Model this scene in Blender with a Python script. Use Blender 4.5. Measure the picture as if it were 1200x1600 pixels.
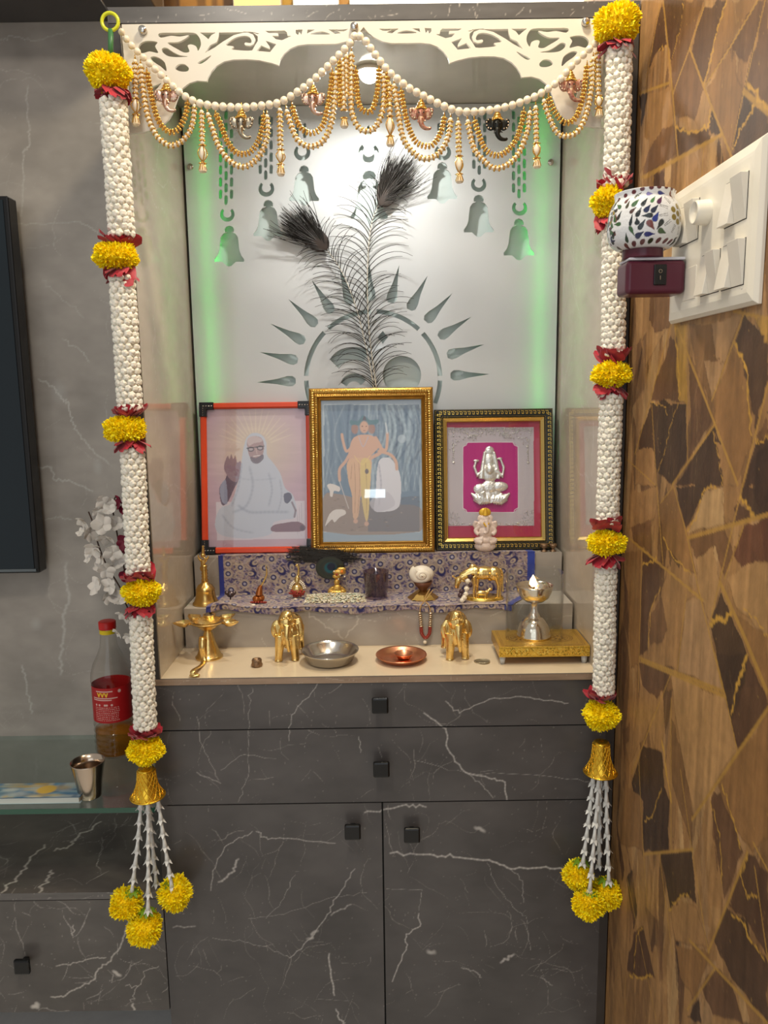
import bpy, bmesh, math, random
import numpy as np
from mathutils import Vector, Matrix
for _o in list(bpy.data.objects): bpy.data.objects.remove(_o)
S = bpy.context.scene
COL = S.collection
R = math.radians
rng = np.random.default_rng(7)
random.seed(7)

# ------------------------------------------------------------------ camera
F_PX, PITCH, ROLL, YAW = 1195.26, 0.1556, 0.0134, 0.0022
CAM = np.array([0.0105, -1.3332, 0.5116])
cam_d = bpy.data.cameras.new('camera'); cam = bpy.data.objects.new('camera', cam_d); COL.objects.link(cam)
cam_d.sensor_fit = 'VERTICAL'; cam_d.sensor_height = 36.0; cam_d.lens = 36.0 * F_PX / 1600.0
cam_d.clip_start = 0.01
# world -> camera rotation (x right, y forward, z up)
def _rots():
    c, s = math.cos(YAW), math.sin(YAW); A = np.array([[c, -s, 0], [s, c, 0], [0, 0, 1]])
    c, s = math.cos(PITCH), math.sin(PITCH); B = np.array([[1, 0, 0], [0, c, -s], [0, s, c]])
    c, s = math.cos(ROLL), math.sin(ROLL); D = np.array([[c, 0, -s], [0, 1, 0], [s, 0, c]])
    return D @ B @ A
RW = _rots()
right, fwd, up = RW[0], RW[1], RW[2]
m = Matrix.Identity(4)
for i in range(3):
    m[i][0] = right[i]; m[i][1] = up[i]; m[i][2] = -fwd[i]; m[i][3] = CAM[i]
cam.matrix_world = m
S.camera = cam
def ray(u, v): return RW.T @ np.array([(u - 600) / F_PX, 1.0, -(v - 800) / F_PX])
def at(u, v, Y): r = ray(u, v); t = (Y - CAM[1]) / r[1]; return CAM + t * r
def atx(u, v, X): r = ray(u, v); t = (X - CAM[0]) / r[0]; return CAM + t * r
def atz(u, v, Z): r = ray(u, v); t = (Z - CAM[2]) / r[2]; return CAM + t * r

# ------------------------------------------------------------------ world, exposure, room lights and fill
S.view_settings.view_transform = 'Standard'; S.view_settings.look = 'None'
S.view_settings.gamma = 1.0; S.view_settings.use_curve_mapping = False
S.view_settings.exposure = 0.34
W = bpy.data.worlds.new('world'); S.world = W; W.use_nodes = True
W.node_tree.nodes['Background'].inputs[0].default_value = (0.88, 0.85, 0.80, 1)
W.node_tree.nodes['Background'].inputs[1].default_value = 0.40
def area(name, loc, rot, size, power, col, shape='RECTANGLE', sy=None, spread=180):
    l = bpy.data.lights.new(name, 'AREA'); l.shape = shape; l.size = size
    if sy: l.size_y = sy
    l.energy = power; l.color = col; l.spread = R(spread)
    o = bpy.data.objects.new(name, l); COL.objects.link(o); o.location = loc; o.rotation_euler = rot
    return o
area('ceiling_downlight', (-0.35, -1.15, 1.70), (0, 0, 0), 0.30, 9.0, (1.0, 0.92, 0.80), 'DISK')
area('ceiling_downlight', (0.15, -0.35, 1.70), (0, 0, 0), 0.16, 9.5, (1.0, 0.86, 0.62), 'DISK')
area('room_fill_panel', (0.0, -3.1, 0.95), (R(90), 0, 0), 3.0, 13.0, (0.80, 0.90, 1.0), 'RECTANGLE', 2.0)  # added broad fill panel behind the camera, imitating a lit room wall
area('far_tube_light', (-0.035, -2.9, 0.775), (R(90), 0, 0), 0.13, 0.22, (0.80, 0.94, 1.0), 'RECTANGLE', 0.055)
# recessed spot in the shrine ceiling
SPOT = atz(577, 108, 1.10)
_l = bpy.data.lights.new('shrine_spotlight', 'AREA'); _l.shape = 'DISK'; _l.size = 0.03; _l.energy = 2.0; _l.color = (1.0, 0.97, 0.90)
_o = bpy.data.objects.new('shrine_spotlight', _l); COL.objects.link(_o); _o.location = (SPOT[0], SPOT[1], 1.0735)

# ------------------------------------------------------------------ helpers
def lin(c):
    c = np.asarray(c, float) / 255.0
    return np.where(c <= 0.04045, c / 12.92, ((c + 0.055) / 1.055) ** 2.4)
def mat(name, col=(200, 200, 200), rough=0.5, metal=0.0, noise=0.0, nscale=30, bump=0.0, bscale=60, spec=0.5,
        trans=0.0, ior=1.45, emit=None, estr=0, alpha=1.0, sss=0, coat=0, vc=False, col2=None, sheen=0):
    M = bpy.data.materials.new(name); M.use_nodes = True; n = M.node_tree.nodes; L = M.node_tree.links
    b = n['Principled BSDF']; c = lin(col)
    b.inputs['Base Color'].default_value = (*c, 1); b.inputs['Roughness'].default_value = rough
    b.inputs['Metallic'].default_value = metal; b.inputs['Specular IOR Level'].default_value = spec
    b.inputs['IOR'].default_value = ior; b.inputs['Transmission Weight'].default_value = trans
    b.inputs['Alpha'].default_value = alpha; b.inputs['Coat Weight'].default_value = coat; b.inputs['Coat Roughness'].default_value = 0.05
    if sss:
        b.inputs['Subsurface Weight'].default_value = sss; b.inputs['Subsurface Radius'].default_value = (0.01, 0.006, 0.004); b.inputs['Subsurface Scale'].default_value = 0.5
    if sheen: b.inputs['Sheen Weight'].default_value = sheen
    if emit is not None:
        b.inputs['Emission Color'].default_value = (*lin(emit), 1); b.inputs['Emission Strength'].default_value = estr
    tc = n.new('ShaderNodeTexCoord')
    src = None
    if vc:
        a = n.new('ShaderNodeAttribute'); a.attribute_name = 'Col'; src = a.outputs['Color']
    if noise:
        t = n.new('ShaderNodeTexNoise'); t.inputs['Scale'].default_value = nscale; t.inputs['Detail'].default_value = 6
        L.new(tc.outputs['Object'], t.inputs['Vector'])
        mr = n.new('ShaderNodeMapRange'); mr.inputs['From Min'].default_value = 0.3; mr.inputs['From Max'].default_value = 0.7
        mr.inputs['To Min'].default_value = 1 - noise; mr.inputs['To Max'].default_value = 1 + noise
        L.new(t.outputs['Fac'], mr.inputs['Value'])
        if col2 is not None:
            mr.inputs['To Min'].default_value = 0; mr.inputs['To Max'].default_value = 1
            mx = n.new('ShaderNodeMix'); mx.data_type = 'RGBA'
            mx.inputs[6].default_value = (*c, 1); mx.inputs[7].default_value = (*lin(col2), 1)
            L.new(mr.outputs[0], mx.inputs[0]); src = mx.outputs[2]
        else:
            vm = n.new('ShaderNodeVectorMath'); vm.operation = 'SCALE'
            if src is not None: L.new(src, vm.inputs[0])
            else: vm.inputs[0].default_value = c
            L.new(mr.outputs[0], vm.inputs['Scale']); src = vm.outputs[0]
    if src is not None: L.new(src, b.inputs['Base Color'])
    if bump:
        t2 = n.new('ShaderNodeTexNoise'); t2.inputs['Scale'].default_value = bscale; t2.inputs['Detail'].default_value = 4
        L.new(tc.outputs['Object'], t2.inputs['Vector'])
        bp = n.new('ShaderNodeBump'); bp.inputs['Strength'].default_value = bump; bp.inputs['Distance'].default_value = 0.002
        L.new(t2.outputs['Fac'], bp.inputs['Height']); L.new(bp.outputs[0], b.inputs['Normal'])
    return M

def t_sphere(u=10, v=6):
    vs = [(0, 0, 1)]
    for i in range(1, v):
        a = math.pi * i / v
        for j in range(u): vs.append((math.sin(a) * math.cos(2 * math.pi * j / u), math.sin(a) * math.sin(2 * math.pi * j / u), math.cos(a)))
    vs.append((0, 0, -1)); f = []
    for j in range(u): f.append((0, 1 + j, 1 + (j + 1) % u))
    for i in range(v - 2):
        for j in range(u):
            a = 1 + i * u + j; b = 1 + i * u + (j + 1) % u; f.append((a, a + u, b + u, b))
    e = len(vs) - 1
    for j in range(u): f.append((e, 1 + (v - 2) * u + (j + 1) % u, 1 + (v - 2) * u + j))
    return np.array(vs, float), f
SPH = {}
def sph(u, v):
    if (u, v) not in SPH: SPH[(u, v)] = t_sphere(u, v)
    return SPH[(u, v)]
class MB:
    def __init__(s): s.v = []; s.f = []; s.n = 0; s.c = []; s.col = None
    def raw(s, vs, fs, col=None):
        vs = np.asarray(vs, float); s.v.append(vs); k = s.n
        s.f.extend([tuple(i + k for i in f) for f in fs]); s.n += len(vs)
        c = col if col is not None else s.col
        s.c.append(np.tile(lin(c) if c is not None else np.array([.5, .5, .5]), (len(vs), 1)))
        return s
    def box(s, x0, x1, y0, y1, z0, z1, col=None):
        vs = [(x, y, z) for z in (z0, z1) for y in (y0, y1) for x in (x0, x1)]
        return s.raw(vs, [(0, 2, 3, 1), (4, 5, 7, 6), (0, 1, 5, 4), (2, 6, 7, 3), (0, 4, 6, 2), (1, 3, 7, 5)], col)
    def ell(s, c, r, u=12, v=8, M=None, col=None):
        t, f = sph(u, v); r = np.array([r] * 3 if np.isscalar(r) else r); q = t * r
        if M is not None: q = q @ np.asarray(M).T
        return s.raw(q + np.asarray(c), f, col)
    def tube(s, pts, r, n=8, cap=True, col=None, flat=1.0):
        P = np.asarray(pts, float); k = len(P); rr = np.full(k, r, float) if np.isscalar(r) else np.asarray(r, float)
        T = np.gradient(P, axis=0); T /= np.linalg.norm(T, axis=1)[:, None] + 1e-12
        a = np.array([0, 0, 1.0]) if abs(T[0][2]) < .9 else np.array([0, 1.0, 0])
        N = np.cross(T[0], a); N /= np.linalg.norm(N); vs = []
        for i in range(k):
            N = N - T[i] * N.dot(T[i]); N /= np.linalg.norm(N) + 1e-12; B = np.cross(T[i], N)
            for j in range(n):
                t = 2 * math.pi * j / n; vs.append(P[i] + rr[i] * (math.cos(t) * N + flat * math.sin(t) * B))
        f = [(i * n + j, i * n + (j + 1) % n, (i + 1) * n + (j + 1) % n, (i + 1) * n + j) for i in range(k - 1) for j in range(n)]
        if cap: f += [tuple(range(n - 1, -1, -1)), tuple((k - 1) * n + j for j in range(n))]
        return s.raw(vs, f, col)
    def lathe(s, prof, c=(0, 0, 0), n=32, M=None, col=None, closed=False):
        vs = []; k = len(prof)
        for (r, z) in prof:
            for j in range(n):
                t = 2 * math.pi * j / n; vs.append((r * math.cos(t), r * math.sin(t), z))
        vs = np.array(vs)
        if M is not None: vs = vs @ np.asarray(M).T
        f = [(i * n + j, i * n + (j + 1) % n, (i + 1) * n + (j + 1) % n, (i + 1) * n + j) for i in range(k - 1) for j in range(n)]
        if closed: f += [((k - 1) * n + j, (k - 1) * n + (j + 1) % n, (j + 1) % n, j) for j in range(n)]
        return s.raw(vs + np.asarray(c), f, col)
    def grid(s, G, col=None, C=None):
        G = np.asarray(G); a, b = G.shape[:2]; k = s.n
        s.v.append(G.reshape(-1, 3)); s.n += a * b
        s.c.append(C.reshape(-1, 3) if C is not None else np.tile(lin(col or (128, 128, 128)), (a * b, 1)))
        s.f.extend([(k + i * b + j, k + i * b + j + 1, k + (i + 1) * b + j + 1, k + (i + 1) * b + j) for i in range(a - 1) for j in range(b - 1)])
        return s
    def xf(s, M, loc=(0, 0, 0)):
        s.v = [q @ np.asarray(M).T + np.asarray(loc) for q in s.v]; return s
    def build(s, name, m, parent=None, smooth=True, bevel=0, kind=None, seg=2, autosm=None, vc=None):
        V = np.concatenate(s.v); off = np.array(parent.get('_o', (0, 0, 0))) if parent is not None else np.zeros(3)
        me = bpy.data.meshes.new(name); Vl = V - off
        me.vertices.add(len(Vl)); me.vertices.foreach_set('co', Vl.astype(np.float32).ravel())
        ln = np.array([len(f) for f in s.f], np.int32); lp = np.concatenate([np.asarray(f, np.int32) for f in s.f]) if len(s.f) < 50 else np.fromiter((i for f in s.f for i in f), np.int32)
        me.loops.add(len(lp)); me.loops.foreach_set('vertex_index', lp)
        me.polygons.add(len(ln)); me.polygons.foreach_set('loop_start', np.concatenate([[0], np.cumsum(ln)[:-1]]).astype(np.int32))
        me.polygons.foreach_set('loop_total', ln)
        me.update(calc_edges=True); me.validate()
        if vc or (vc is None and m.node_tree.nodes.get('Attribute')):
            ca = me.color_attributes.new('Col', 'FLOAT_COLOR', 'POINT')
            C = np.concatenate(s.c); C = np.hstack([C, np.ones((len(C), 1))]).astype(np.float32); ca.data.foreach_set('color', C.ravel())
        me.polygons.foreach_set('use_smooth', np.full(len(ln), bool(smooth)))
        me.materials.append(m)
        return link(name, me, parent, bevel, kind, seg, off)
def link(name, me, parent=None, bevel=0, kind=None, seg=2, off=(0, 0, 0)):
    o = bpy.data.objects.new(name, me); COL.objects.link(o)
    if parent is not None: o.parent = parent; o['_o'] = tuple(float(q) for q in off)
    if bevel:
        b = o.modifiers.new('bevel', 'BEVEL'); b.width = bevel; b.segments = seg; b.limit_method = 'ANGLE'; b.angle_limit = R(40)
        b.harden_normals = False
    if kind: o['kind'] = kind
    return o
def setorig(o, loc):
    'move the origin of a top-level mesh object (vertices were built in world space)'
    me = o.data; n = len(me.vertices); a = np.empty(n * 3, np.float32); me.vertices.foreach_get('co', a)
    a = a.reshape(-1, 3) - np.asarray(loc, np.float32); me.vertices.foreach_set('co', a.ravel()); o.location = loc; me.update(); return o
def tag(o, label, cat, group=None):
    o['label'] = label; o['category'] = cat
    if group: o['group'] = group
    return o
def thing(name, label, cat, loc, group=None):
    o = bpy.data.objects.new(name, None); COL.objects.link(o); o.location = tuple(float(q) for q in loc); o.empty_display_size = .02
    o['_o'] = tuple(float(q) for q in loc); return tag(o, label, cat, group)
def flatparts(o, ang=40):
    return o
def smooth_by_angle(o, ang=35):
    me = o.data; bm = bmesh.new(); bm.from_mesh(me)
    for e in bm.edges:
        if len(e.link_faces) == 2 and e.calc_face_angle(0) > R(ang): e.smooth = False
    bm.to_mesh(me); bm.free(); return o
def copy_tree(o, parent=None):
    c = o.copy(); COL.objects.link(c)
    if parent is not None: c.parent = parent
    for ch in list(o.children): copy_tree(ch, c)
    return c
def blob(name, prim, m, parent=None, vox=0.001, smooth_it=2, color=None):
    'closed primitives fused into one organic skin'
    V = np.concatenate(prim.v); off = np.array(parent.get('_o', (0, 0, 0))) if parent is not None else np.zeros(3)
    me = bpy.data.meshes.new(name); me.from_pydata((V - off).tolist(), [], prim.f); me.materials.append(m)
    o = bpy.data.objects.new('tmp', me); COL.objects.link(o)
    r = o.modifiers.new('r', 'REMESH'); r.mode = 'VOXEL'; r.voxel_size = vox; r.use_smooth_shade = True
    if smooth_it:
        q = o.modifiers.new('s', 'SMOOTH'); q.factor = .5; q.iterations = smooth_it
    dg = bpy.context.evaluated_depsgraph_get(); ev = o.evaluated_get(dg)
    nm = bpy.data.meshes.new_from_object(ev); nm.name = name
    bpy.data.objects.remove(o); nm.materials.clear(); nm.materials.append(m)
    nm.polygons.foreach_set('use_smooth', np.ones(len(nm.polygons), bool))
    if color is not None:
        n = len(nm.vertices); co = np.empty(n * 3, np.float32); nm.vertices.foreach_get('co', co); co = co.reshape(-1, 3) + off
        ca = nm.color_attributes.new('Col', 'FLOAT_COLOR', 'POINT'); C = np.hstack([color(co), np.ones((n, 1))]).astype(np.float32); ca.data.foreach_set('color', C.ravel())
    return link(name, nm, parent, off=off)
def cutplate(name, outer, holes, thick, m, to3d, parent=None, bevel=0.0):
    'flat plate with holes: 2D outline in metres -> solid; to3d maps (a,b,c) to world, c = through the plate'
    from mathutils.geometry import delaunay_2d_cdt
    polys = [np.asarray(outer, float)] + [np.asarray(h, float) for h in holes]
    V = []; E = []; Fc = []
    for P in polys:
        k = len(V); n = len(P); V += [Vector((p[0], p[1])) for p in P]; E += [(k + i, k + (i + 1) % n) for i in range(n)]
    vo, eo, fo, _, _, _ = delaunay_2d_cdt(V, E, [], 0, 1e-6)
    vo = np.array([(v.x, v.y) for v in vo]); tri = np.array([f for f in fo if len(f) == 3]); cen = vo[tri].mean(1)
    def ins(P, q):
        r = np.zeros(len(q), bool)
        for i in range(len(P)):
            x1, y1 = P[i]; x2, y2 = P[(i + 1) % len(P)]
            if y1 != y2: r ^= ((y1 > q[:, 1]) != (y2 > q[:, 1])) & (q[:, 0] < (x2 - x1) * (q[:, 1] - y1) / (y2 - y1) + x1)
        return r
    keep = ins(polys[0], cen)
    for P in polys[1:]: keep &= ~ins(P, cen)
    tri = tri[keep]; a, b_, c = vo[tri[:, 0]], vo[tri[:, 1]], vo[tri[:, 2]]
    flip = ((b_ - a)[:, 0] * (c - a)[:, 1] - (b_ - a)[:, 1] * (c - a)[:, 0]) < 0; tri[flip] = tri[flip][:, ::-1]
    cnt = {}
    for t in tri.tolist():
        for i in range(3):
            e = (t[i], t[(i + 1) % 3])
            if (e[1], e[0]) in cnt: del cnt[(e[1], e[0])]
            else: cnt[e] = 1
    N = len(vo); mb = MB(); V3 = np.vstack([np.c_[vo, np.full(N, thick / 2)], np.c_[vo, np.full(N, -thick / 2)]])
    F = [tuple(t) for t in tri.tolist()] + [(t[2] + N, t[1] + N, t[0] + N) for t in tri.tolist()] + [(e[1], e[0], e[0] + N, e[1] + N) for e in cnt]
    mb.raw(to3d(V3), F)
    return mb.build(name, m, parent, smooth=False, vc=False)
def smoothpoly(P, n=6, closed=True):
    'Catmull-Rom through the points'
    P = np.asarray(P, float); k = len(P); out = []
    rngk = range(k) if closed else range(k - 1)
    for i in rngk:
        p0, p1, p2, p3 = (P[(i + d) % k] for d in (-1, 0, 1, 2)) if closed else (P[max(i - 1, 0)], P[i], P[i + 1], P[min(i + 2, k - 1)])
        for t in np.arange(n) / n:
            out.append(.5 * ((2 * p1) + (-p0 + p2) * t + (2 * p0 - 5 * p1 + 4 * p2 - p3) * t * t + (-p0 + 3 * p1 - 3 * p2 + p3) * t ** 3))
    if not closed: out.append(P[-1])
    return np.array(out)
def resample(P, step=None, n=None):
    P = np.asarray(P, float); d = np.concatenate([[0], np.cumsum(np.linalg.norm(np.diff(P, axis=0), axis=1))])
    if n is None: n = max(2, int(round(d[-1] / step)) + 1)
    t = np.linspace(0, d[-1], n); return np.stack([np.interp(t, d, P[:, i]) for i in range(P.shape[1])], 1)

def vnoise(shape, cells, seed=0, oct=4):
    r = np.random.default_rng(seed); out = np.zeros(shape); amp = 1; tot = 0
    cy, cx = cells
    for o_ in range(oct):
        gy, gx = int(cy) + 2, int(cx) + 2; g = r.random((gy, gx))
        y = np.linspace(0, gy - 1.001, shape[0]); x = np.linspace(0, gx - 1.001, shape[1])
        yi = y.astype(int); xi = x.astype(int); fy = (y - yi); fx = (x - xi); fy = fy * fy * (3 - 2 * fy); fx = fx * fx * (3 - 2 * fx)
        fy = fy[:, None]; fx = fx[None, :]
        a = g[np.ix_(yi, xi)]; b = g[np.ix_(yi, xi + 1)]; c = g[np.ix_(yi + 1, xi)]; d = g[np.ix_(yi + 1, xi + 1)]
        out += amp * ((a * (1 - fx) + b * fx) * (1 - fy) + (c * (1 - fx) + d * fx) * fy); tot += amp; amp *= .5; cy *= 2; cx *= 2
    return out / tot
class Canvas:
    'colour pattern of a surface on a fine vertex grid; a = across, b = up, in metres; colours sRGB'
    def __init__(s, a0, a1, b0, b1, res, base, resb=None):
        s.a = np.linspace(a0, a1, int((a1 - a0) / res) + 2); s.b = np.linspace(b0, b1, int((b1 - b0) / (resb or res)) + 2)
        s.A, s.B = np.meshgrid(s.a, s.b); s.C = np.tile(lin(base), s.A.shape + (1,))
    def mul(s, f): s.C *= f[..., None]
    def _win(s, P, pad):
        lo = P.min(0) - pad; hi = P.max(0) + pad
        i0, i1 = np.searchsorted(s.a, [lo[0], hi[0]]); j0, j1 = np.searchsorted(s.b, [lo[1], hi[1]])
        return slice(max(j0 - 1, 0), j1 + 1), slice(max(i0 - 1, 0), i1 + 1)
    def _mix(s, w, k, col):
        c = lin(col); s.C[w] = s.C[w] * (1 - k[..., None]) + c * k[..., None]
    def inside(s, P, w):
        A, B = s.A[w], s.B[w]; ins = np.zeros(A.shape, bool); n = len(P)
        for i in range(n):
            x1, y1 = P[i]; x2, y2 = P[(i + 1) % n]
            if y1 == y2: continue
            ins ^= ((y1 > B) != (y2 > B)) & (A < (x2 - x1) * (B - y1) / (y2 - y1) + x1)
        return ins
    def fill(s, P, col, alpha=1.0):
        P = np.asarray(P, float); w = s._win(P, 0)
        if s.A[w].size: s._mix(w, s.inside(P, w) * alpha, col)
        return s
    def stroke(s, P, width, col, alpha=1.0, soft=0.3):
        P = np.asarray(P, float); wd = np.full(len(P), width) if np.isscalar(width) else np.asarray(width)
        for i in range(len(P) - 1):
            q = P[i:i + 2]; w = s._win(q, wd[i:i + 2].max())
            A, B = s.A[w], s.B[w]
            if not A.size: continue
            d = q[1] - q[0]; L2 = d.dot(d) + 1e-12
            t = np.clip(((A - q[0][0]) * d[0] + (B - q[0][1]) * d[1]) / L2, 0, 1)
            D = np.hypot(A - q[0][0] - t * d[0], B - q[0][1] - t * d[1]); h = (wd[i] * (1 - t) + wd[i + 1] * t) / 2
            k = np.clip((h * (1 + soft) - D) / (h * soft * 2 + 1e-9), 0, 1) * alpha
            s._mix(w, k, col)
        return s
    def ell(s, c, ra, rb, col, alpha=1.0, soft=.15, rot=0):
        w = s._win(np.array([[c[0], c[1]]]), max(ra, rb) * (1 + soft)); A, B = s.A[w] - c[0], s.B[w] - c[1]
        if not A.size: return s
        cr, sr = math.cos(rot), math.sin(rot); u = (A * cr + B * sr) / ra; v = (-A * sr + B * cr) / rb; d = np.hypot(u, v)
        s._mix(w, np.clip((1 + soft - d) / (2 * soft), 0, 1) * alpha, col); return s
    def mesh(s, mb, f):
        G = f(s.A, s.B); mb.grid(G, C=s.C); return mb
def jag(P, amp, n=5, seed=0):
    r = np.random.default_rng(seed); P = np.asarray(P, float); out = [P[0]]
    for i in range(len(P) - 1):
        d = P[i + 1] - P[i]; L = np.linalg.norm(d); nn = np.array([-d[1], d[0]]) / (L + 1e-9)
        for k in range(1, n + 1):
            t = k / n; out.append(P[i] + d * t + (nn * r.normal() * amp if k < n else 0))
    return np.array(out)
def marble(cv, seed, nveins, vcol, length=.12, width=.0012, alpha=.5, cloud=.18, cells=5, spots=40):
    r = np.random.default_rng(seed); a0, a1, b0, b1 = cv.a[0], cv.a[-1], cv.b[0], cv.b[-1]
    asp = (b1 - b0) / (a1 - a0)
    n = vnoise(cv.A.shape, (max(1, cells * asp), cells), seed, 5); cv.mul(1 + cloud * (n - .5) * 2.4)
    n2 = vnoise(cv.A.shape, (max(1, cells * asp * 6), cells * 3), seed + 5, 3); cv.mul(1 + cloud * .5 * (n2 - .5) * 2)
    for i in range(nveins):
        p = np.array([r.uniform(a0, a1), r.uniform(b0, b1)]); th = r.uniform(0, math.pi * 2) if r.random() < .4 else r.choice([1, -1]) * (math.pi / 2 + r.normal() * .5)
        L = length * r.uniform(.3, 1.4); st = .008; pts = [p]
        for k in range(int(L / st)): th += r.normal() * .28; p = p + st * np.array([math.cos(th), math.sin(th)]); pts.append(p)
        if len(pts) < 2: continue
        w = width * r.uniform(.4, 1.3); wv = w * np.abs(np.sin(np.linspace(.1, 3.0, len(pts)))) * r.uniform(.5, 1.5, len(pts))
        cv.stroke(pts, wv, vcol, alpha * r.uniform(.3, 1), .8)
    for i in range(spots):
        cv.ell((r.uniform(a0, a1), r.uniform(b0, b1)), r.uniform(.0005, .0016), r.uniform(.0005, .0022), vcol, alpha * .6)

# ------------------------------------------------------------------ materials
M_dark = mat('dark_marble_laminate', vc=True, rough=.28, spec=.5)
M_darkp = mat('dark_laminate_plain', (66, 62, 60), rough=.3, noise=.15, nscale=12)
M_grey = mat('grey_marble_laminate', vc=True, rough=.16, spec=.5)
M_step = mat('step_marble', vc=True, rough=.22)
M_cream = mat('cream_marble', (214, 196, 168), rough=.2, noise=.05, nscale=14)
M_wallp = mat('shard_wallpaper', vc=True, rough=.5, noise=.10, nscale=60, bump=.15, bscale=180)
M_black = mat('black_metal', (14, 14, 15), rough=.25)
M_gap = mat('dark_gap', (10, 10, 10), rough=.9)
M_white = mat('white_acrylic', (222, 216, 204), rough=.28, coat=.3)
M_steel = mat('steel', (205, 200, 192), rough=.18, metal=1)
M_gold = mat('polished_brass', (240, 208, 136), rough=.24, metal=1, noise=.08, nscale=90, bump=.2, bscale=240)
M_goldp = mat('bright_gold', (246, 212, 110), rough=.22, metal=1, bump=.15, bscale=300)
M_brass = mat('aged_brass', (214, 178, 106), rough=.25, metal=1, noise=.15, nscale=40)
M_floor = mat('floor_tile', (238, 238, 236), rough=.25, noise=.04)
M_glass = mat('clear_glass', (235, 245, 242), rough=.02, trans=1, ior=1.45)
M_green_glass = mat('green_edge_glass', (168, 214, 200), rough=.02, trans=1, ior=1.5)

def cbox(name, cv, frame, m, parent, box, kind=None):
    'box (x0,x1,y0,y1,z0,z1) whose visible face carries the canvas; frame maps (A,B) to that face'
    b = MB(); b.box(*box, col=(90, 86, 84)); cv.mesh(b, frame); return b.build(name, m, parent, smooth=False, kind=kind)
def fx(y): return lambda A, B: np.stack([A, np.full_like(A, y), B], -1)
def fyx(x): return lambda A, B: np.stack([np.full_like(A, x), A, B], -1)
def P2(pts, Y, off=(0, 0), sc=1.0):
    'pixel list of a zoomed crop -> (x,z) on the plane y=Y'
    return np.array([(lambda q: (q[0], q[2]))(at(off[0] + p[0] / sc, off[1] + p[1] / sc, Y)) for p in pts])
def PX(pts, X, off=(0, 0), sc=1.0):
    return np.array([(lambda q: (q[1], q[2]))(atx(off[0] + p[0] / sc, off[1] + p[1] / sc, X)) for p in pts])

ZF = -0.86; XL, XR = -0.418, 0.4345; WX = 0.436
VEIN = (196, 190, 184)

# ------------------------------------------------------------------ room shell
WB = 0.30
b = MB().box(-2.2, 1.2, -3.2, 0.62, ZF - .05, ZF); b.build('floor', M_floor, smooth=False, kind='structure')
# left feature wall in grey marble
cv = Canvas(-0.92, XL - .001, -0.50, 1.244, .0024, (160, 153, 145))
marble(cv, 3, 70, (205, 200, 192), .16, .0014, .28, .24, 4, 20)
o1 = (0, 500); 
LV = [(P2([(140,430),(130,500),(150,650),(150,720),(115,760),(120,900),(105,1080)], WB, (0,0), 3.2), .004, .35),
      (P2([(40,1120),(200,1120),(400,1110),(460,1140),(490,1170)], WB, (0,0), 3.2), .003, .4),
      (P2([(0,200),(60,180),(170,205),(330,160)], WB, (0,0), 3.2), .003, .35),
      (P2([(210,1400),(300,1480),(420,1590)], WB, (0,0), 3.2), .003, .35),
      (P2([(240,370),(340,420),(380,490),(430,520),(440,600),(480,690),(560,800),(680,900)], WB, o1, 4), .004, .6),
      (P2([(240,920),(320,920),(340,1000),(430,1000),(580,1070)], WB, o1, 4), .004, .6),
      (P2([(390,120),(500,190),(560,260)], WB, o1, 4), .003, .5),
      (P2([(280,1250),(350,1230),(450,1250)], WB, o1, 4), .003, .5),
      (P2([(390,0),(395,150),(405,210),(370,300),(378,400),(360,520),(355,650)], WB, (0,880), 3.75), .007, .45),
      (P2([(130,600),(150,680),(170,800),(185,880)], WB, (0,880), 3.75), .005, .45)]
for i, (p, w, a) in enumerate(LV):
    cv.stroke(jag(p, .0018, 7, i), w * .6, (206, 204, 198), a * .8, 1.0)
for p, ra, rb in [((370,450),.010,.016), ((610,915),.006,.012), ((225,382),.008,.010)]:
    q = P2([p], WB, o1 if p[1] > 400 else (0, 880), 4)[0]; cv.ell(q, ra, rb, (205, 208, 208), .22, .9)
b = MB(); b.box(-2.2, XL, WB + .001, WB + .06, ZF, 1.5, col=(146, 138, 128)); cv.mesh(b, fx(WB))
b.build('wall_left', M_grey, smooth=False, kind='structure')
# wall behind and above the cabinet
cvb = Canvas(-0.62, 0.62, 1.12, 1.60, .006, (150, 104, 48))
r_ = np.random.default_rng(5)
for i in range(60):
    x = r_.uniform(-.6, .6); w = r_.uniform(.02, .09)
    cvb.fill([(x, 1.1), (x + w, 1.1), (x + w * r_.uniform(0, 1.4), 1.6), (x + r_.normal() * .03, 1.6)], [(196,140,66),(120,84,44),(88,60,36),(206,160,60)][r_.integers(4)], .8)
b = MB(); b.box(-2.2, 1.2, .401, .46, ZF, 1.74, col=(150, 110, 60)); cvb.mesh(b, fx(.40)); b.build('wall_back', M_wallp, smooth=False, kind='structure')

# right wall: shard patterned wallpaper
LT = [(170, 130, 84), (156, 116, 72), (140, 101, 60), (166, 129, 90), (184, 147, 100)]
MD = [(114, 80, 52), (98, 68, 46), (124, 90, 56)]
DK = [(74, 52, 38), (62, 44, 34), (84, 58, 42)]
GOLDL = (176, 134, 62)
cw = Canvas(-0.62, 0.0, ZF, 1.26, .0022, LT[1], .0022)
r_ = np.random.default_rng(11)
for i in range(240):
    y, z = r_.uniform(-.62, 0), r_.uniform(ZF, 1.2); h = r_.uniform(.08, .3); w = r_.uniform(.012, .05); ln = r_.normal() * .04
    k = r_.random(); colr = (LT[r_.integers(5)] if k < .42 else MD[r_.integers(3)] if k < .86 else DK[r_.integers(3)])
    q = np.array([(y, z), (y + w * .5, z + h * .3), (y + w, z + h * .65), (y + ln + w * .6, z + h), (y + ln * .6, z + h * .6), (y - w * .2, z + h * .25)])
    cw.fill(smoothpoly(jag(q, .003, 2, i), 3), colr, r_.uniform(.5, .95))
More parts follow.
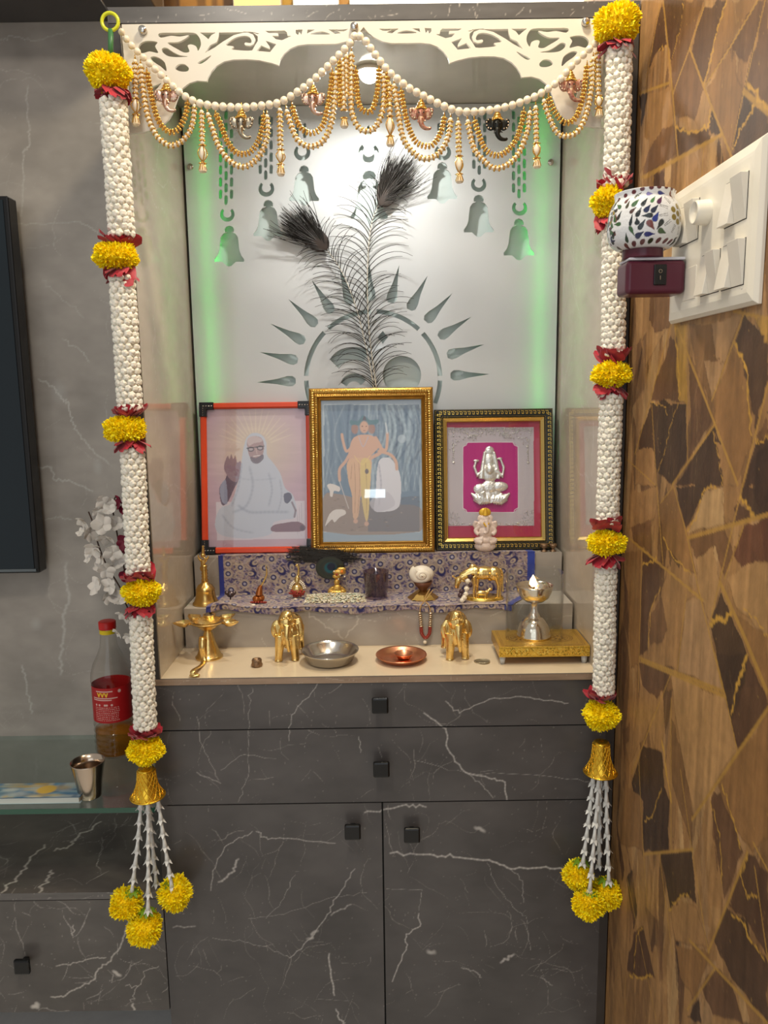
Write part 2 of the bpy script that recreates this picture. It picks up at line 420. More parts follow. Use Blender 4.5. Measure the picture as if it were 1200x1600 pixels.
for i in range(170):
    y, z = r_.uniform(-.62, 0), r_.uniform(ZF, 1.2); h = r_.uniform(.10, .34); w = r_.uniform(.006, .028); ln = r_.normal() * .03
    q = np.array([(y, z), (y + w, z + h * .4), (y + ln + w * .5, z + h), (y + ln * .4 - w * .4, z + h * .5)]); cw.fill(smoothpoly(jag(q, .002, 3, i), 3), (LT + MD)[r_.integers(8)], r_.uniform(.25, .55))
for i in range(420):
    y, z = r_.uniform(-.62, 0), r_.uniform(ZF, 1.2); h = r_.uniform(.04, .2); ln = r_.normal() * .015; cw.stroke(jag([(y, z), (y + ln, z + h)], .002, 4, i), r_.uniform(.0008, .0026), [DK[0], LT[4], MD[1]][i % 3], r_.uniform(.12, .35), .9)
T8 = [((980,0),5.333), ((960,440),5), ((960,760),5), ((860,1020),2.759), ((860,200),3.53)]
def wf(k, pts, col, a=.95, s=0):
    off, sc = T8[k]; q = PX(pts, WX, off, sc); q = jag(np.vstack([q, q[:1]]), .0018, 5, s)[:-1]; cw.fill(q, col, a); cw.stroke(q[len(q) // 3:], .0022, (88, 58, 34), .35, .9)
# tan / dark fields traced from the visible pattern
for k, p, c in [
    (0, [(100,0),(300,0),(240,160),(150,720),(100,760)], LT[0]), (0, [(290,40),(330,380),(260,420),(180,560),(240,230)], DK[2]),
    (0, [(300,0),(480,0),(440,250),(370,520),(330,300)], DK[2]), (0, [(480,0),(640,0),(520,400),(380,780),(365,520),(440,250)], MD[0]),
    (0, [(640,60),(830,0),(750,240),(640,690),(530,440),(560,330)], DK[2]), (0, [(830,0),(1080,0),(860,370),(650,720),(690,560),(750,240)], LT[2]),
    (0, [(1090,0),(1173,0),(1173,250),(1080,290),(1000,520),(900,420),(870,380)], MD[1]), (0, [(520,430),(640,740),(560,1000),(400,960),(385,800)], MD[0]),
    (0, [(400,1060),(560,1110),(680,1080),(690,1160),(430,1300)], DK[2]), (0, [(680,1040),(700,920),(780,1110),(700,1130)], DK[1]),
    (0, [(970,790),(1060,880),(900,1180),(870,1270)], DK[1]), (0, [(1070,900),(1173,960),(1173,1140),(880,1310),(900,1180)], DK[0]),
    (0, [(660,740),(860,420),(900,600),(960,760),(860,1310),(790,1130)], LT[2]), (0, [(150,800),(350,720),(390,1020),(110,1440)], LT[1]),
    (0, [(100,790),(170,780),(120,1060)], DK[1]), (0, [(170,1280),(300,1060),(400,1060),(410,1280),(130,1480)], MD[0]),
    (0, [(220,1460),(300,1420),(320,1600),(220,1600)], DK[2]), (0, [(1090,290),(1173,250),(1173,880),(1000,700)], MD[1]),
    (1, [(160,90),(470,90),(470,260),(240,660),(250,400),(170,500)], LT[0]), (1, [(280,100),(470,120),(440,350),(330,400),(270,300)], MD[0]),
    (1, [(460,330),(560,340),(570,960),(510,930),(480,700),(490,480)], GOLDL), (1, [(440,420),(490,520),(480,700),(510,940),(290,930),(330,740),(400,600)], MD[1]),
    (1, [(280,940),(560,960),(570,1380),(450,1590),(330,1480),(300,1290)], DK[1]), (1, [(200,1180),(290,960),(300,1300),(190,1310)], DK[0]),
    (1, [(580,330),(770,330),(800,760),(760,930),(640,700)], MD[2]), (1, [(700,620),(870,600),(820,780),(760,920)], LT[3]),
    (1, [(760,330),(1000,230),(860,640),(790,600)], LT[3]), (1, [(580,620),(700,880),(770,1080),(590,1370),(600,1210)], MD[1]),
    (1, [(780,930),(930,530),(1010,620),(1070,1180),(1080,1260),(960,1560),(850,1300),(790,1130)], LT[2]), (1, [(1020,260),(1200,500),(1200,760),(1100,1180),(1060,900),(1000,600),(940,480)], DK[0]),
    (1, [(1110,1240),(1200,1200),(1200,1600),(1010,1600)], DK[1]), (1, [(780,1120),(850,1300),(850,1600),(480,1590)], DK[1]),
    (1, [(780,1170),(930,1530),(960,1600),(850,1600),(840,1480),(810,1350)], LT[1]), (1, [(170,1340),(260,1290),(310,1330),(330,1590),(160,1590)], LT[1]),
    (1, [(1110,1200),(1190,1060),(1200,1200),(1130,1270)], MD[0]), (1, [(1090,270),(1200,290),(1200,500),(1140,400)], GOLDL),
    (2, [(120,60),(340,0),(350,130),(290,300),(120,330)], LT[1]), (2, [(130,320),(290,260),(290,540),(150,430)], MD[0]),
    (2, [(350,140),(460,0),(560,340),(640,680),(520,620),(380,420)], LT[2]), (2, [(480,0),(720,0),(560,330)], DK[1]),
    (2, [(580,360),(720,20),(850,0),(860,300)], LT[4]), (2, [(850,0),(980,0),(920,290),(860,300)], LT[1]),
    (2, [(1000,0),(1200,0),(1200,220),(1090,240),(1000,100)], DK[1]), (2, [(960,100),(1080,240),(930,290)], DK[2]),
    (2, [(1010,310),(1200,240),(1200,590),(1040,600),(1000,640),(930,530)], (96,58,42)), (2, [(580,400),(860,330),(930,530),(860,700),(790,460),(640,560)], MD[0]),
    (2, [(640,570),(770,470),(830,800),(750,1080),(660,840)], LT[0]), (2, [(880,720),(1050,600),(1200,590),(1200,1180),(960,960)], LT[0]),
    (2, [(830,820),(900,980),(1140,1560),(850,1600),(750,1090)], DK[1]), (2, [(920,980),(1200,1180),(1200,1600),(1150,1600)], LT[2]),
    (2, [(220,500),(290,560),(370,620),(350,800),(270,1000),(260,1280),(195,1320)], DK[2]), (2, [(370,800),(450,560),(650,850),(560,900),(490,1440),(280,1380),(290,1220)], LT[1]),
    (2, [(560,900),(680,880),(760,1180),(850,1600),(500,1450)], LT[3]), (2, [(270,1020),(370,860),(410,1120),(370,1220),(280,1240)], MD[0]),
    (2, [(195,1340),(440,1460),(380,1600),(240,1600)], MD[1]), (2, [(440,1470),(700,1570),(700,1600),(400,1600)], LT[2]), (2, [(90,520),(210,500),(190,1400),(130,1420)], LT[2]),
    (3, [(350,560),(385,450),(400,400),(480,430),(490,580),(515,640),(510,850),(405,860)], DK[1]), (3, [(475,865),(610,850),(630,1080),(590,1040),(545,1060),(520,1110)], DK[1]),
    (3, [(715,0),(850,10),(840,130),(780,300),(810,410),(755,190)], DK[1]), (3, [(850,10),(938,210),(938,240),(810,410),(780,300),(840,130)], DK[2]),
    (3, [(705,1240),(760,1100),(850,1160),(860,1230),(938,1330),(938,1590),(780,1400)], DK[0]), (3, [(690,640),(740,580),(800,760),(830,860),(750,1060)], MD[1]),
    (3, [(590,1570),(640,1490),(650,1600)], DK[1]), (3, [(520,100),(750,190),(805,420),(620,710),(560,400)], LT[0]), (3, [(520,280),(560,400),(615,700),(610,840),(525,560)], MD[2]),
    (3, [(380,40),(510,95),(460,200),(400,160)], MD[1]), (3, [(720,570),(938,260),(938,800),(870,860),(800,760)], LT[2]), (3, [(850,870),(938,940),(938,1320),(850,1160),(770,1090)], DK[2]),
    (3, [(330,1370),(360,1200),(400,1180),(450,1400),(400,1400)], DK[2]), (3, [(520,1120),(560,1060),(630,1100),(690,1280),(540,1240)], LT[1]), (3, [(320,560),(400,640),(400,860),(300,820)], LT[2]),
    (3, [(710,1370),(780,1410),(830,1600),(700,1560),(650,1440)], MD[1]), (3, [(540,1260),(690,1300),(620,1500),(560,1400)], LT[2]), (3, [(390,130),(460,220),(400,380),(340,480)], LT[1])]:
    wf(k, p, c, .93, k * 7 + len(p))
# streaky grain inside the shards
gn = vnoise(cw.A.shape, (14, 70), 21, 4); gn2 = vnoise(cw.A.shape, (36, 16), 22, 4); cw.mul((.70 + .60 * gn) * (.74 + .52 * gn2))
for i in range(150):
    y, z = r_.uniform(-.62, 0), r_.uniform(ZF, 1.2); cw.stroke(jag([(y, z), (y + r_.normal() * .015, z + r_.uniform(.03, .15))], .002, 4, i), r_.uniform(.0008, .002), [DK[0], LT[4], MD[1]][i % 3], r_.uniform(.1, .3), .9)
for k, p, w in [
    (0, [(300,0),(380,780),(420,1290)], .005), (0, [(640,60),(520,400),(380,780)], .004), (0, [(520,400),(640,730),(870,1310)], .005), (0, [(1090,0),(860,390),(640,730)], .004),
    (0, [(1150,0),(970,770),(860,1300)], .003), (0, [(100,780),(350,690)], .005), (0, [(120,1480),(790,1120)], .006), (0, [(970,760),(1173,940)], .008), (0, [(280,0),(150,720)], .003), (0, [(215,1460),(215,1600)], .003), (0, [(640,1210),(620,1480)], .003),
    (1, [(480,330),(780,1100),(960,1580)], .006), (1, [(1020,230),(760,930)], .004), (1, [(780,1120),(450,1590)], .005), (1, [(565,330),(570,1400)], .003), (1, [(1200,800),(1000,1600)], .005),
    (1, [(470,240),(330,740),(160,1350)], .004), (1, [(290,940),(330,1590)], .003), (1, [(100,1390),(320,1590)], .003), (1, [(930,230),(1200,290)], .005),
    (2, [(330,0),(380,600)], .004), (2, [(460,0),(560,360),(670,860),(850,1600)], .004), (2, [(120,410),(310,570),(690,890)], .006), (2, [(580,400),(1200,220)], .007), (2, [(1000,0),(930,290),(740,1090)], .004),
    (2, [(1010,310),(860,720)], .003), (2, [(830,760),(1000,1140),(1190,1600)], .009), (2, [(215,500),(185,1600)], .003), (2, [(195,1340),(850,1600)], .006), (2, [(460,0),(360,130)], .003), (2, [(560,850),(490,1460)], .003),
    (3, [(938,240),(610,720)], .006), (3, [(390,35),(755,190)], .006), (3, [(520,90),(350,520)], .003), (3, [(380,450),(400,860),(420,1100)], .003), (3, [(400,868),(615,848)], .005), (3, [(470,870),(525,1300)], .003),
    (3, [(520,200),(520,600),(520,850)], .003), (3, [(560,500),(610,850),(680,1290)], .003), (3, [(850,860),(680,1290)], .005), (3, [(875,820),(938,940)], .004), (3, [(600,1240),(938,1600)], .006), (3, [(330,970),(460,1600)], .003),
    (3, [(710,1360),(590,1540)], .004), (3, [(755,190),(710,0)], .003), (3, [(755,190),(805,420)], .003), (3, [(880,920),(938,1330)], .003), (3, [(325,1370),(320,1600)], .002),
    (4, [(520,275),(940,40)], .006), (4, [(565,250),(565,350)], .002)]:
    off, sc = T8[k]; cw.stroke(PX(p, WX, off, sc), w * .8, GOLDL, .85, .25)
# crackled gold threads and flecks
for k, p, w in [(0, [(470,0),(440,250),(360,520)], .002), (0, [(830,0),(750,240),(700,480),(640,690)], .005), (0, [(400,1060),(520,1110),(680,1050),(690,920)], .006), (0, [(1000,700),(1173,900)], .008), (0, [(1060,880),(960,1050),(880,1240)], .005), (0, [(260,420),(330,380)], .003),
    (1, [(290,940),(400,980),(410,1060)], .002), (1, [(500,940),(440,1120),(400,1300),(340,1480)], .003), (1, [(470,330),(500,700),(510,930)], .008), (1, [(940,480),(1030,680),(1070,1200)], .007), (1, [(770,1170),(810,1360),(850,1600)], .003), (1, [(1100,1240),(1130,1270),(1200,1200)], .003),
    (2, [(570,350),(640,240),(680,80),(730,10),(800,20)], .005), (2, [(980,90),(1030,130),(1090,240)], .007), (2, [(750,1080),(800,1020),(850,1050),(910,990)], .009), (2, [(360,790),(290,940),(260,1260)], .004), (2, [(380,400),(450,540),(600,690)], .005), (2, [(220,610),(290,590),(330,560)], .006), (2, [(1030,1320),(990,1480),(950,1590)], .006), (2, [(1010,960),(1120,1050),(1200,1190)], .003),
    (3, [(850,10),(800,160),(780,270)], .006), (3, [(405,725),(440,700),(480,580)], .004), (3, [(690,640),(730,780),(740,1000)], .004), (3, [(740,570),(790,720),(820,850)], .005), (3, [(850,880),(820,960),(850,1060),(890,1050)], .004), (3, [(780,1130),(840,1170),(850,1230),(920,1320)], .005), (3, [(510,1110),(560,1045),(600,1045)], .004), (3, [(340,1390),(400,1400),(440,1390)], .006), (3, [(360,1360),(370,1220),(400,1180)], .004), (3, [(480,380),(520,640)], .009)]:
    off, sc = T8[k]; q = jag(PX(p, WX, off, sc), .0016, 9, len(p) + k); cw.stroke(q, w * .5 * (1 + .5 * np.sin(np.arange(len(q)) * 1.7)), (196, 150, 62), .8, .4)
for i in range(700):
    y, z = r_.uniform(-.6, 0), r_.uniform(ZF, 1.2); cw.ell((y, z), r_.uniform(.0004, .0012), r_.uniform(.0006, .002), (190, 148, 74), .45)
ce = Canvas(-1.70, -.62, ZF, 1.70, .006, LT[1]); r_ = np.random.default_rng(77)
for i in range(420):
    y, z = r_.uniform(-1.7, -.6), r_.uniform(ZF, 1.6); h = r_.uniform(.08, .3); w = r_.uniform(.02, .07); ln = r_.normal() * .04
    q = np.array([(y, z), (y + w, z + h * .4), (y + ln + w * .5, z + h), (y + ln * .4 - w * .4, z + h * .5)]); ce.fill(jag(q, .003, 3, i), (LT + MD + MD + DK)[r_.integers(14)], .9)
ge = vnoise(ce.A.shape, (14, 90), 23, 4); ce.mul(.70 + .60 * ge)
for i in range(70):
    y, z = r_.uniform(-1.7, -.6), r_.uniform(ZF, 1.6); ce.stroke([(y, z), (y + r_.normal() * .12, z + r_.uniform(.1, .4))], .006, GOLDL, .8, .3)
ct = Canvas(-.62, .40, 1.26, 1.70, .006, LT[1])
for i in range(110):
    y, z = r_.uniform(-.66, .4), r_.uniform(1.1, 1.7); h = r_.uniform(.08, .3); w = r_.uniform(.02, .07); ct.fill(jag([(y, z), (y + w, z + h * .4), (y + w * .5, z + h), (y - w * .4, z + h * .5)], .003, 3, i), (LT + MD + DK)[r_.integers(11)], .9)
for i in range(18): y = r_.uniform(-.6, .4); ct.stroke([(y, 1.26), (y + r_.normal() * .15, 1.7)], .006, GOLDL, .8, .3)
b = MB(); ct.mesh(b, lambda A, B: np.stack([np.full_like(A, WX), A, B], -1)); ce.mesh(b, lambda A, B: np.stack([np.full_like(A, WX), A, B], -1)); b.box(WX + .0005, WX + .08, -3.0, .62, ZF, 1.74, col=(140, 100, 60))
cw.mesh(b, lambda A, B: np.stack([np.full_like(A, WX), A, B], -1)); b.build('wall_right', M_wallp, smooth=False, kind='structure')

# overhead soffit left of the cabinet
sx = at(246, 7, .26)[0]
b = MB(); b.box(-1.6, sx, .12, WB, 1.236, 1.36, col=(70, 64, 58)); b.build('trim_1', M_darkp, smooth=False, kind='structure', bevel=.002)

# ------------------------------------------------------------------ shrine cabinet
cab = thing('shrine_cabinet', 'tall grey marble laminate shrine cabinet with open niche, drawers and two doors', 'cabinet', (0, 0, ZF))
D = .385
b = MB()
for x0, x1 in ((XL, -.4), (.4, XR)): b.box(x0, x1, 0, D + .012, ZF, 1.124)
b.box(-.4, .4, D, D + .012, ZF, 1.10); b.box(-.4, .4, .02, D, -.16, -.014); b.box(-.4, .4, .02, D, ZF, -.17)
b.build('carcass', M_darkp, cab, smooth=False, bevel=.0008)
b = MB(); b.box(-.4, .4, .002, .02, ZF, -.012); b.build('front_gap', M_gap, cab, smooth=False)
# top beam + niche ceiling
cv = Canvas(XL, XR, 1.1005, 1.124, .0018, (92, 90, 90)); marble(cv, 8, 26, VEIN, .05, .0012, .6, .25, 10, 30)
cbox('top_beam', cv, fx(-.0006), M_dark, cab, (XL, XR, 0, .018, 1.10, 1.124))
M_ceil = mat('niche_ceiling_laminate', (186, 182, 170), rough=.12, noise=.10, nscale=8)
MB().box(-.4, .4, .018, D, 1.10, 1.116).build('niche_ceiling', M_ceil, cab, smooth=False)
# inner side panels (light marble)
for sgn, nm in ((-1, 3), (1, 5)):
    cv = Canvas(.002, D, .0, 1.0995, .003, (184, 172, 156)); marble(cv, 30 + nm, 50, (214, 206, 196), .25, .0016, .4, .16, 3, 10)
    x = sgn * .3985
    bx = (-.4, -.399, .002, D, 0, 1.0995) if sgn < 0 else (.399, .4, .002, D, 0, 1.0995)
    mb = MB(); mb.box(*bx, col=(184, 172, 156)); cv.mesh(mb, fyx(x)); mb.build('side_panel', mat('side_panel_marble', vc=True, rough=.035, spec=1.0), cab, smooth=False)
# niche floor slab
MB().box(-.3985, .3985, .001, D, -.0005, .0, ).build('niche_floor', M_cream, cab, smooth=False)
cv = Canvas(XL, .4, -.0125, -.0008, .0016, (150, 128, 108)); marble(cv, 9, 20, (190, 176, 160), .04, .001, .6, .25, 9, 20)
cbox('niche_floor_edge', cv, fx(-.0016), M_grey, cab, (XL, .4, -.001, .03, -.0125, -.0006))
# steps
for nm, y0, z0, z1, sd in (('step', .169, 0, .083, 41), ('step', .27, .083, .167, 43)):
    cvf = Canvas(-.394, .394, z0, z1, .002, (162, 154, 145)); marble(cvf, sd, 26, (206, 200, 192), .12, .0014, .6, .2, 6, 10)
    if y0 < .2:
        for p in ([(790,385),(860,430),(930,480),(985,525)], [(1075,385),(1060,450),(1000,520)]): cvf.stroke(jag(P2(p, .169, (240, 840), 3.333), .002, 5, 3), .0022, (205, 198, 188), .7, .6)
    cvt = Canvas(-.394, .394, y0, D - .02, .0035, (172, 164, 154)); marble(cvt, sd + 1, 12, (206, 200, 192), .1, .0014, .4, .12, 6, 10)
    mb = MB(); mb.box(-.3938, .3938, y0 + .0006, D - .016, z0 + .0002, z1 - .0006, col=(150, 140, 128)); cvf.mesh(mb, fx(y0)); cvt.mesh(mb, lambda A, B, z=z1: np.stack([A, B, np.full_like(A, z)], -1))
    mb.build(nm, M_step, cab, smooth=False)
# drawers and doors
FV = lambda pts: P2(pts, 0, (240, 1040), 1.6216)
VE = [([(685,120),(740,160),(745,210),(790,270),(850,285),(890,295),(895,340)], .0034, .8), ([(790,270),(830,300),(860,335)], .002, .6), ([(740,90),(775,120),(850,85),(930,78),(1000,88),(1050,95)], .0024, .7),
      ([(600,475),(700,478),(760,485),(850,492),(905,515),(970,512),(1040,515)], .0045, .85), ([(905,515),(935,545),(938,600)], .002, .5), ([(672,628),(675,660),(640,680),(640,720),(605,800)], .003, .8),
      ([(260,420),(290,440),(350,438),(460,450)], .0026, .65), ([(145,570),(150,520),(180,460),(210,440),(250,420)], .0024, .6), ([(215,490),(205,520),(165,548)], .005, .6), ([(345,740),(400,690),(440,630),(470,580),(510,515)], .0028, .6),
      ([(445,730),(450,790),(458,835)], .004, .8), ([(462,870),(470,895),(485,905)], .0035, .8), ([(420,40),(385,85),(350,125),(343,190)], .002, .6), ([(250,55),(240,120),(240,210),(240,280),(215,345)], .0015, .45), ([(110,130),(130,220),(165,290)], .0015, .5),
      ([(110,270),(170,298)], .0024, .5), ([(170,265),(230,225),(310,235)], .0015, .45), ([(535,372),(580,365),(640,352),(690,358)], .004, .7), ([(150,690),(230,700),(300,720),(345,740)], .0015, .5), ([(520,180),(525,220)], .002, .6),
      ([(815,410),(838,420)], .008, .5), ([(880,752),(912,732)], .006, .7), ([(695,722),(712,728)], .009, .4), ([(660,240),(790,270),(1000,280),(1110,295)], .0012, .5), ([(845,500),(870,560),(920,620),(945,640),(955,720)], .0013, .5),
      ([(285,640),(330,590),(360,530)], .0013, .5), ([(390,692),(415,672)], .007, .5), ([(450,632),(500,605)], .004, .5), ([(240,640),(330,630),(440,590),(540,575)], .0015, .35), ([(590,565),(680,568),(672,620)], .0012, .5), ([(50,663),(105,660)], .004, .5), ([(780,765),(815,775),(830,790)], .003, .5), ([(980,790),(1010,810)], .003, .4)]
zs = [(-.0135), at(600, 1137, 0)[2], at(600, 1253.5, 0)[2]]
XC = at(599.5, 1400, 0)[0]
KN = {}
def front(x0, x1, z0, z1, seed, name, parent):
    cv = Canvas(x0, x1, z0, z1, .0015, (82, 79, 79)); area_ = (x1 - x0) * (z1 - z0)
    marble(cv, seed, int(120 * area_ / .3), VEIN, .09, .0011, .30, .26, max(2, int(8 * (x1 - x0))), int(170 * area_ / .3))
    for i, (p, w, a) in enumerate(VE): cv.stroke(jag(FV(p), .0016, 6, i), w * .62, (206, 202, 198), a * .75, .9)
    return cbox(name, cv, fx(-.0004), M_dark, parent, (x0, x1, 0, .018, z0, z1))
g = .0012
dr1 = front(XL, .4 + .018, zs[1] + g, zs[0], 51, 'drawer', cab); dr2 = front(XL, .418, zs[2] + g, zs[1] - g, 52, 'drawer', cab)
do1 = front(XL, XC - g * 1.3, ZF + .01, zs[2] - g, 53, 'door', cab); do2 = front(XC + g * 1.3, .418, ZF + .01, zs[2] - g, 54, 'door', cab)
def knob(u, v, parent, Y=-.026, s=.030):
    c = at(u, v, Y); b = MB(); b.box(c[0] - s / 2, c[0] + s / 2, Y, Y + .009, c[2] - s / 2, c[2] + s / 2)
    b.box(c[0] - .006, c[0] + .006, Y + .008, -.0002, c[2] - .006, c[2] + .006); return b.build('knob', M_black, parent, smooth=False, bevel=.003)
knob(594, 1104, dr1); knob(596, 1204, dr2); knob(551, 1302, do1); knob(644, 1307, do2)

# ------------------------------------------------------------------ low wall unit on the left
low = thing('low_drawer_unit', 'low wall-hung grey marble drawer unit left of the shrine cabinet, under the glass shelf', 'cabinet', (-.9, .15, -.7))
zt = -.425
cvf = Canvas(-.95, XL - .002, -.4395, zt, .0016, (100, 97, 95)); marble(cvf, 61, 16, VEIN, .04, .0012, .6, .2, 8, 10)
cvt = Canvas(-.95, XL - .002, 0, WB, .0018, (92, 86, 82)); marble(cvt, 62, 50, VEIN, .10, .0014, .5, .25, 6, 40)
for p in ([(590,315),(460,400),(420,450),(320,485)], [(10,730),(90,650),(160,560),(260,450)], [(230,730),(270,660),(300,600)]):
    q = np.array([atz(x / 3.75, 1200 + y / 3.75, zt)[:2] for x, y in p]); cvt.stroke(jag(q, .004, 6, 4), .004, (205, 198, 190), .6, .7)
mb = MB(); mb.box(-1.6, XL - .002, .0006, WB - .001, -.44, zt - .0006, col=(90, 86, 84)); cvf.mesh(mb, fx(0)); cvt.mesh(mb, lambda A, B: np.stack([A, B, np.full_like(A, zt)], -1)); mb.build('top_board', M_dark, low, smooth=False)
zb = at(120, 1580, 0)[2]
cv = Canvas(-.95, XL - .002, zb, -.441, .0016, (92, 88, 85)); marble(cv, 63, 80, VEIN, .08, .0014, .5, .22, 6, 60)
for i, (p, w) in enumerate([([(740,930),(720,1010),(650,1130),(570,1190),(550,1240),(450,1290),(370,1340),(300,1340)], .004), ([(330,1160),(450,1140),(550,1112),(620,1110)], .003), ([(190,1400),(225,1385)], .010), ([(770,1370),(790,1300),(870,1180),(930,1160)], .002), ([(430,920),(428,980)], .003), ([(780,1380),(785,1420)], .005), ([(735,1275),(810,1280)], .002), ([(665,1190),(705,1215)], .008)]):
    cv.stroke(jag(P2(p, 0, (0, 1200), 3.75), .0018, 6, i), w * .6, (206, 200, 192), .6, .9)
dr = cbox('drawer', cv, fx(-.0004), M_dark, low, (-1.6, XL - .002, 0, .018, zb, -.441))
MB().box(-1.6, XL - .002, .019, WB - .002, zb + .004, -.4405).build('box', M_darkp, low, smooth=False)
knob(33, 1513, dr)

# ------------------------------------------------------------------ back panel with bells and sun
PY = .3615
def arcpts(c, r, a0, a1, n=16): return [(c[0] + r * math.cos(R(a)), c[1] + r * math.sin(R(a))) for a in np.linspace(a0, a1, n)]
def px2(u, v): q = at(u, v, PY); return np.array([q[0], q[2]])
def bell(cx, ytop, ybot, w):
    h = ybot - ytop; k = h * .14
    L = [(-.16, .17), (-.42, .22), (-.58, .32), (-.64, .50), (-.68, .68), (-.80, .82), (-1.0, .93), (-.98, 1.0), (-.45, 1.0)]
    p = [(cx + x * w / 2, ytop + y * h) for x, y in L]
    p += [(cx + math.sin(R(a)) * w * .16, ybot + math.cos(R(a)) * w * .16) for a in (-60, -30, 0, 30, 60)]
    p += [(cx - x * w / 2, ytop + y * h) for x, y in reversed(L)]
    p += [(cx + math.cos(R(a)) * k, ytop + k * .9 - math.sin(R(a)) * k) for a in (-20, 15, 50, 90, 130, 165, 200)]
    return [px2(*q) for q in p]
def hook(cx, cy, r):
    p = arcpts((cx, cy), r, -50, 230, 18) + arcpts((cx, cy - r * .12), r * .55, 222, -42, 14); return [px2(x, y) for x, y in p]
def dash(cx, y0, y1, w=6):
    p = arcpts((cx, y0 + w / 2), w / 2, 180, 360, 5) + arcpts((cx, y1 - w / 2), w / 2, 0, 180, 5); return [px2(x, y) for x, y in p]
holes = []
for c, t, bt, w in ((358, 353, 409, 47), (419, 313, 369, 46), (475, 259, 314, 47), (577, 267, 342, 58), (691, 254, 311, 47), (748, 305, 363, 47), (811, 342, 399, 48)): holes.append(bell(c, t, bt, w))
for c, y, r in ((355, 335, 11.5), (416, 295, 12.5), (472, 238, 13), (576, 238, 16), (692, 238, 13), (748, 288, 12), (812, 325, 12)): holes.append(hook(c, y, r))
for cx, ye in ((353, 320), (415, 281), (811, 310), (749, 273)):
    for dx in (-8.5, 0, 8.5):
        y = ye if dx == 0 else ye - 9
        while y > 180: holes.append(dash(cx + dx, y - 15, y, 5.5)); y -= 19
for cx in (470, 692):
    for dx in (-6, 6):
        holes.append(dash(cx + dx, 192, 216, 5))
holes.append(dash(576, 196, 218, 6))
SC = (583, 591)
for a in range(17, 200, 15):
    a = a - 15; ca, sa = math.cos(R(a)), -math.sin(R(a))
    def rp(r, t): return px2(SC[0] + r * ca - t * sa, SC[1] + r * sa + t * ca)
    holes.append([rp(181, 0), rp(150, 4.2), rp(134, 8), rp(126, 8), rp(121, 4), rp(121, -4), rp(126, -8), rp(134, -8), rp(150, -4.2)])
for a0, a1 in ((2, 42), (47, 87), (92, 132), (137, 178), (182, 200), (-22, -2)):
    holes.append([px2(SC[0] + 108 * math.cos(R(a)), SC[1] - 108 * math.sin(R(a))) for a in np.linspace(a0, a1, 14)] + [px2(SC[0] + 101 * math.cos(R(a)), SC[1] - 101 * math.sin(R(a))) for a in np.linspace(a1, a0, 14)])
holes.append([px2(x, y) for x, y in arcpts((628, 586), 30, 0, 360, 30)[:-1]])
holes.append([px2(x, y) for x, y in [(598, 517), (606, 527), (598, 537), (590, 527)]])
holes.append([px2(x, y) for x, y in arcpts((553, 588), 46, 215, 300, 10) + arcpts((553, 592), 30, 300, 215, 10)])
holes.append([px2(x, y) for x, y in arcpts((553, 605), 22, 200, 330, 9) + arcpts((553, 608), 12, 330, 200, 9)])
M_panel = bpy.data.materials.new('milky_acrylic'); M_panel.use_nodes = True
n_ = M_panel.node_tree.nodes; L_ = M_panel.node_tree.links; pb = n_['Principled BSDF']; pb.inputs['Base Color'].default_value = (*lin((226, 228, 230)), 1); pb.inputs['Roughness'].default_value = .12; pb.inputs['Coat Weight'].default_value = .3
tr_ = n_.new('ShaderNodeBsdfTranslucent'); tr_.inputs[0].default_value = (*lin((225, 230, 226)), 1); mx_ = n_.new('ShaderNodeMixShader'); mx_.inputs[0].default_value = .22
nz = n_.new('ShaderNodeTexNoise'); nz.inputs['Scale'].default_value = 6; mr = n_.new('ShaderNodeMapRange'); mr.inputs['To Min'].default_value = .24; mr.inputs['To Max'].default_value = .34
L_.new(nz.outputs['Fac'], mr.inputs['Value']); L_.new(mr.outputs[0], mx_.inputs[0])
L_.new(pb.outputs[0], mx_.inputs[1]); L_.new(tr_.outputs[0], mx_.inputs[2]); L_.new(mx_.outputs[0], n_['Material Output'].inputs[0])
pan = thing('bell_cutout_panel', 'milky white back panel with cut-out bells, chains and a sun, lit green at its edges', 'panel', (0, PY, .17))
pl = cutplate('panel', [(-.393, .168), (.393, .168), (.393, 1.0985), (-.393, 1.0985)], holes, .006, M_panel, lambda c: np.stack([c[:, 0], PY + .003 + c[:, 2], c[:, 1]], 1), pan)
M_backing = mat('backing_sheet', (196, 208, 206), rough=.35, noise=.03, nscale=10)
MB().box(-.394, .394, .380, .3845, .168, 1.099).build('backing_sheet', M_backing, pan, smooth=False)
for x in (-.3925, .3925): MB().box(x - .0015, x + .0015, PY + .0062, .3798, .168, 1.0985).build('led_edge_blocker', M_backing, pan, smooth=False)  # unseen opaque strips added to block LED light leaking past the panel edges
for u, v in ((297, 260), (861, 253)):
    c = at(u, v, PY - .004); MB().lathe([(0, 0), (.0055, .0), (.0065, .002), (.0065, .022), (0, .022)], (c[0], PY - .004, c[2]), 20, M=np.array([[1, 0, 0], [0, 0, 1], [0, -1, 0]]) @ np.diag([1, 1, 1.0])).build('standoff_screw', M_steel, pan)
M_led = mat('green_led', (20, 255, 90), emit=(10, 255, 70), estr=7)
for x in (-.355, .355):
    b = MB().box(x - .003, x + .003, .3755, .3795, .36, 1.09); tag(setorig(b.build('led_strip', M_led, smooth=False), (x, .3775, .36)), 'green LED strip glowing behind the %s edge of the white bell panel' % ('left' if x < 0 else 'right'), 'light strip')
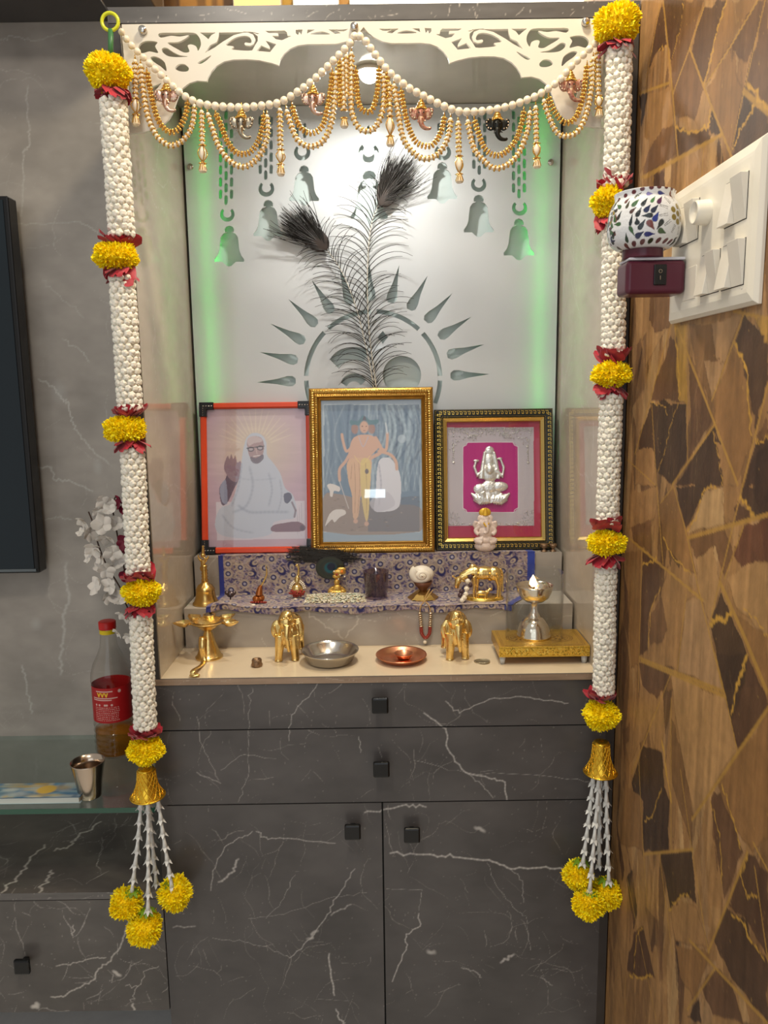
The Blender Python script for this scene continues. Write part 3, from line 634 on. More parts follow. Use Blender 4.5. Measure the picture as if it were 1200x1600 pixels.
# ceiling spotlight
spt = thing('recessed_spotlight', 'small round lit spotlight in the ceiling of the shrine niche', 'spotlight', (SPOT[0], SPOT[1], 1.10))
MB().lathe([(.021, 0), (.021, -.005), (.025, -.006), (.026, 0)], (SPOT[0], SPOT[1], 1.0995), 32, closed=True).build('trim_ring', M_white, spt)
MB().ell((SPOT[0], SPOT[1], 1.096), (.0205, .0205, .020), 24, 14).build('diffuser', mat('spot_diffuser', (255, 250, 235), emit=(255, 250, 235), estr=9), spt)
# bright cove lamps above the cabinet
for u0, u1, st, c, lb in ((365, 440, 1.2, (255, 196, 110), 'short dim amber light panel above the cabinet top'), (458, 530, 3.5, (255, 248, 232), 'short bright white light panel above the cabinet, next to the amber one'), (546, 925, 3.5, (255, 248, 232), 'long bright white light panel above the cabinet top, right part')):
    p0, p1 = at(u0, 10, .38), at(u1, 4, .38)
    t = thing('light_panel', lb, 'light', ((p0[0] + p1[0]) / 2, .39, 1.262))
    MB().box(p0[0], p1[0], .372, .3995, 1.262, 1.32).build('housing', M_white, t, smooth=False, bevel=.002)
    MB().box(p0[0] + .003, p1[0] - .003, .369, .3725, 1.265, 1.317).build('diffuser', mat('lamp_diffuser', c, emit=c, estr=st), t, smooth=False)

# ------------------------------------------------------------------ carved valance
VY = -.012
def pv(u, v): q = at(u, v, VY); return (q[0], q[2])
def z1(l): return [(190 + x / 5.714, 20 + y / 5.714) for x, y in l]
def z2(l): return [(380 + x / 5.714, 20 + y / 5.714) for x, y in l]
CX0 = at(568, 42, VY)[0]
halfO = [(568, 42), (562, 50), (553, 58), (540, 65), (525, 68.5), (500, 69), (480, 69), (465, 71), (453, 76), (444, 84), (438, 93), (435.5, 102), (425, 98.5), (405, 94), (385, 92.5), (365, 93), (350, 96), (338, 103), (330, 112), (325, 121), (323.5, 127), (308, 126), (295, 130), (285, 138), (279, 148), (275, 160), (270, 175), (263, 187), (252, 197), (238, 203), (222, 207), (198, 209)]
halfO = [pv(*p) for p in halfO]; topz = at(190, 38, VY)[2]; lx = at(190, 38, VY)[0]
halfO += [(lx + .002, halfO[-1][1]), (lx, topz)]
outer = halfO + [(2 * CX0 - x, z) for x, z in reversed(halfO[1:])]
H = [smoothpoly(z1([(150,310),(180,265),(240,250),(318,262),(300,300),(325,358),(250,345),(180,360)]), 4),
     smoothpoly(z1([(335,182),(480,178),(640,178),(690,215),(708,270),(700,310),(680,340),(665,300),(620,282),(590,295),(605,345),(560,355),(500,325),(410,268),(500,262),(560,235),(600,200),(520,212),(440,205),(350,222)]), 3),
     smoothpoly(z1([(360,320),(400,312),(460,350),(520,378),(590,390),(500,396),(420,388),(370,355)]), 4),
     smoothpoly(z1([(258,400),(290,388),(340,405),(385,445),(400,520),(350,480),(290,440)]), 4),
     smoothpoly(z1([(478,490),(510,460),(560,458),(598,490),(590,520),(540,525),(495,512)]), 4),
     smoothpoly(z1([(680,445),(740,410),(800,380),(770,415),(710,455)]), 3),
     z1([(700,176),(840,176),(800,200),(775,235),(745,210)]),
     z1([(870,176),(1160,172),(1080,178),(1000,200),(900,260),(830,310),(745,358),(790,290),(850,260),(865,220)]),
     smoothpoly(z1([(930,285),(1010,225),(1090,205),(1140,215),(1160,250),(1150,270),(1105,265),(1100,285),(1150,300),(1180,295),(1160,335),(1060,335),(980,325),(1000,300)]), 3),
     z1([(1165,172),(1190,172),(1190,178),(1230,184),(1210,190)]),
     z2([(0,168),(80,170),(130,210),(130,250),(100,300),(80,335),(0,335),(20,290),(60,295),(95,280),(110,240),(90,195),(40,175),(0,175)]),
     z2([(195,162),(370,158),(390,175),(395,205),(430,208),(345,245),(290,235),(260,205),(315,205),(310,180),(230,180)]),
     z2([(200,248),(240,262),(295,280),(240,350),(120,340),(160,292),(240,325),(235,300)]),
     z2([(470,152),(530,148),(520,195),(500,170),(490,200),(470,180)]), z2([(575,150),(640,150),(570,185)]),
     smoothpoly(z2([(600,190),(660,170),(720,168),(775,190),(700,194)]), 3), z2([(760,148),(820,148),(870,182),(820,188)]), z2([(820,148),(940,145),(900,165),(850,165)]),
     [(199,110),(204,112),(226,137),(222,150),(215,190),(205,192),(200,180)], [(233,137),(252,130),(246,138),(236,146)],
     [(236,152),(252,142),(258,148),(240,162)]]
HL = [[pv(*p) for p in h] for h in H]
holesv = HL + [[(2 * CX0 - x, z) for x, z in h] for h in HL]
val = thing('carved_valance', 'white scalloped fretwork valance screwed across the top of the shrine niche', 'valance', (CX0, VY, topz))
cutplate('fretwork', outer, holesv, .005, M_white, lambda c: np.stack([c[:, 0], VY + .0025 + c[:, 2], c[:, 1]], 1), val, bevel=.0006)
for u, v in ((222, 46), (553.5, 41), (916, 33)):
    c = at(u, v, VY - .006); MB().lathe([(0, -.002), (.004, -.002), (.0065, 0), (.0065, .008), (.005, .008), (.005, .014), (0, .014)], (c[0], VY - .006, c[2]), 20, M=np.array([[1, 0, 0], [0, 0, 1], [0, 1, 0]])).build('standoff_screw', M_steel, val)
MB().box(lx + .02, 2 * CX0 - lx - .02, VY + .005, -.0008, topz - .012, topz - .004).build('mounting_strip', M_white, val, smooth=False)

# ------------------------------------------------------------------ thin glass panes (transparent + Fresnel gloss)
def pane_mat(name, tint=(255, 255, 255), rough=.02, ior=1.5, mn=0.0):
    M = bpy.data.materials.new(name); M.use_nodes = True; n = M.node_tree.nodes; L = M.node_tree.links; n.remove(n['Principled BSDF'])
    t = n.new('ShaderNodeBsdfTransparent'); t.inputs[0].default_value = (*lin(tint), 1); g = n.new('ShaderNodeBsdfGlossy'); g.inputs['Roughness'].default_value = rough
    f = n.new('ShaderNodeLayerWeight'); f.inputs['Blend'].default_value = .5; pw = n.new('ShaderNodeMath'); pw.operation = 'POWER'; pw.inputs[1].default_value = 4.0; L.new(f.outputs['Facing'], pw.inputs[0])
    mu = n.new('ShaderNodeMath'); mu.operation = 'MULTIPLY'; mu.inputs[1].default_value = .85; L.new(pw.outputs[0], mu.inputs[0]); mx = n.new('ShaderNodeMixShader')
    a = n.new('ShaderNodeMath'); a.operation = 'ADD'; a.inputs[1].default_value = mn + .04; L.new(mu.outputs[0], a.inputs[0])
    L.new(a.outputs[0], mx.inputs[0]); L.new(t.outputs[0], mx.inputs[1]); L.new(g.outputs[0], mx.inputs[2]); L.new(mx.outputs[0], n['Material Output'].inputs[0]); return M
M_pane = pane_mat('picture_glass', mn=.03)
def mpp(Y, v): return float(np.linalg.norm(at(600, v, Y) - at(601, v, Y)))
XZ = np.array([[1, 0, 0], [0, 0, -1], [0, 1, 0]])       # lathe axis z -> front (-y)

# ------------------------------------------------------------------ framed pictures on the upper step
class Frame:
    def __init__(s, name, label, TL, TR, BL, BR, Yb, Yt, z0, tilt_note=None):
        tl, tr, bl, br = at(*TL, Yt), at(*TR, Yt), at(*BL, Yb), at(*BR, Yb)
        s.w = ((tr - tl)[0] + (br - bl)[0]) / 2; s.z0 = z0
        xc = (tl[0] + tr[0] + bl[0] + br[0]) / 4; top = (tl[2] + tr[2]) / 2
        s.h = math.hypot(top - z0, Yt - Yb); s.th = math.atan2(Yt - Yb, top - z0)
        s.O = np.array([xc, Yb, z0]); s.th_s, s.th_c = math.sin(s.th), math.cos(s.th)
        s.root = thing(name, label, 'framed picture', s.O)
    def W(s, V):
        V = np.asarray(V, float); o = np.empty_like(V)
        o[..., 0] = s.O[0] + V[..., 0]; o[..., 1] = s.O[1] + V[..., 2] * s.th_s + V[..., 1] * s.th_c; o[..., 2] = s.O[2] + V[..., 2] * s.th_c - V[..., 1] * s.th_s
        return o
    def loc(s, pts, off, sc, t=0):
        n = np.array([0, s.th_c, -s.th_s]); out = []
        for p in pts:
            r = ray(off[0] + p[0] / sc, off[1] + p[1] / sc); o = s.O + n * t; k = n.dot(o - CAM) / n.dot(r); q = CAM + k * r - s.O
            out.append((q[0], q[2] * s.th_c + q[1] * s.th_s))
        return np.array(out)
    def build(s, mb, name, m, parent=None, **k):
        mb.v = [s.W(q) for q in mb.v]; return mb.build(name, m, parent or s.root, **k)
    def rings(s, mb, prof, col=None):
        'mitred moulding; prof = (inset, depth)'
        vs = []
        for i, t in prof:
            x0, x1, z0, z1 = -s.w / 2 + i, s.w / 2 - i, i, s.h - i
            vs += [(x0, t, z0), (x1, t, z0), (x1, t, z1), (x0, t, z1)]
        f = [(k * 4 + j, k * 4 + (j + 1) % 4, k * 4 + 4 + (j + 1) % 4, k * 4 + 4 + j) for k in range(len(prof) - 1) for j in range(4)]
        return mb.raw(vs, f, col)
    def along(s, inset, step):
        x0, x1, z0, z1 = -s.w / 2 + inset, s.w / 2 - inset, inset, s.h - inset; out = []
        for a, b, d in (((x0, z0), (x1, z0), 0), ((x1, z0), (x1, z1), 1), ((x1, z1), (x0, z1), 0), ((x0, z1), (x0, z0), 1)):
            L = math.hypot(b[0] - a[0], b[1] - a[1]); n = int(L / step)
            out += [(a[0] + (b[0] - a[0]) * (i + .5) / n, a[1] + (b[1] - a[1]) * (i + .5) / n, d) for i in range(n)]
        return out
ZS2 = .170
M_print = mat('printed_picture', vc=True, rough=.35)
M_orange = mat('orange_frame', (214, 72, 34), rough=.28, noise=.06)
M_blk = mat('black_plastic', (16, 16, 18), rough=.25)
# --- 1 orange frame, robed man
F1 = Frame('picture_frame', 'orange framed picture of a seated person in white robes, with black corner guards', (310, 631), (485, 626), (317, 861), (491, 853), .294, .344, ZS2)
mb = MB(); F1.rings(mb, [(0, .016), (0, .003), (.002, 0), (.010, 0), (.013, .004), (.013, .010)]); F1.build(mb, 'frame', M_orange, smooth=False)
mb = MB(); mb.box(-F1.w / 2 + .002, F1.w / 2 - .002, .012, .016, .002, F1.h - .002); F1.build(mb, 'backing_board', M_blk, smooth=False)
for sx, sz in ((-1, 0), (1, 0), (1, 1), (-1, 1)):
    mb = MB(); cx = sx * F1.w / 2; cz = sz * F1.h; L = .030; d = -1 if sz else 1
    q = sorted
    a, b = q((cx + sx * .0012, cx - sx * L)); c, e = q((cz - d * .0012, cz + d * .0145)); mb.box(a, b, -.002, .0165, c, e)
    a, b = q((cx + sx * .0012, cx - sx * .0145)); c, e = q((cz - d * .0012, cz + d * L)); mb.box(a, b, -.0021, .0166, c, e)
    g_ = F1.build(mb, 'corner_guard', M_blk, smooth=False, bevel=.001)
    mb = MB()
    for k in range(4): mb.ell((cx - sx * (.008 + k * .006), -.0025, cz + d * .007), (.0022, .0008, .0012), 8, 6); mb.ell((cx - sx * .007, -.0025, cz + d * (.012 + k * .005)), (.0006, .0006, .0018), 6, 4)
    F1.build(mb, 'silver_motif', M_steel, g_)
cv = Canvas(-F1.w / 2 + .0125, F1.w / 2 - .0125, .0125, F1.h - .0125, .0011, (186, 160, 176))
def L1(p): return F1.loc(p, (290, 600), 4, .008)
hc = L1([(440, 400)])[0]
d_ = np.hypot(cv.A - hc[0], cv.B - hc[1]); k_ = np.clip(1 - d_ / .12, 0, 1)[..., None]; cv.C = cv.C * (1 - k_ * .7) + lin((214, 206, 172)) * k_ * .7
st = vnoise(cv.A.shape, (40, 3), 3, 2); cv.mul(.93 + .14 * st)
for a in np.linspace(20, 160, 15): cv.stroke([hc + np.array([math.cos(R(a)), math.sin(R(a))]) * .035, hc + np.array([math.cos(R(a)), math.sin(R(a))]) * .085], [.003, .001], (226, 216, 190), .35, .8)
cv.fill(L1([(190,738),(745,730),(748,965),(195,978)]), (206, 200, 212), .9)
for x in (700, 712, 724): cv.stroke(L1([(x, 745), (x, 950)]), .0006, (150, 140, 160), .7)
cv.fill(smoothpoly(L1([(245,600),(270,560),(330,590),(300,660),(262,740),(225,752),(212,650)])), (98, 82, 102))
cv.fill(smoothpoly(L1([(385,330),(430,305),(480,322),(505,370),(508,440),(545,490),(592,560),(622,650),(668,690),(692,770),(684,835),(600,850),(548,870),(548,920),(500,950),(380,965),(240,950),(188,905),(190,830),(222,772),(282,742),(332,600),(350,480),(362,400)])), (186, 192, 208))
cv.fill(smoothpoly(L1([(262,450),(275,470),(285,438),(298,470),(310,445),(322,490),(345,485),(340,560),(325,610),(282,600),(248,550),(240,510)])), (142, 118, 132))
cv.fill(smoothpoly(L1([(215,650),(250,600),(262,740),(228,735)])), (150, 156, 182), .8)
for p, w, a in [([(350,500),(330,640),(290,760)], .004, .35), ([(400,520),(420,640),(380,760),(300,800)], .005, .3), ([(520,560),(540,660),(520,760)], .004, .3), ([(330,760),(400,800),(520,800),(640,800)], .005, .35), ([(230,820),(300,900),(420,930)], .004, .3), ([(590,600),(600,700),(580,790)], .003, .3), ([(300,580),(420,600),(560,590)], .003, .2)]: cv.stroke(smoothpoly(L1(p), 5, False), w, (138, 146, 170), a, .9)
cv.fill(smoothpoly(L1([(388,345),(430,325),(475,340),(490,390),(480,450),(450,490),(410,470),(388,410)])), (164, 138, 142)); cv.fill(smoothpoly(L1([(385,345),(425,325),(470,338),(476,360),(430,370),(395,385)])), (196, 182, 186), .8)
cv.fill(smoothpoly(L1([(405,455),(440,462),(482,440),(485,470),(450,498),(415,488)])), (108, 96, 110), .9); cv.stroke(L1([(425,452),(465,446)]), .002, (225, 220, 222), .7)
for c in ((408, 408), (466, 400)): q = L1([c])[0]; cv.ell(q, .0068, .0052, (44, 38, 48)); cv.ell(q, .0050, .0034, (172, 158, 166))
cv.stroke(L1([(382,402),(492,388)]), .0016, (44, 38, 48)); cv.stroke(L1([(440,405),(446,435)]), .002, (200, 178, 176), .6)
cv.fill(smoothpoly(L1([(545,885),(620,868),(700,860),(748,888),(742,915),(700,922),(545,922)])), (126, 92, 106)); cv.ell(L1([(728, 900)])[0], .005, .006, (90, 64, 80))
cv.fill(smoothpoly(L1([(615,690),(650,680),(665,710),(640,745),(618,735)])), (92, 90, 112)); cv.stroke(L1([(665,740),(688,790),(680,830)]), .004, (120, 96, 110), .8)
mb = MB(); cv.mesh(mb, lambda A, B: np.stack([A, np.full_like(A, .008), B], -1)); F1.build(mb, 'picture', M_print, smooth=False)
mb = MB(); x, z0, z1_ = F1.w / 2 - .0126, .0126, F1.h - .0126; mb.raw([(-x, .0062, z0), (x, .0062, z0), (x, .0062, z1_), (-x, .0062, z1_)], [(0, 1, 2, 3)]); F1.build(mb, 'glass', M_pane, smooth=False)

# --- 2 gold ribbed frame
M_gframe = mat('gold_frame', (168, 126, 56), rough=.32, metal=.85, noise=.15, nscale=50)
M_gbead = mat('gold_frame_bead', (222, 186, 104), rough=.22, metal=1)
F2 = Frame('picture_frame', 'tall gold beaded frame with a blue print of a standing deity and white cow', (482, 608), (677, 603), (486, 853), (679, 848), .2735, .323, ZS2)
mb = MB(); F2.rings(mb, [(0, .018), (0, .002), (.002, -.002), (.006, -.004), (.010, -.004), (.013, -.001), (.0175, -.002), (.021, .003), (.023, .002), (.0255, .006), (.0255, .012)]); fr = F2.build(mb, 'frame', M_gframe, smooth=False)
mb = MB()
for x, z, d in F2.along(.008, .0052): mb.ell((x, -.0042, z), (.0042 if d else .0017, .0015, .0017 if d else .0042), 8, 6)
for x, z, d in F2.along(.0155, .0046): mb.ell((x, -.001, z), .0019, 8, 6)
F2.build(mb, 'bead_moulding', M_gbead, fr)
mb = MB()
for x, z, d in F2.along(.0245, .0035): mb.ell((x, .0042, z), .0009, 6, 4)
F2.build(mb, 'inner_beading', M_gbead, fr)
mb = MB(); mb.box(-F2.w / 2 + .002, F2.w / 2 - .002, .013, .018, .002, F2.h - .002); F2.build(mb, 'backing_board', M_blk, smooth=False)
cv = Canvas(-F2.w / 2 + .025, F2.w / 2 - .025, .025, F2.h - .025, .001, (150, 166, 182)); S_, O_ = 5.714, (480, 600)
def L2(p): return F2.loc(p, O_, S_, .0095)
q = L2([(150,185),(1005,185),(1005,1320),(150,1320)]); cv.stroke(np.vstack([q, q[:1]]), .0012, (225, 232, 232), .8)
cv.fill(q, (104, 124, 146), .95)
r_ = np.random.default_rng(4)
for i in range(70):
    x = r_.uniform(160, 990); cv.stroke(smoothpoly(L2([(x, 190), (x + r_.normal() * 40, 500), (x + r_.normal() * 60, 950)]), 5, False), r_.uniform(.001, .006), [(64, 84, 112), (150, 168, 184), (84, 108, 128), (176, 190, 200)][r_.integers(4)], r_.uniform(.2, .5), .9)
for i in range(24):
    x = r_.uniform(620, 1000); cv.stroke(smoothpoly(L2([(x, 200), (x + 60 + r_.normal() * 40, 420), (x - 40, 700)]), 5, False), r_.uniform(.002, .006), [(54, 70, 94), (168, 186, 198)][i % 2], .35, .9)
cv.fill(smoothpoly(L2([(150,1000),(260,980),(400,1010),(620,1060),(800,1080),(1003,1100),(1003,1318),(150,1318)]), 3), (152, 130, 114), .85)
cv.fill(L2([(560,1020),(1003,1000),(1003,1318),(540,1318)]), (92, 98, 112), .6)
for i in range(60):
    p = (r_.uniform(160, 1000), r_.uniform(1000, 1310)); cv.ell(L2([p])[0], r_.uniform(.001, .004), .001, [(120, 98, 84), (178, 160, 142), (84, 78, 80)][i % 3], .5)
# white cow behind
cv.fill(smoothpoly(L2([(640,690),(700,655),(760,680),(820,780),(838,900),(830,1060),(790,1120),(700,1140),(600,1130),(610,1000),(620,820)])), (202, 202, 212))
cv.stroke(smoothpoly(L2([(640,720),(660,900),(640,1080)]), 5, False), .004, (160, 160, 178), .5); cv.fill(smoothpoly(L2([(560,1050),(700,960),(780,1040),(760,1100),(620,1140)])), (184, 182, 194), .7)
SK = (198, 160, 140); SKD = (158, 120, 106)
cv.stroke(smoothpoly(L2([(420,540),(350,680),(290,760),(290,860)]), 5, False), [.006] * 16, SK); cv.stroke(smoothpoly(L2([(400,560),(350,600),(320,510),(310,450)]), 5, False), .0055, SK); cv.stroke(smoothpoly(L2([(610,480),(660,600),(560,670),(545,760)]), 5, False), .007, SK)
cv.stroke(smoothpoly(L2([(640,600),(740,630),(790,690),(800,760)]), 5, False), .006, SK); cv.stroke(smoothpoly(L2([(640,560),(700,590),(715,500),(715,440)]), 5, False), .0055, SK)
cv.stroke(L2([(715,440),(700,350)]), .003, (200, 206, 212), .8); cv.ell(L2([(845, 490)])[0], .009, .009, (186, 200, 212), .6)
cv.fill(smoothpoly(L2([(400,500),(470,455),(560,455),(620,490),(640,560),(570,640),(550,690),(400,700),(370,640)])), SK)
cv.fill(smoothpoly(L2([(370,680),(560,670),(570,800),(560,960),(545,1180),(520,1215),(480,1000),(455,1180),(410,1190),(400,1000),(365,850)])), (204, 168, 138)); cv.fill(smoothpoly(L2([(480,690),(560,690),(560,900),(545,1190),(515,1190),(480,960)])), (206, 186, 120), .85)
for p in ([(420,700),(430,900),(425,1150)], [(460,700),(470,900),(450,1150)], [(520,700),(530,900),(530,1150)], [(400,720),(390,850)]): cv.stroke(smoothpoly(L2(p), 5, False), .0014, (150, 112, 92), .5)
for c in ((432, 1225), (530, 1248)): cv.ell(L2([c])[0], .005, .005, SK)
for c, k in (((425, 400), .9), ((575, 400), .9)): cv.ell(L2([c])[0], .0085 * k, .011, SKD, .9)
cv.fill(smoothpoly(L2([(388,322),(450,330),(500,280),(560,322),(630,318),(610,360),(400,365)])), (82, 118, 128), .9); cv.ell(L2([(508, 385)])[0], .0095, .013, SK); cv.fill(L2([(488,325),(510,278),(532,325)]), (92, 84, 96))
for c in ((492, 378), (528, 378)): cv.ell(L2([c])[0], .0016, .0008, (70, 52, 52))
cv.stroke(L2([(500,415),(520,415)]), .001, (150, 84, 80)); cv.stroke(smoothpoly(L2([(460,470),(500,560),(545,470)]), 5, False), .0016, (176, 176, 196), .8); cv.stroke(smoothpoly(L2([(420,640),(490,720),(560,640)]), 5, False), .0012, (220, 196, 130), .8)
cv.ell(L2([(532, 780)])[0], .004, .0055, (106, 92, 92)); cv.stroke(L2([(285,860),(370,1110)]), .0018, (198, 190, 190), .8)
for poly in ([(178,905),(215,890),(290,920),(285,960),(240,955),(225,1005),(205,1000),(200,955)], [(160,1265),(200,1160),(260,1120),(330,1125),(345,1160),(290,1190),(245,1235),(220,1210),(180,1250)]): cv.fill(smoothpoly(L2(poly)), (214, 208, 206), .95)
mb = MB(); cv.mesh(mb, lambda A, B: np.stack([A, np.full_like(A, .0095), B], -1)); F2.build(mb, 'picture', M_print, smooth=False)
mb = MB(); i = .0256; mb.raw([(-F2.w / 2 + i, .0075, i), (F2.w / 2 - i, .0075, i), (F2.w / 2 - i, .0075, F2.h - i), (-F2.w / 2 + i, .0075, F2.h - i)], [(0, 1, 2, 3)]); F2.build(mb, 'glass', M_pane, smooth=False)

# --- 3 black and gold frame with silver relief
F3 = Frame('picture_frame', 'black and gold frame with a silver relief of a seated goddess on magenta', (677, 642), (864, 636), (683, 848), (866, 846), .294, .338, ZS2)
mb = MB(); F3.rings(mb, [(0, .020), (0, .001), (.0015, -.001), (.017, .001), (.018, .003)]); f3 = F3.build(mb, 'frame', mat('dark_green_frame', (26, 28, 20), rough=.3), smooth=False)
mb = MB()
for x, z, d in F3.along(.0085, .0088):
    u = (0, 1) if d else (1, 0)
    def rb(a0, a1, b0, b1):
        if d: mb.box(x + b0, x + b1, -.0016, .0006, z + a0, z + a1)
        else: mb.box(x + a0, x + a1, -.0016, .0006, z + b0, z + b1)
    rb(-.0034, .0030, .0030, .0040); rb(.0022, .0032, -.0020, .0040); rb(-.0012, .0032, -.0028, -.0018); rb(-.0012, -.0003, -.0024, .0012)
for x, z, d in F3.along(.0022, .0040): mb.ell((x, -.0012, z), .0008, 6, 4)
for x, z, d in F3.along(.0158, .0036): mb.ell((x, 0, z), .0008, 6, 4)
F3.build(mb, 'gold_key_pattern', M_goldp, f3, smooth=False)
mb = MB(); F3.rings(mb, [(.0178, .002), (.019, .0005), (.0255, .005), (.0265, .004), (.0275, .007), (.0275, .014)]); F3.build(mb, 'inner_moulding', mat('satin_gold', (206, 178, 110), rough=.25, metal=.9), smooth=False)
mb = MB(); mb.box(-F3.w / 2 + .002, F3.w / 2 - .002, .016, .020, .002, F3.h - .002); F3.build(mb, 'backing_board', M_blk, smooth=False)
def L3(p): return F3.loc(p, (660, 620), 5.4545, .0125)
cv = Canvas(-F3.w / 2 + .027, F3.w / 2 - .027, .027, F3.h - .027, .0009, (168, 52, 84)); cv.fill(L3([(212,262),(948,258),(952,1098),(216,1100)]), (184, 178, 186))
cv.fill(L3([(345,430),(385,390),(770,388),(815,425),(818,945),(780,985),(380,985),(345,950)]), (176, 28, 120)); q = L3([(345,430),(355,420),(372,412),(385,388),(770,386),(785,412),(815,425),(818,945),(800,955),(785,965),(780,985),(380,985),(372,965),(345,950)]); cv.stroke(np.vstack([q, q[:1]]), .0014, (214, 210, 216))
mb = MB(); cv.mesh(mb, lambda A, B: np.stack([A, np.full_like(A, .0125), B], -1)); F3.build(mb, 'mount_board', M_print, smooth=False)
M_silver = mat('embossed_silver', (226, 226, 222), rough=.3, metal=.75, bump=.5, bscale=260)
r_ = np.random.default_rng(9); mb = MB()
def sp(p, r, f=.5): q = L3([p])[0]; mb.ell((q[0], .0115, q[1]), (r, .0009, r * f), 7, 5, M=np.array([[math.cos(a_), 0, -math.sin(a_)], [0, 1, 0], [math.sin(a_), 0, math.cos(a_)]]))
for i in range(520):
    a_ = r_.uniform(0, 3.14); k = r_.random()
    if k < .7:
        x = r_.uniform(218, 946); e = abs(x - 580) / 360; y = 265 + r_.random() ** 1.6 * (60 + 130 * e ** 2)
    elif k < .82: x = 218 + 728 * (r_.random() < .5) + 0; x = 262 if x < 500 else 895; x += r_.normal() * 4; y = 400 + 160 * r_.random()
    else: x = r_.uniform(218, 946); y = 1096 - abs(r_.normal()) * 14
    sp((x, y), r_.uniform(.0007, .0018), r_.uniform(.3, .8))
for s_ in (-1, 1):
    for i in range(70):
        a_ = r_.uniform(0, 3.14); rr = r_.uniform(0, 1) ** .5 * 110; th = r_.uniform(0, math.pi / 2); sp((582 + s_ * (365 - rr * math.cos(th)), 1095 - rr * 1.4 * math.sin(th)), .0009, .5)
    q = L3([(582 + s_ * 318, 400), (582 + s_ * 318, 540)]); mb.tube([(q[0][0], .0115, q[0][1]), (q[1][0], .0115, q[1][1])], .0004, 5); a_ = 0; sp((582 + s_ * 318, 560), .003, .8)
# two short words in Devanagari strokes above the opening
def strokes(L): 
    for p in L: q = L3(p); mb.tube([(a, .0112, b) for a, b in q], .00055, 5)
strokes([[(398,328),(460,326)], [(402,330),(400,350),(412,345),(416,332)], [(424,328),(424,362)], [(424,362),(432,372),(440,366)], [(438,330),(440,348),(452,346)], [(456,328),(456,362)]])
strokes([[(680,326),(760,324)], [(686,340),(694,350),(704,338),(706,352)], [(712,326),(712,358)], [(724,326),(724,358)], [(734,330),(736,348),(750,346)], [(756,326),(756,360)]])
F3.build(mb, 'silver_filigree', M_silver)
fg = MB()
def e3(u, v, ru, rv, rd=.004, t=.010): q = L3([(u, v)])[0]; k = mpp(.3, 740) / 5.4545; fg.ell((q[0], t, q[1]), (ru * k, rd, rv * k), 14, 10)
def t3(pts, r, t=.009): q = L3(pts); k = mpp(.3, 740) / 5.4545; fg.tube([(a, t, b) for a, b in q], np.array(r) * k, 8)
e3(568, 540, 44, 62, .006); e3(570, 460, 42, 40, .005); t3([(570,420),(570,440)], [8, 20]); t3([(530,470),(515,580),(500,700)], [14, 20, 26]); t3([(606,470),(625,560),(640,650)], [14, 18, 20])
e3(575, 650, 72, 80, .007); e3(570, 620, 40, 50, .010, .008); t3([(620,620),(680,680),(690,600),(665,535)], [22, 20, 14, 10]); t3([(520,620),(465,670),(440,600),(455,550)], [22, 22, 14, 10]); e3(660, 528, 22, 14, .004); e3(458, 545, 28, 12, .004)
e3(655,765,78,44,.006); e3(495,785,66,46,.006); e3(572,770,80,60,.006); e3(565,850,56,66,.005); e3(610,830,60,46,.004); t3([(500,820),(540,900)], [34, 22]); t3([(640,700),(655,640)], [18, 14])
for a in range(-5, 6):
    if a: x = 578 + a * 33; t3([(578 + a * 14, 900), (578 + a * 24, 870 - abs(a) * 2), (x, 828 - (abs(a) % 2) * 8)], [26, 30, 8], .0095)
for a in range(-4, 5): t3([(578 + a * 20, 905), (578 + a * 36, 895 - abs(a) * 5)], [26, 12], .0095)
fg.v = [F3.W(q) for q in fg.v]; blob('goddess_relief', fg, M_silver, F3.root, .0011, 1)
mb = MB(); i = .0276; mb.raw([(-F3.w / 2 + i, .0058, i), (F3.w / 2 - i, .0058, i), (F3.w / 2 - i, .0058, F3.h - i), (-F3.w / 2 + i, .0058, F3.h - i)], [(0, 1, 2, 3)]); F3.build(mb, 'glass', M_pane, smooth=False)

# ------------------------------------------------------------------ brocade cloth over the steps
M_cloth = mat('brocade', vc=True, rough=.55, bump=.4, bscale=500, sheen=.3)
T1 = .0835; Z2 = .1675
n_s, n_u = 230, 430
ss = np.linspace(0, 1, n_s); uu = np.linspace(0, 1, n_u)
xl_t, xr_t = at(341, 862, .269)[0], at(836, 855, .269)[0]
xl_b, xr_b = at(322, 948, .166)[0], at(800, 940, .166)[0]
path = np.array([(.330, Z2 + .0006), (.272, Z2 + .0006), (.2670, Z2 - .002), (.2665, T1 + .010), (.2630, T1 + .003), (.2560, T1 + .0012), (.172, T1 + .0012), (.1665, T1 - .001), (.1660, T1 - .011)])
pp = resample(smoothpoly(path, 6, False), n=n_s); dl = np.concatenate([[0], np.cumsum(np.linalg.norm(np.diff(pp, axis=0), axis=1))])
kk = np.clip((dl - .16) / .10, 0, 1)[:, None]
Xl = xl_t * (1 - kk) + (xl_b) * kk; Xr = xr_t * (1 - kk) + xr_b * kk
X = Xl + (Xr - Xl) * uu[None, :]
wrn = vnoise((n_s, n_u), (3, 14), 5, 3) - .5
Yc = pp[:, 0][:, None] - np.abs(wrn) * .006 * np.clip((dl - .065) / .02, 0, 1)[:, None]; Zc = pp[:, 1][:, None] + np.abs(wrn) * .004 * np.clip((dl - .15) / .03, 0, 1)[:, None]
endz = np.clip((dl - (dl[-1] - .02)) / .02, 0, 1)[:, None] * (np.sin(uu * 23) * .0035 + (vnoise((1, n_u), (1, 20), 8, 2) - .5) * .008)
Zc = Zc + endz
lump = np.exp(-((uu - .06) / .05) ** 2)[None, :] * np.exp(-((dl - dl[-1] + .03) / .03) ** 2)[:, None] * .010; Zc = Zc + lump
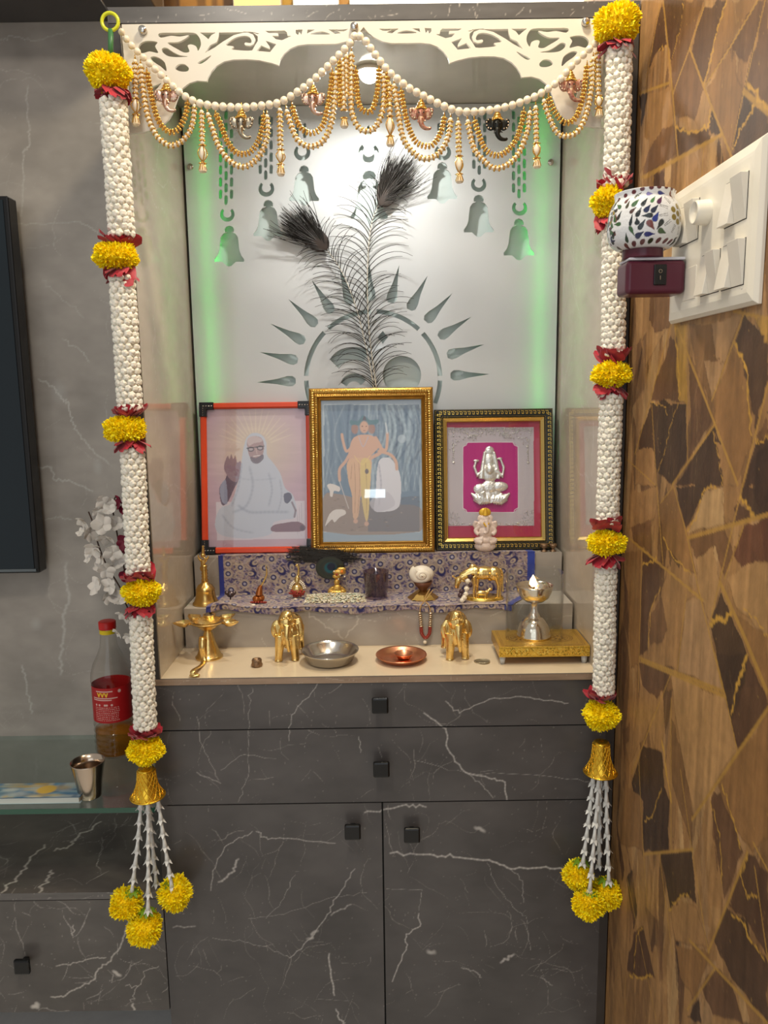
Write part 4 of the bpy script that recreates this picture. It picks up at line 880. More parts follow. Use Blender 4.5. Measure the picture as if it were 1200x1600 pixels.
CVN = Canvas(0, 1, 0, 1, 1.0 / (n_u - 2), (58, 54, 120)); CVN.a = np.linspace(0, .66, n_u); CVN.b = dl; CVN.A, CVN.B = np.meshgrid(CVN.a, CVN.b); CVN.C = np.tile(lin((196, 172, 160)), CVN.A.shape + (1,))
CVN.C[:] = lin((96, 84, 128))
NB = (34, 32, 104); CRM = (208, 188, 166); r_ = np.random.default_rng(2); cs = []
for i in range(5200):
    p = np.array([r_.uniform(0, .66), r_.uniform(.0, dl[-1])]); a = r_.uniform(0, 6.28); t = np.linspace(0, 2.4, 7); rr = r_.uniform(.005, .010)
    CVN.stroke(p + np.stack([np.cos(t + a), np.sin(t + a)], 1) * rr, .0022, [CRM, (176, 150, 148), (188, 172, 176)][i % 3], .75, .5)
for i in range(3000):
    p = np.array([r_.uniform(0, .66), r_.uniform(.0, dl[-1])])
    if all(np.hypot(*(p - c)) > .0205 for c in cs): cs.append(p)
for p in cs:
    rr = r_.uniform(.0092, .0112)
    if r_.random() < .6:
        CVN.ell(p, rr, rr, CRM, .95, .1); CVN.ell(p, rr * .86, rr * .86, (166, 142, 148), .8, .08); CVN.ell(p, rr * .78, rr * .78, (214, 196, 174), .95, .08); CVN.ell(p, rr * .56, rr * .56, NB, 1, .12); CVN.ell(p, rr * .28, rr * .28, (196, 190, 206), 1, .2)
    else:
        a = r_.uniform(0, 6); CVN.ell(p, rr, rr * .8, NB, 1, .12, a); CVN.ell(p + np.array([math.cos(a), math.sin(a)]) * rr * .35, rr * .7, rr * .5, CRM, 1, .12, a); CVN.ell(p + np.array([math.cos(a), math.sin(a)]) * rr * .45, rr * .35, rr * .22, (120, 104, 140), .8, .12, a)
thr = vnoise(CVN.A.shape, (90, 160), 12, 2); CVN.mul((.7 + .6 * thr) * .72)
CVN.fill([(0, 0), (.010, 0), (.010, 1), (0, 1)], (34, 46, 130)); CVN.fill([(.644, 0), (.66, 0), (.66, 1), (.644, 1)], (34, 58, 150))
mb = MB(); G = np.stack([X, np.broadcast_to(Yc, X.shape), np.broadcast_to(Zc, X.shape)], -1); mb.grid(G, C=CVN.C)
cl = mb.build('brocade_cloth', M_cloth); cl.modifiers.new('thick', 'SOLIDIFY').thickness = .0009; cl.modifiers['thick'].offset = 0
tag(cl, 'blue and cream brocade cloth draped over both marble steps', 'cloth')

# ------------------------------------------------------------------ figures drawn at their true depth
class Fig:
    'primitives placed from pixel positions on the plane y=Y; radii in pixels, dy in pixels toward the back'
    def __init__(s, Y, off=(0, 0), sc=1.0): s.Y = Y; s.off = off; s.sc = sc; s.mb = MB(); s.k = mpp(Y, 950)
    def p(s, u, v, dy=0): q = at(s.off[0] + u / s.sc, s.off[1] + v / s.sc, s.Y).copy(); q[1] += dy / s.sc * s.k; return q
    def e(s, u, v, ru, rv, rd=None, dy=0, rot=0, n=(14, 10)):
        k = s.k / s.sc; rd = ru if rd is None else rd; c, q = math.cos(rot), math.sin(rot)
        s.mb.ell(s.p(u, v, dy), (ru * k, rd * k, rv * k), n[0], n[1], M=np.array([[c, 0, -q], [0, 1, 0], [q, 0, c]])); return s
    def t(s, pts, r, n=10):
        P = np.array([s.p(*q) for q in pts]); rr = np.array(r, float) if not np.isscalar(r) else np.full(len(P), float(r))
        if len(P) > 2: a = smoothpoly(np.c_[P, rr], 5, False); P, rr = a[:, :3], a[:, 3]
        s.mb.tube(P, rr * s.k / s.sc, n); return s
def lathe_at(u, vbase, z, prof_px, M_, name, parent=None, n=40, Y=None, col=None):
    'lathe whose base centre stands at pixel (u,vbase) on height z; profile in pixels (r, h)'
    c = atz(u, vbase, z) if Y is None else at(u, vbase, Y); k = mpp(c[1], vbase)
    mb = MB(); mb.lathe([(r * k, h * k) for r, h in prof_px], (c[0], c[1], z), n); return c, k, mb

ZC = T1 + .0018       # cloth top on the lower step
# --- elephants
def elephant(name, label, g, s_, off, hx, tx, mirror):
    Y = atz(*g, 0)[1] + .012; base = at(*g, Y); f = Fig(Y, off, 3.3333)
    e, t = f.e, f.t
    for (cx, cy, rx, ry) in s_['body']: e(cx, cy + 14, rx, ry + 6, rx * 1.35, 60); e(hx, 520, 46, 62, 50, 16); e(hx, 552, 60, 44, 50, 26)
    e(hx, 455, 46, 48, 48, 0); e(hx, 425, 34, 26, 34, -4)
    for i, (ex, ey, r1, r2) in enumerate(s_['ears']): e(ex, ey, r1, r2, 10, 6, .12 * (1 if i else -1)); t([(ex - r1 * .4, ey - r2 * .4, -4), (ex, ey + r2 * .7, -4)], [4, 3])
    t([(tx, 470, -36), (tx, 520, -52), (tx + 4, 560, -50), (tx + 8, 592, -44), (tx + 6, 603, -40)], [22, 16, 12, 9, 6])
    for k in range(7): e(tx + 1 + k * .6, 492 + k * 13, 17 - k * 1.3, 3, 17 - k * 1.3, -46 - k * 1)
    for sx in (-1, 1): t([(hx + sx * 22, 505, -30), (hx + sx * 24, 530, -46), (hx + sx * 20, 548, -56)], [6, 4, 2])
    for (lx_, dy, top) in s_['legs']:
        gy = 655 + s_['gnd']; k = f.k / f.sc
        t([(lx_ + (hx - lx_) * .25, top - 50, dy + 6), (lx_ + (hx - lx_) * .06, (top + gy) / 2 - 6, dy), (lx_, gy - 10 - dy * .30, dy), (lx_, gy - dy * .30, dy)], [34, 22, 20, 23])
    for k in range(5): e(hx - 24 + k * 12, 437 - (2 - abs(k - 2)) * 5, 5, 5, 5, -44)
    z = min(q[:, 2].min() for q in f.mb.v); f.mb.v = [q - [0, 0, z - .0003] for q in f.mb.v]
    o = blob(name, f.mb, M_gold, None, .0009, 1); setorig(o, (base[0], Y, 0)); tag(o, label, 'figurine', 'brass elephant figurines on the niche floor'); return o
elephant('elephant_figurine', 'small brass elephant standing between the tiny pot and the steel dish', (450, 1036), dict(body=[(715, 490, 62, 72)], ears=[(640, 500, 30, 50), (758, 492, 26, 52)], legs=[(652, 0, 580), (738, 6, 580), (690, 110, 560), (757, 100, 560)], gnd=8), (240, 840), 695, 702, 1)
elephant('elephant_figurine', 'small brass elephant standing between the copper plate and the coins', (711, 1034), dict(body=[(415, 478, 66, 70)], ears=[(356, 500, 28, 50), (468, 498, 26, 50)], legs=[(376, 0, 570), (458, 10, 570), (358, 100, 560), (430, 110, 560)], gnd=0), (590, 840), 410, 418, -1)
# --- steel dish, copper plate, little lid, pot, coins
c, k, mb = lathe_at(516, 1034, 0, [(0, 0), (30, 0), (36, 4), (42, 17), (44.5, 19), (45, 20.5), (43.5, 20), (41, 17), (34, 5), (29, 2), (0, 1.6)], M_steel, '')
tag(setorig(mb.build('steel_dish', M_steel), (c[0], c[1], 0)), 'round shallow stainless steel dish on the niche floor beside the left elephant', 'dish')
M_copper = mat('copper', (230, 158, 120), rough=.3, metal=1, noise=.12, nscale=50)
c, k, mb = lathe_at(627, 1031, 0, [(0, 0), (28, 0), (33, 3), (38.5, 8), (40, 9), (39.5, 10), (37, 9), (31, 4), (27, 2), (14, 1.8), (13, 2.6), (12, 1.8), (0, 1.6)], M_copper, '')
tag(setorig(mb.build('copper_plate', M_copper), (c[0], c[1], 0)), 'small round copper plate on the niche floor holding a little copper cup', 'plate')
zc = 2 * k
mb = MB(); cc = atz(631, 1029, zc); mb.lathe([(0, 0), (9 * k, 0), (11 * k, 3 * k), (14.5 * k, 8 * k), (15 * k, 9 * k), (14 * k, 8.6 * k), (8 * k, 3 * k), (0, 2.4 * k)], (cc[0], cc[1], zc + .0003), 30)
tag(setorig(mb.build('copper_cup', M_copper), (cc[0], cc[1], zc)), 'tiny copper cup lying inside the copper plate', 'cup')
M_tar = mat('tarnished_brass', (138, 112, 88), rough=.35, metal=.8, noise=.3, nscale=200, bump=.5, bscale=500)
c, k, mb = lathe_at(401.5, 1041, 0, [(0, 0), (8, 0), (9, 3), (7.5, 7), (8, 10), (7, 12), (5.5, 12), (5, 8), (0, 6)], M_tar, ''); pot = mb.build('tiny_pot', M_tar)
tag(setorig(pot, (c[0], c[1], 0)), 'tiny tarnished brass pot in front, between the oil lamp and the left elephant', 'pot')
M_coin = mat('coin_metal', (186, 176, 150), rough=.35, metal=.9, noise=.15, nscale=300, bump=.4, bscale=700)
for u, v, r, z, lb in ((750, 1034, 9.5, 0, 'small worn coin on the niche floor, the lower of two beside the gold stool'), (755, 1033.5, 10.5, .0016, 'larger coin lying on top of another coin beside the gold stool')):
    c = atz(u, v, z); k = mpp(c[1], v); mb = MB().lathe([(0, 0), (r * k, 0), (r * k, .0014), (r * .88 * k, .0014), (r * .86 * k, .0011), (0, .0011)], (c[0], c[1], z + .0001), 30)
    tag(setorig(mb.build('coin', M_coin), (c[0], c[1], z)), lb, 'coin')
# --- gold stool (chowki)
zt_ = None
cfl = atz(787, 1039, 0); Yf = cfl[1] - .002; ztop = at(780, 1011, Yf)[2]; zun = at(783, 1027, Yf)[2]
FLc = at(780, 1011, Yf); FRc = at(922, 1010, Yf); Yb_ = atz(830, 984, ztop)[1]; BLx = at(768, 984, Yb_)[0]; x0, x1 = FLc[0], FRc[0]
Yb_ = min(Yb_, .166)
M_foil = mat('embossed_gold_foil', vc=True, rough=.25, metal=.85, bump=.6, bscale=380)
cho = thing('gold_stool', 'low rectangular stool covered in embossed gold foil, on short white feet', 'stool', ((x0 + x1) / 2, (Yf + Yb_) / 2, 0))
cv = Canvas(x0, x1, Yf, Yb_, .0008, (250, 204, 92)); W_, H_ = x1 - x0, Yb_ - Yf; mxc, myc = (x0 + x1) / 2, (Yf + Yb_) / 2
MR = (124, 66, 44)
for ddx in (0, .0035): cv.stroke([(x0 + .007 + ddx, Yf + .006 + ddx), (x1 - .007 - ddx, Yf + .006 + ddx), (x1 - .007 - ddx, Yb_ - .006 - ddx), (x0 + .007 + ddx, Yb_ - .006 - ddx), (x0 + .007 + ddx, Yf + .006 + ddx)], .0009, MR, .75)
for rr in (.026, .022, .017): t = np.linspace(0, 6.3, 60); cv.stroke(np.stack([mxc + .038 + np.cos(t) * rr, myc + np.sin(t) * rr * .95], 1), .0012, MR, .85); cv.stroke(np.stack([mxc - .038 + np.cos(t) * rr, myc + np.sin(t) * rr * .95], 1), .0012, MR, .85)
for cx in (mxc - .038, mxc + .038):
    for a in np.linspace(0, 5.5, 8): cv.ell((cx + math.cos(a) * .010, myc + math.sin(a) * .010), .005, .0022, MR, .8, .2, a)
r_ = np.random.default_rng(3)
for i in range(260): cv.ell((r_.uniform(x0, x1), r_.uniform(Yf, Yb_)), .0016, .0008, [(250, 216, 110), (170, 120, 50), MR][i % 3], .45, .3, r_.uniform(0, 3))
cvf = Canvas(x0, x1, zun, ztop, .0007, (240, 198, 84))
for i in range(230): cvf.ell((r_.uniform(x0, x1), r_.uniform(zun + .003, ztop - .003)), .0022, .0009, [(250, 226, 120), (140, 120, 40), (200, 150, 50)][i % 3], .75, .3, r_.uniform(0, 3))
for z in (zun + .002, ztop - .003): cvf.stroke([(x0, z), (x1, z)], .0009, (140, 110, 40), .7)
mb = MB(); mb.box(x0, x1, Yf + .0004, Yb_, zun, ztop - .0004, col=(214, 170, 66)); cv.mesh(mb, lambda A, B: np.stack([A, B, np.full_like(A, ztop)], -1)); cvf.mesh(mb, fx(Yf)); mb.build('top', M_foil, cho, smooth=False)
M_feet = mat('white_plastic', (216, 220, 220), rough=.3, trans=.2)
for x in (x0 + .008, x1 - .008):
    for y in (Yf + .010, Yb_ - .010): MB().lathe([(0, 0), (.0045, 0), (.0062, zun + .0003), (0, zun + .0003)], (x, y, 0), 20).build('foot', M_feet, cho)
# --- silver oil lamp with flame and chimney
zl = ztop + .0004; cl_ = atz(834, 993, zl); kl = mpp(cl_[1], 950)
M_silv = mat('polished_silver', (226, 214, 196), rough=.14, metal=1, bump=.08, bscale=90)
lamp = thing('silver_oil_lamp', 'silver goblet shaped oil lamp with a burning flame, standing on the gold stool', 'oil lamp', (cl_[0], cl_[1], zl))
pr = [(0, 0), (27, 0), (27.5, 2), (26, 4), (25.5, 6), (25, 10), (22, 19), (17, 26), (12, 30), (9.5, 31), (10, 33), (8, 35), (6, 38), (4.5, 44), (5, 51), (7, 54), (14, 56), (22, 62), (26.5, 71), (28, 79), (28.8, 82), (27.5, 82), (25.5, 75), (21, 67), (14, 62), (0, 60)]
MB().lathe([(r * kl, h * kl) for r, h in pr], (cl_[0], cl_[1], zl), 48).build('body', M_silv, lamp)
M_oil = mat('lamp_oil', (222, 150, 110), rough=.05, trans=.5)
MB().lathe([(0, 70 * kl), (23.5 * kl, 70 * kl)], (cl_[0], cl_[1], zl), 40).build('oil', M_oil, lamp)
fy = cl_[1] - 4 * kl; ft = at(833, 899, fy)[2]; fb = at(832, 917, fy)[2]; fh = ft - fb; fx_ = at(833, 908, fy)[0]
MB().tube([(fx_, fy, fb - .006), (fx_ + .002, fy, fb - .001), (fx_, fy, fb + .003)], .0016, 8).build('wick', mat('cotton_wick', (70, 50, 36), rough=.9), lamp)
MB().lathe([(0, 0), (.0034, fh * .05), (.0062, fh * .2), (.0070, fh * .36), (.0054, fh * .6), (.0026, fh * .85), (0, fh * 1.06)], (fx_, fy, fb), 20).build('flame', mat('flame', (255, 214, 130), emit=(255, 200, 110), estr=16), lamp)

chx = cl_[0] - .002; rc = 44 * kl; zt2 = at(832, 893, cl_[1])[2]
M_chim = pane_mat('chimney_glass', (253, 254, 254), .02, 1.45, -.02)
rc = min(rc, cl_[1] - Yf - .001, Yb_ - cl_[1] - .001) if False else rc
mb = MB().lathe([(rc, 0), (rc * 1.005, .0005), (rc * 1.005, zt2 - zl), (rc * .985, zt2 - zl + .0005), (rc * .975, zt2 - zl), (rc * .975, 0)], (cl_[0], cl_[1], zl), 48, closed=True)
tag(setorig(mb.build('glass_chimney', M_chim), (cl_[0], cl_[1], zl)), 'clear round glass chimney standing around the silver oil lamp', 'glass shade')
# --- five-wick brass lamp
cb = atz(327, 1027, 0); kb = mpp(cb[1], 1000)
arl = thing('five_wick_brass_lamp', 'brass ritual lamp with a wide bowl, five small oil cups and a curved strap handle', 'oil lamp', (cb[0], cb[1], 0))
MB().lathe([(r * kb, h * kb) for r, h in [(0, 0), (21, 0), (21.5, 2), (19, 4), (15, 14), (10, 28), (7, 40), (5, 43), (4, 46)]], (cb[0], cb[1], 0), 40).build('foot', M_gold, arl)
zr = at(325, 970, cb[1])[2]; zb_ = 43 * kb
MB().lathe([(4 * kb, zb_), (9 * kb, zb_ + 2 * kb), (17 * kb, zb_ + 9 * kb), (22 * kb, zb_ + 16 * kb), (26 * kb, zr - 2 * kb), (27 * kb, zr), (25.5 * kb, zr), (21 * kb, zb_ + 17 * kb), (10 * kb, zb_ + 5 * kb), (0, zb_ + 4 * kb)], (cb[0], cb[1], 0), 40).build('bowl', M_gold, arl)
for a in (198, 135, 95, 45, 345):
    ca, sa = math.cos(R(a)), math.sin(R(a)); rr = 36 * kb; cx, cy = cb[0] + rr * ca, cb[1] + rr * sa * .8
    cy = min(cy, .150)
    mb = MB().lathe([(0, -7 * kb), (5 * kb, -6 * kb), (9 * kb, -1 * kb), (10.5 * kb, 2 * kb), (9.5 * kb, 2 * kb), (6 * kb, -3 * kb), (0, -4.5 * kb)], (0, 0, 0), 20); q = mb.v[0]; f_ = np.clip(q[:, 0] / (10 * kb), 0, 1) ** 2; q[:, 0] += f_ * 7 * kb; q[:, 1] *= (1 - f_ * .75)
    mb.xf(np.array([[ca, -sa, 0], [sa, ca, 0], [0, 0, 1]]), (cx, cy, zr)); mb.tube([(cb[0] + 24 * kb * ca, cb[1] + 24 * kb * sa * .8, zr - 1.5 * kb), (cx, cy, zr - 3 * kb)], 2.6 * kb, 8); mb.build('oil_cup', M_gold, arl)
P_ = [at(322, 1000, cb[1] - .004), at(316, 996, cb[1] - .02), at(315, 1010, cb[1] - .028), at(318, 1035, cb[1] - .033), at(316, 1050, cb[1] - .038), at(318, 1058, cb[1] - .042)]
P_[-1][1] = .004; P_[-1][2] = .004; P_[-2][1] = .008; P_[-2][2] = .012
hp = smoothpoly(np.array(P_), 6, False); mb = MB().tube(hp, np.interp(np.linspace(0, 1, len(hp)), [0, .15, .7, 1], [2.5, 5.0, 4.2, 4.0]) * kb, 12, flat=.45)
mb.ell((P_[-1][0], .0065, .0035), (8 * kb, .006, .0032), 14, 8); mb.build('handle', M_gold, arl)
# --- hand bell
ch = atz(322, 943, .0835); kh = mpp(ch[1], 920)
hb = thing('hand_bell', 'brass hand bell with a ringed handle and small winged figure on top', 'bell', (ch[0], ch[1], .0832))
MB().lathe([(r * kh, h * kh) for r, h in [(18, 0), (20.5, 0), (20.5, 2), (18, 5), (15.5, 12), (14.5, 21), (15, 23), (14, 25), (11, 30), (6, 33), (5, 36), (0, 36)]], (ch[0], ch[1], .0834), 40).build('bell_body', M_brass, hb)
MB().lathe([(r * kh, h * kh) for r, h in [(0, 34), (5, 36), (6, 38), (4, 41), (5.5, 43), (4, 46), (5.5, 48), (4, 51), (5.5, 53), (4, 56), (5, 60), (4.5, 62), (0, 62)]], (ch[0], ch[1], .0834), 24).build('handle', M_brass, hb)
f = Fig(ch[1], (220, 840), 6.6667); f.t([(655, 350), (650, 290), (648, 230)], [20, 26, 24]).e(648, 185, 26, 26).t([(648, 160), (648, 95)], [16, 10]).e(648, 92, 12, 12)
f.t([(640, 250), (605, 215), (598, 180)], [16, 12, 8]).t([(656, 250), (695, 215), (705, 190)], [16, 12, 8]).t([(640, 300), (630, 320), (640, 345)], [16, 16, 14]).t([(660, 300), (672, 320), (662, 345)], [16, 16, 14]).t([(660, 260, -10), (690, 230, -20), (660, 200, -24)], [10, 9, 8])
blob('winged_figure', f.mb, M_brass, hb, .0008, 1)
# --- cow and calf
Yc_ = atz(757, 938, ZC)[1] + .012; f = Fig(Yc_, (610, 840), 6.3158); e, t = f.e, f.t
e(930, 335, 150, 66, 62); e(1020, 340, 75, 72, 64); e(840, 330, 70, 66, 60); e(815, 275, 40, 30, 30); t([(820, 320), (750, 345, -10), (690, 375, -20)], [56, 46, 36]); e(672, 395, 42, 34, 34, -22, .6); t([(670, 400, -24), (655, 440, -28), (655, 478, -28)], [34, 26, 20])
t([(672, 372, -40), (700, 345, -44), (730, 360, -44)], [9, 8, 3]); t([(640, 385, -10), (615, 360, -10), (612, 380, -10)], [9, 8, 3]); e(712, 405, 26, 10, 14, -40, -.3)
for x, dy, x2 in ((815, -28, 825), (860, 26, 862), (1040, -28, 1060), (1085, 26, 1092)): t([(x, 360, dy), (x2, 450, dy), (x2 - 4, 520, dy), (x2 - 4, 578, dy)], [34, 16, 13, 15])
t([(1085, 290), (1110, 350), (1108, 450), (1112, 520)], [12, 8, 7, 12]); e(985, 400, 26, 16, 22)
body = Fig(Yc_, (610, 840), 6.3158); body.mb = f.mb
cow = thing('cow_figurine', 'brass cow with its calf on an oval base, standing on the brocade cloth', 'figurine', (at(760, 938, Yc_)[0], Yc_, ZC))
zbz = f.p(0, 578)[2]; shift = ZC + 26 / 6.3158 * f.k - zbz; f.mb.v = [q + [0, 0, shift] for q in f.mb.v]
blob('cow', f.mb, M_gold, cow, .0008, 1)
f = Fig(Yc_ - .012, (610, 840), 6.3158); e, t = f.e, f.t
e(905, 498, 62, 26, 24); t([(955, 490), (975, 468)], [20, 16]); e(985, 462, 24, 15, 14)
for x, dy in ((850, -10), (870, 12), (935, -10), (950, 12)): t([(x, 505, dy), (x, 560, dy)], [11, 8])
t([(848, 490), (835, 530)], [5, 4]); zbz = f.p(0, 560)[2]; f.mb.v = [q + [0, 0, ZC + 26 / 6.3158 * f.k - zbz] for q in f.mb.v]
blob('calf', f.mb, M_gold, cow, .0006, 1)
kk_ = f.k; cx_ = at(757, 930, Yc_)[0]; mb = MB().lathe([(0, 0), (30 * kk_, 0), (30.5 * kk_, 1 * kk_), (29 * kk_, 2 * kk_), (29.5 * kk_, 3.5 * kk_), (28 * kk_, 4.6 * kk_), (0, 4.8 * kk_)], (0, 0, 0), 40); mb.xf(np.diag([1, .62, 1]), (cx_, Yc_, ZC)); mb.build('oval_base', M_goldp, cow)
# --- conch on its stand
Yq = atz(663, 938, ZC)[1] + .018; f = Fig(Yq, (610, 840), 6.3158)
st_ = thing('brass_stand', 'small brass stand with a brown cup holding the conch shell', 'stand', (at(661, 938, Yq)[0], Yq, ZC))
c0 = at(661, 936, Yq); kq = f.k
M_cup = mat('brown_cup', (112, 70, 48), rough=.35, metal=.3)
mb = MB().lathe([(0, 0), (24 * kq, 0), (24.5 * kq, 1.5 * kq), (17 * kq, 7 * kq), (9 * kq, 12 * kq), (6 * kq, 14 * kq), (0, 14 * kq)], (c0[0], Yq, ZC + .0005), 8); mb.build('foot', M_brass, st_, smooth=False)
MB().lathe([(6 * kq, 13 * kq), (8 * kq, 16 * kq), (12 * kq, 20 * kq), (15 * kq, 27 * kq), (14 * kq, 27 * kq), (10 * kq, 20 * kq), (0, 18 * kq)], (c0[0], Yq, ZC), 24).build('cup', M_cup, st_)
M_shell = mat('conch_shell', vc=True, rough=.35)
n1, n2 = 120, 26; G = np.zeros((n1, n2, 3)); C = np.zeros((n1, n2, 3)); sc_ = at(659, 898, Yq - .004)
for i in range(n1):
    t_ = i / (n1 - 1) * 3.2 * 2 * math.pi; g_ = math.exp(-t_ * .125); rr = 14.5 * kq * g_; tr = 8.5 * kq * g_
    cx, cz = rr * math.cos(t_ + 2.2) * .95, rr * math.sin(t_ + 2.2) * .72; cy = -(1 - g_) * 13 * kq
    for j in range(n2):
        a = 2 * math.pi * j / (n2 - 1); G[i, j] = sc_ + [cx + tr * math.cos(a) * math.cos(t_ + 2.2), cy + tr * math.sin(a) * .9, cz + tr * math.cos(a) * math.sin(t_ + 2.2) * .85]
        C[i, j] = lin((232, 222, 204)) if math.cos(a) > -.2 else lin((176, 130, 92))
mb = MB(); mb.grid(G, C=C); mb.ell(sc_ + [0, 3 * kq, 0], (19 * kq, 13 * kq, 14 * kq), 20, 14, col=(226, 216, 200)); tag(setorig(mb.build('conch_shell', M_shell), sc_), 'pale banded conch shell resting in the brown cup of a brass stand', 'shell')
# --- bead tassel hanging over the step edge
nb = thing('bead_tassel', 'cord tassel of silver and red beads hanging over the edge of the lower step', 'bead string', tuple(at(662, 940, .160)))
M_cord = mat('gold_cord', (176, 138, 84), rough=.7); M_red = mat('red_bead', (150, 52, 40), rough=.3); M_pearl = mat('pearl', (238, 226, 204), rough=.22, coat=.5, sss=.0); M_sb = mat('silver_bead', (206, 186, 160), rough=.25, metal=.8)
Yn = .1605
def pn(u, v, Y=Yn): return at(u, v, Y)
mb = MB(); mb.tube(smoothpoly([pn(676, 922, .185), pn(668, 934, .175), pn(658, 946, .164), pn(656, 958)], 6, False), .0011, 6); mb.tube(smoothpoly([pn(672, 920, .185), pn(664, 936, .175), pn(670, 946, .164), pn(673, 958)], 6, False), .0011, 6); mb.build('cord', M_cord, nb)
for (a, b_) in (((656, 958), (658, 978)), ((673, 958), (672, 978))):
    mb = MB(); [mb.ell(pn(a[0] + (b_[0] - a[0]) * q, a[1] + (b_[1] - a[1]) * q), (3.3 * kq, 3.3 * kq, 1.5 * kq), 10, 6) for q in np.linspace(0, 1, 7)]; mb.build('silver_beads', M_sb, nb)
for a, b_, c_ in (((658, 980), (659, 990), (664, 997)), ((672, 980), (671, 990), (666, 997))):
    P = resample(smoothpoly([pn(*a), pn(*b_), pn(*c_)], 5, False), n=9); mb = MB(); [mb.ell(q, (3.0 * kq, 3.0 * kq, 1.6 * kq), 10, 6) for q in P]; mb.build('red_beads', M_red, nb)
MB().ell(pn(664, 1003), 2.9 * kq).build('pearl', M_pearl, nb)
# --- small dark garland of beads by the cow
M_db = mat('dark_bead', (74, 52, 56), rough=.3); bg = thing('bead_bracelet', 'short string of dark and pale beads lying in front of the brass cow', 'bead string', tuple(at(730, 925, Yc_ - .02)))
for i, (u, v, r) in enumerate([(735, 901, 4), (731, 908, 4), (735, 914, 3.6), (729, 920, 4), (721, 924, 4), (728, 928, 3.6), (719, 930, 3.8), (725, 934, 4.2), (722, 938, 3.8)]):
    q = at(u, v, Yc_ - .014 - .002 * i); q[2] = max(q[2], ZC + r * kq); mb = MB(); mb.ell(q, r * kq, 12, 8)
    for a in range(6): mb.ell(q + np.array([math.cos(a), -.6, math.sin(a)]) * r * kq * .75, r * kq * .3, 6, 4)
    mb.build('bead', M_db if i in (0, 2, 4, 6) else M_pearl, bg)
# --- tumbler
M_tum = pane_mat('smoky_glass', (206, 194, 204), .05, 1.5, .04)
Yt_ = atz(587, 937, ZC)[1] + .015; c0 = at(588, 937, Yt_); kt = mpp(Yt_, 920)
mb = MB().lathe([(0, 0), (15.5 * kt, 0), (17 * kt, 2 * kt), (20 * kt, 42 * kt), (20.5 * kt, 43 * kt), (19 * kt, 43 * kt), (15.5 * kt, 4 * kt), (0, 3 * kt)], (c0[0], Yt_, ZC), 32)
tum = mb.build('tumbler', M_tum); setorig(tum, (c0[0], Yt_, ZC)); tag(tum, 'small smoky glass tumbler on the brocade cloth, left of the conch', 'tumbler')
# --- heap of husk garland
M_husk = mat('pale_husk', vc=True, rough=.7); r_ = np.random.default_rng(6); hm = MB(); Yh = .222
ca_, cb2 = at(478, 930, Yh)[0], at(572, 930, Yh)[0]
for i in range(900):
    x = r_.uniform(ca_, cb2); y = r_.uniform(.185, .250); hgt = .010 * (1 - ((x - (ca_ + cb2) / 2) / ((cb2 - ca_) / 2)) ** 2) ** .5 * (1 - ((y - .218) / .036) ** 2 if abs(y - .218) < .036 else 0)
    a = r_.uniform(0, 6.28); c_, s_ = math.cos(a), math.sin(a); hm.ell((x, y, ZC + .0015 + r_.random() * max(hgt, 0)), (.0042, .0012, .0011), 6, 4, M=np.array([[c_, -s_, 0], [s_, c_, 0], [0, 0, 1]]), col=[(226, 216, 190), (206, 190, 156), (190, 198, 176), (236, 230, 214)][i % 4])
hk = hm.build('husk_heap', M_husk); hk['kind'] = 'stuff'; setorig(hk, ((ca_ + cb2) / 2, .218, ZC)); tag(hk, 'low heap of pale husks around the small golden idol on the cloth', 'husks')
# --- small idols
M_gidol = mat('gilded_idol', (226, 182, 96), rough=.3, metal=.8, bump=.4, bscale=500)
Yi = atz(527, 933, ZC)[1] + .010
idl = thing('crowned_idol', 'small golden seated idol with a jewelled crown, set in the husk heap', 'idol', (at(526, 933, Yi)[0], Yi, ZC))
f = Fig(Yi, (490, 840), 9.2308); e, t = f.e, f.t
e(335, 640, 44, 48, 40); e(340, 735, 70, 66, 48); e(330, 785, 130, 40, 60); t([(280, 720), (230, 760), (250, 800)], [24, 22, 20]); t([(400, 720), (450, 770), (430, 800)], [24, 22, 20]); t([(335, 690), (335, 600)], [30, 26]); e(340, 820, 130, 20, 70); f.mb.v = [q + [0, 0, ZC + .0005 - min(v_[:, 2].min() for v_ in f.mb.v)] for q in f.mb.v]
sh = f.mb.v[0].mean(0)[2] - f.p(335, 640)[2]
blob('body', f.mb, M_gidol, idl, .0007, 1)
f = Fig(Yi, (490, 840), 9.2308); f.e(370, 500, 96, 44, 36).e(400, 460, 70, 34, 30).e(330, 560, 60, 36, 34); f.mb.v = [q + [0, 0, sh] for q in f.mb.v]; cr = blob('crown', f.mb, M_gidol, idl, .0007, 1)
for u, v, r, m_ in ((335, 525, 20, M_red), (410, 485, 26, mat('orange_gem', (226, 130, 40), rough=.2)), (450, 555, 14, M_pearl), (300, 480, 14, M_pearl), (385, 530, 14, M_pearl), (360, 590, 12, M_pearl)):
    q = Fig(Yi, (490, 840), 9.2308).p(u, v, -44) + [0, 0, sh]; MB().ell(q, r * .9 * f.k / f.sc, 12, 8).build('gem', m_, cr)
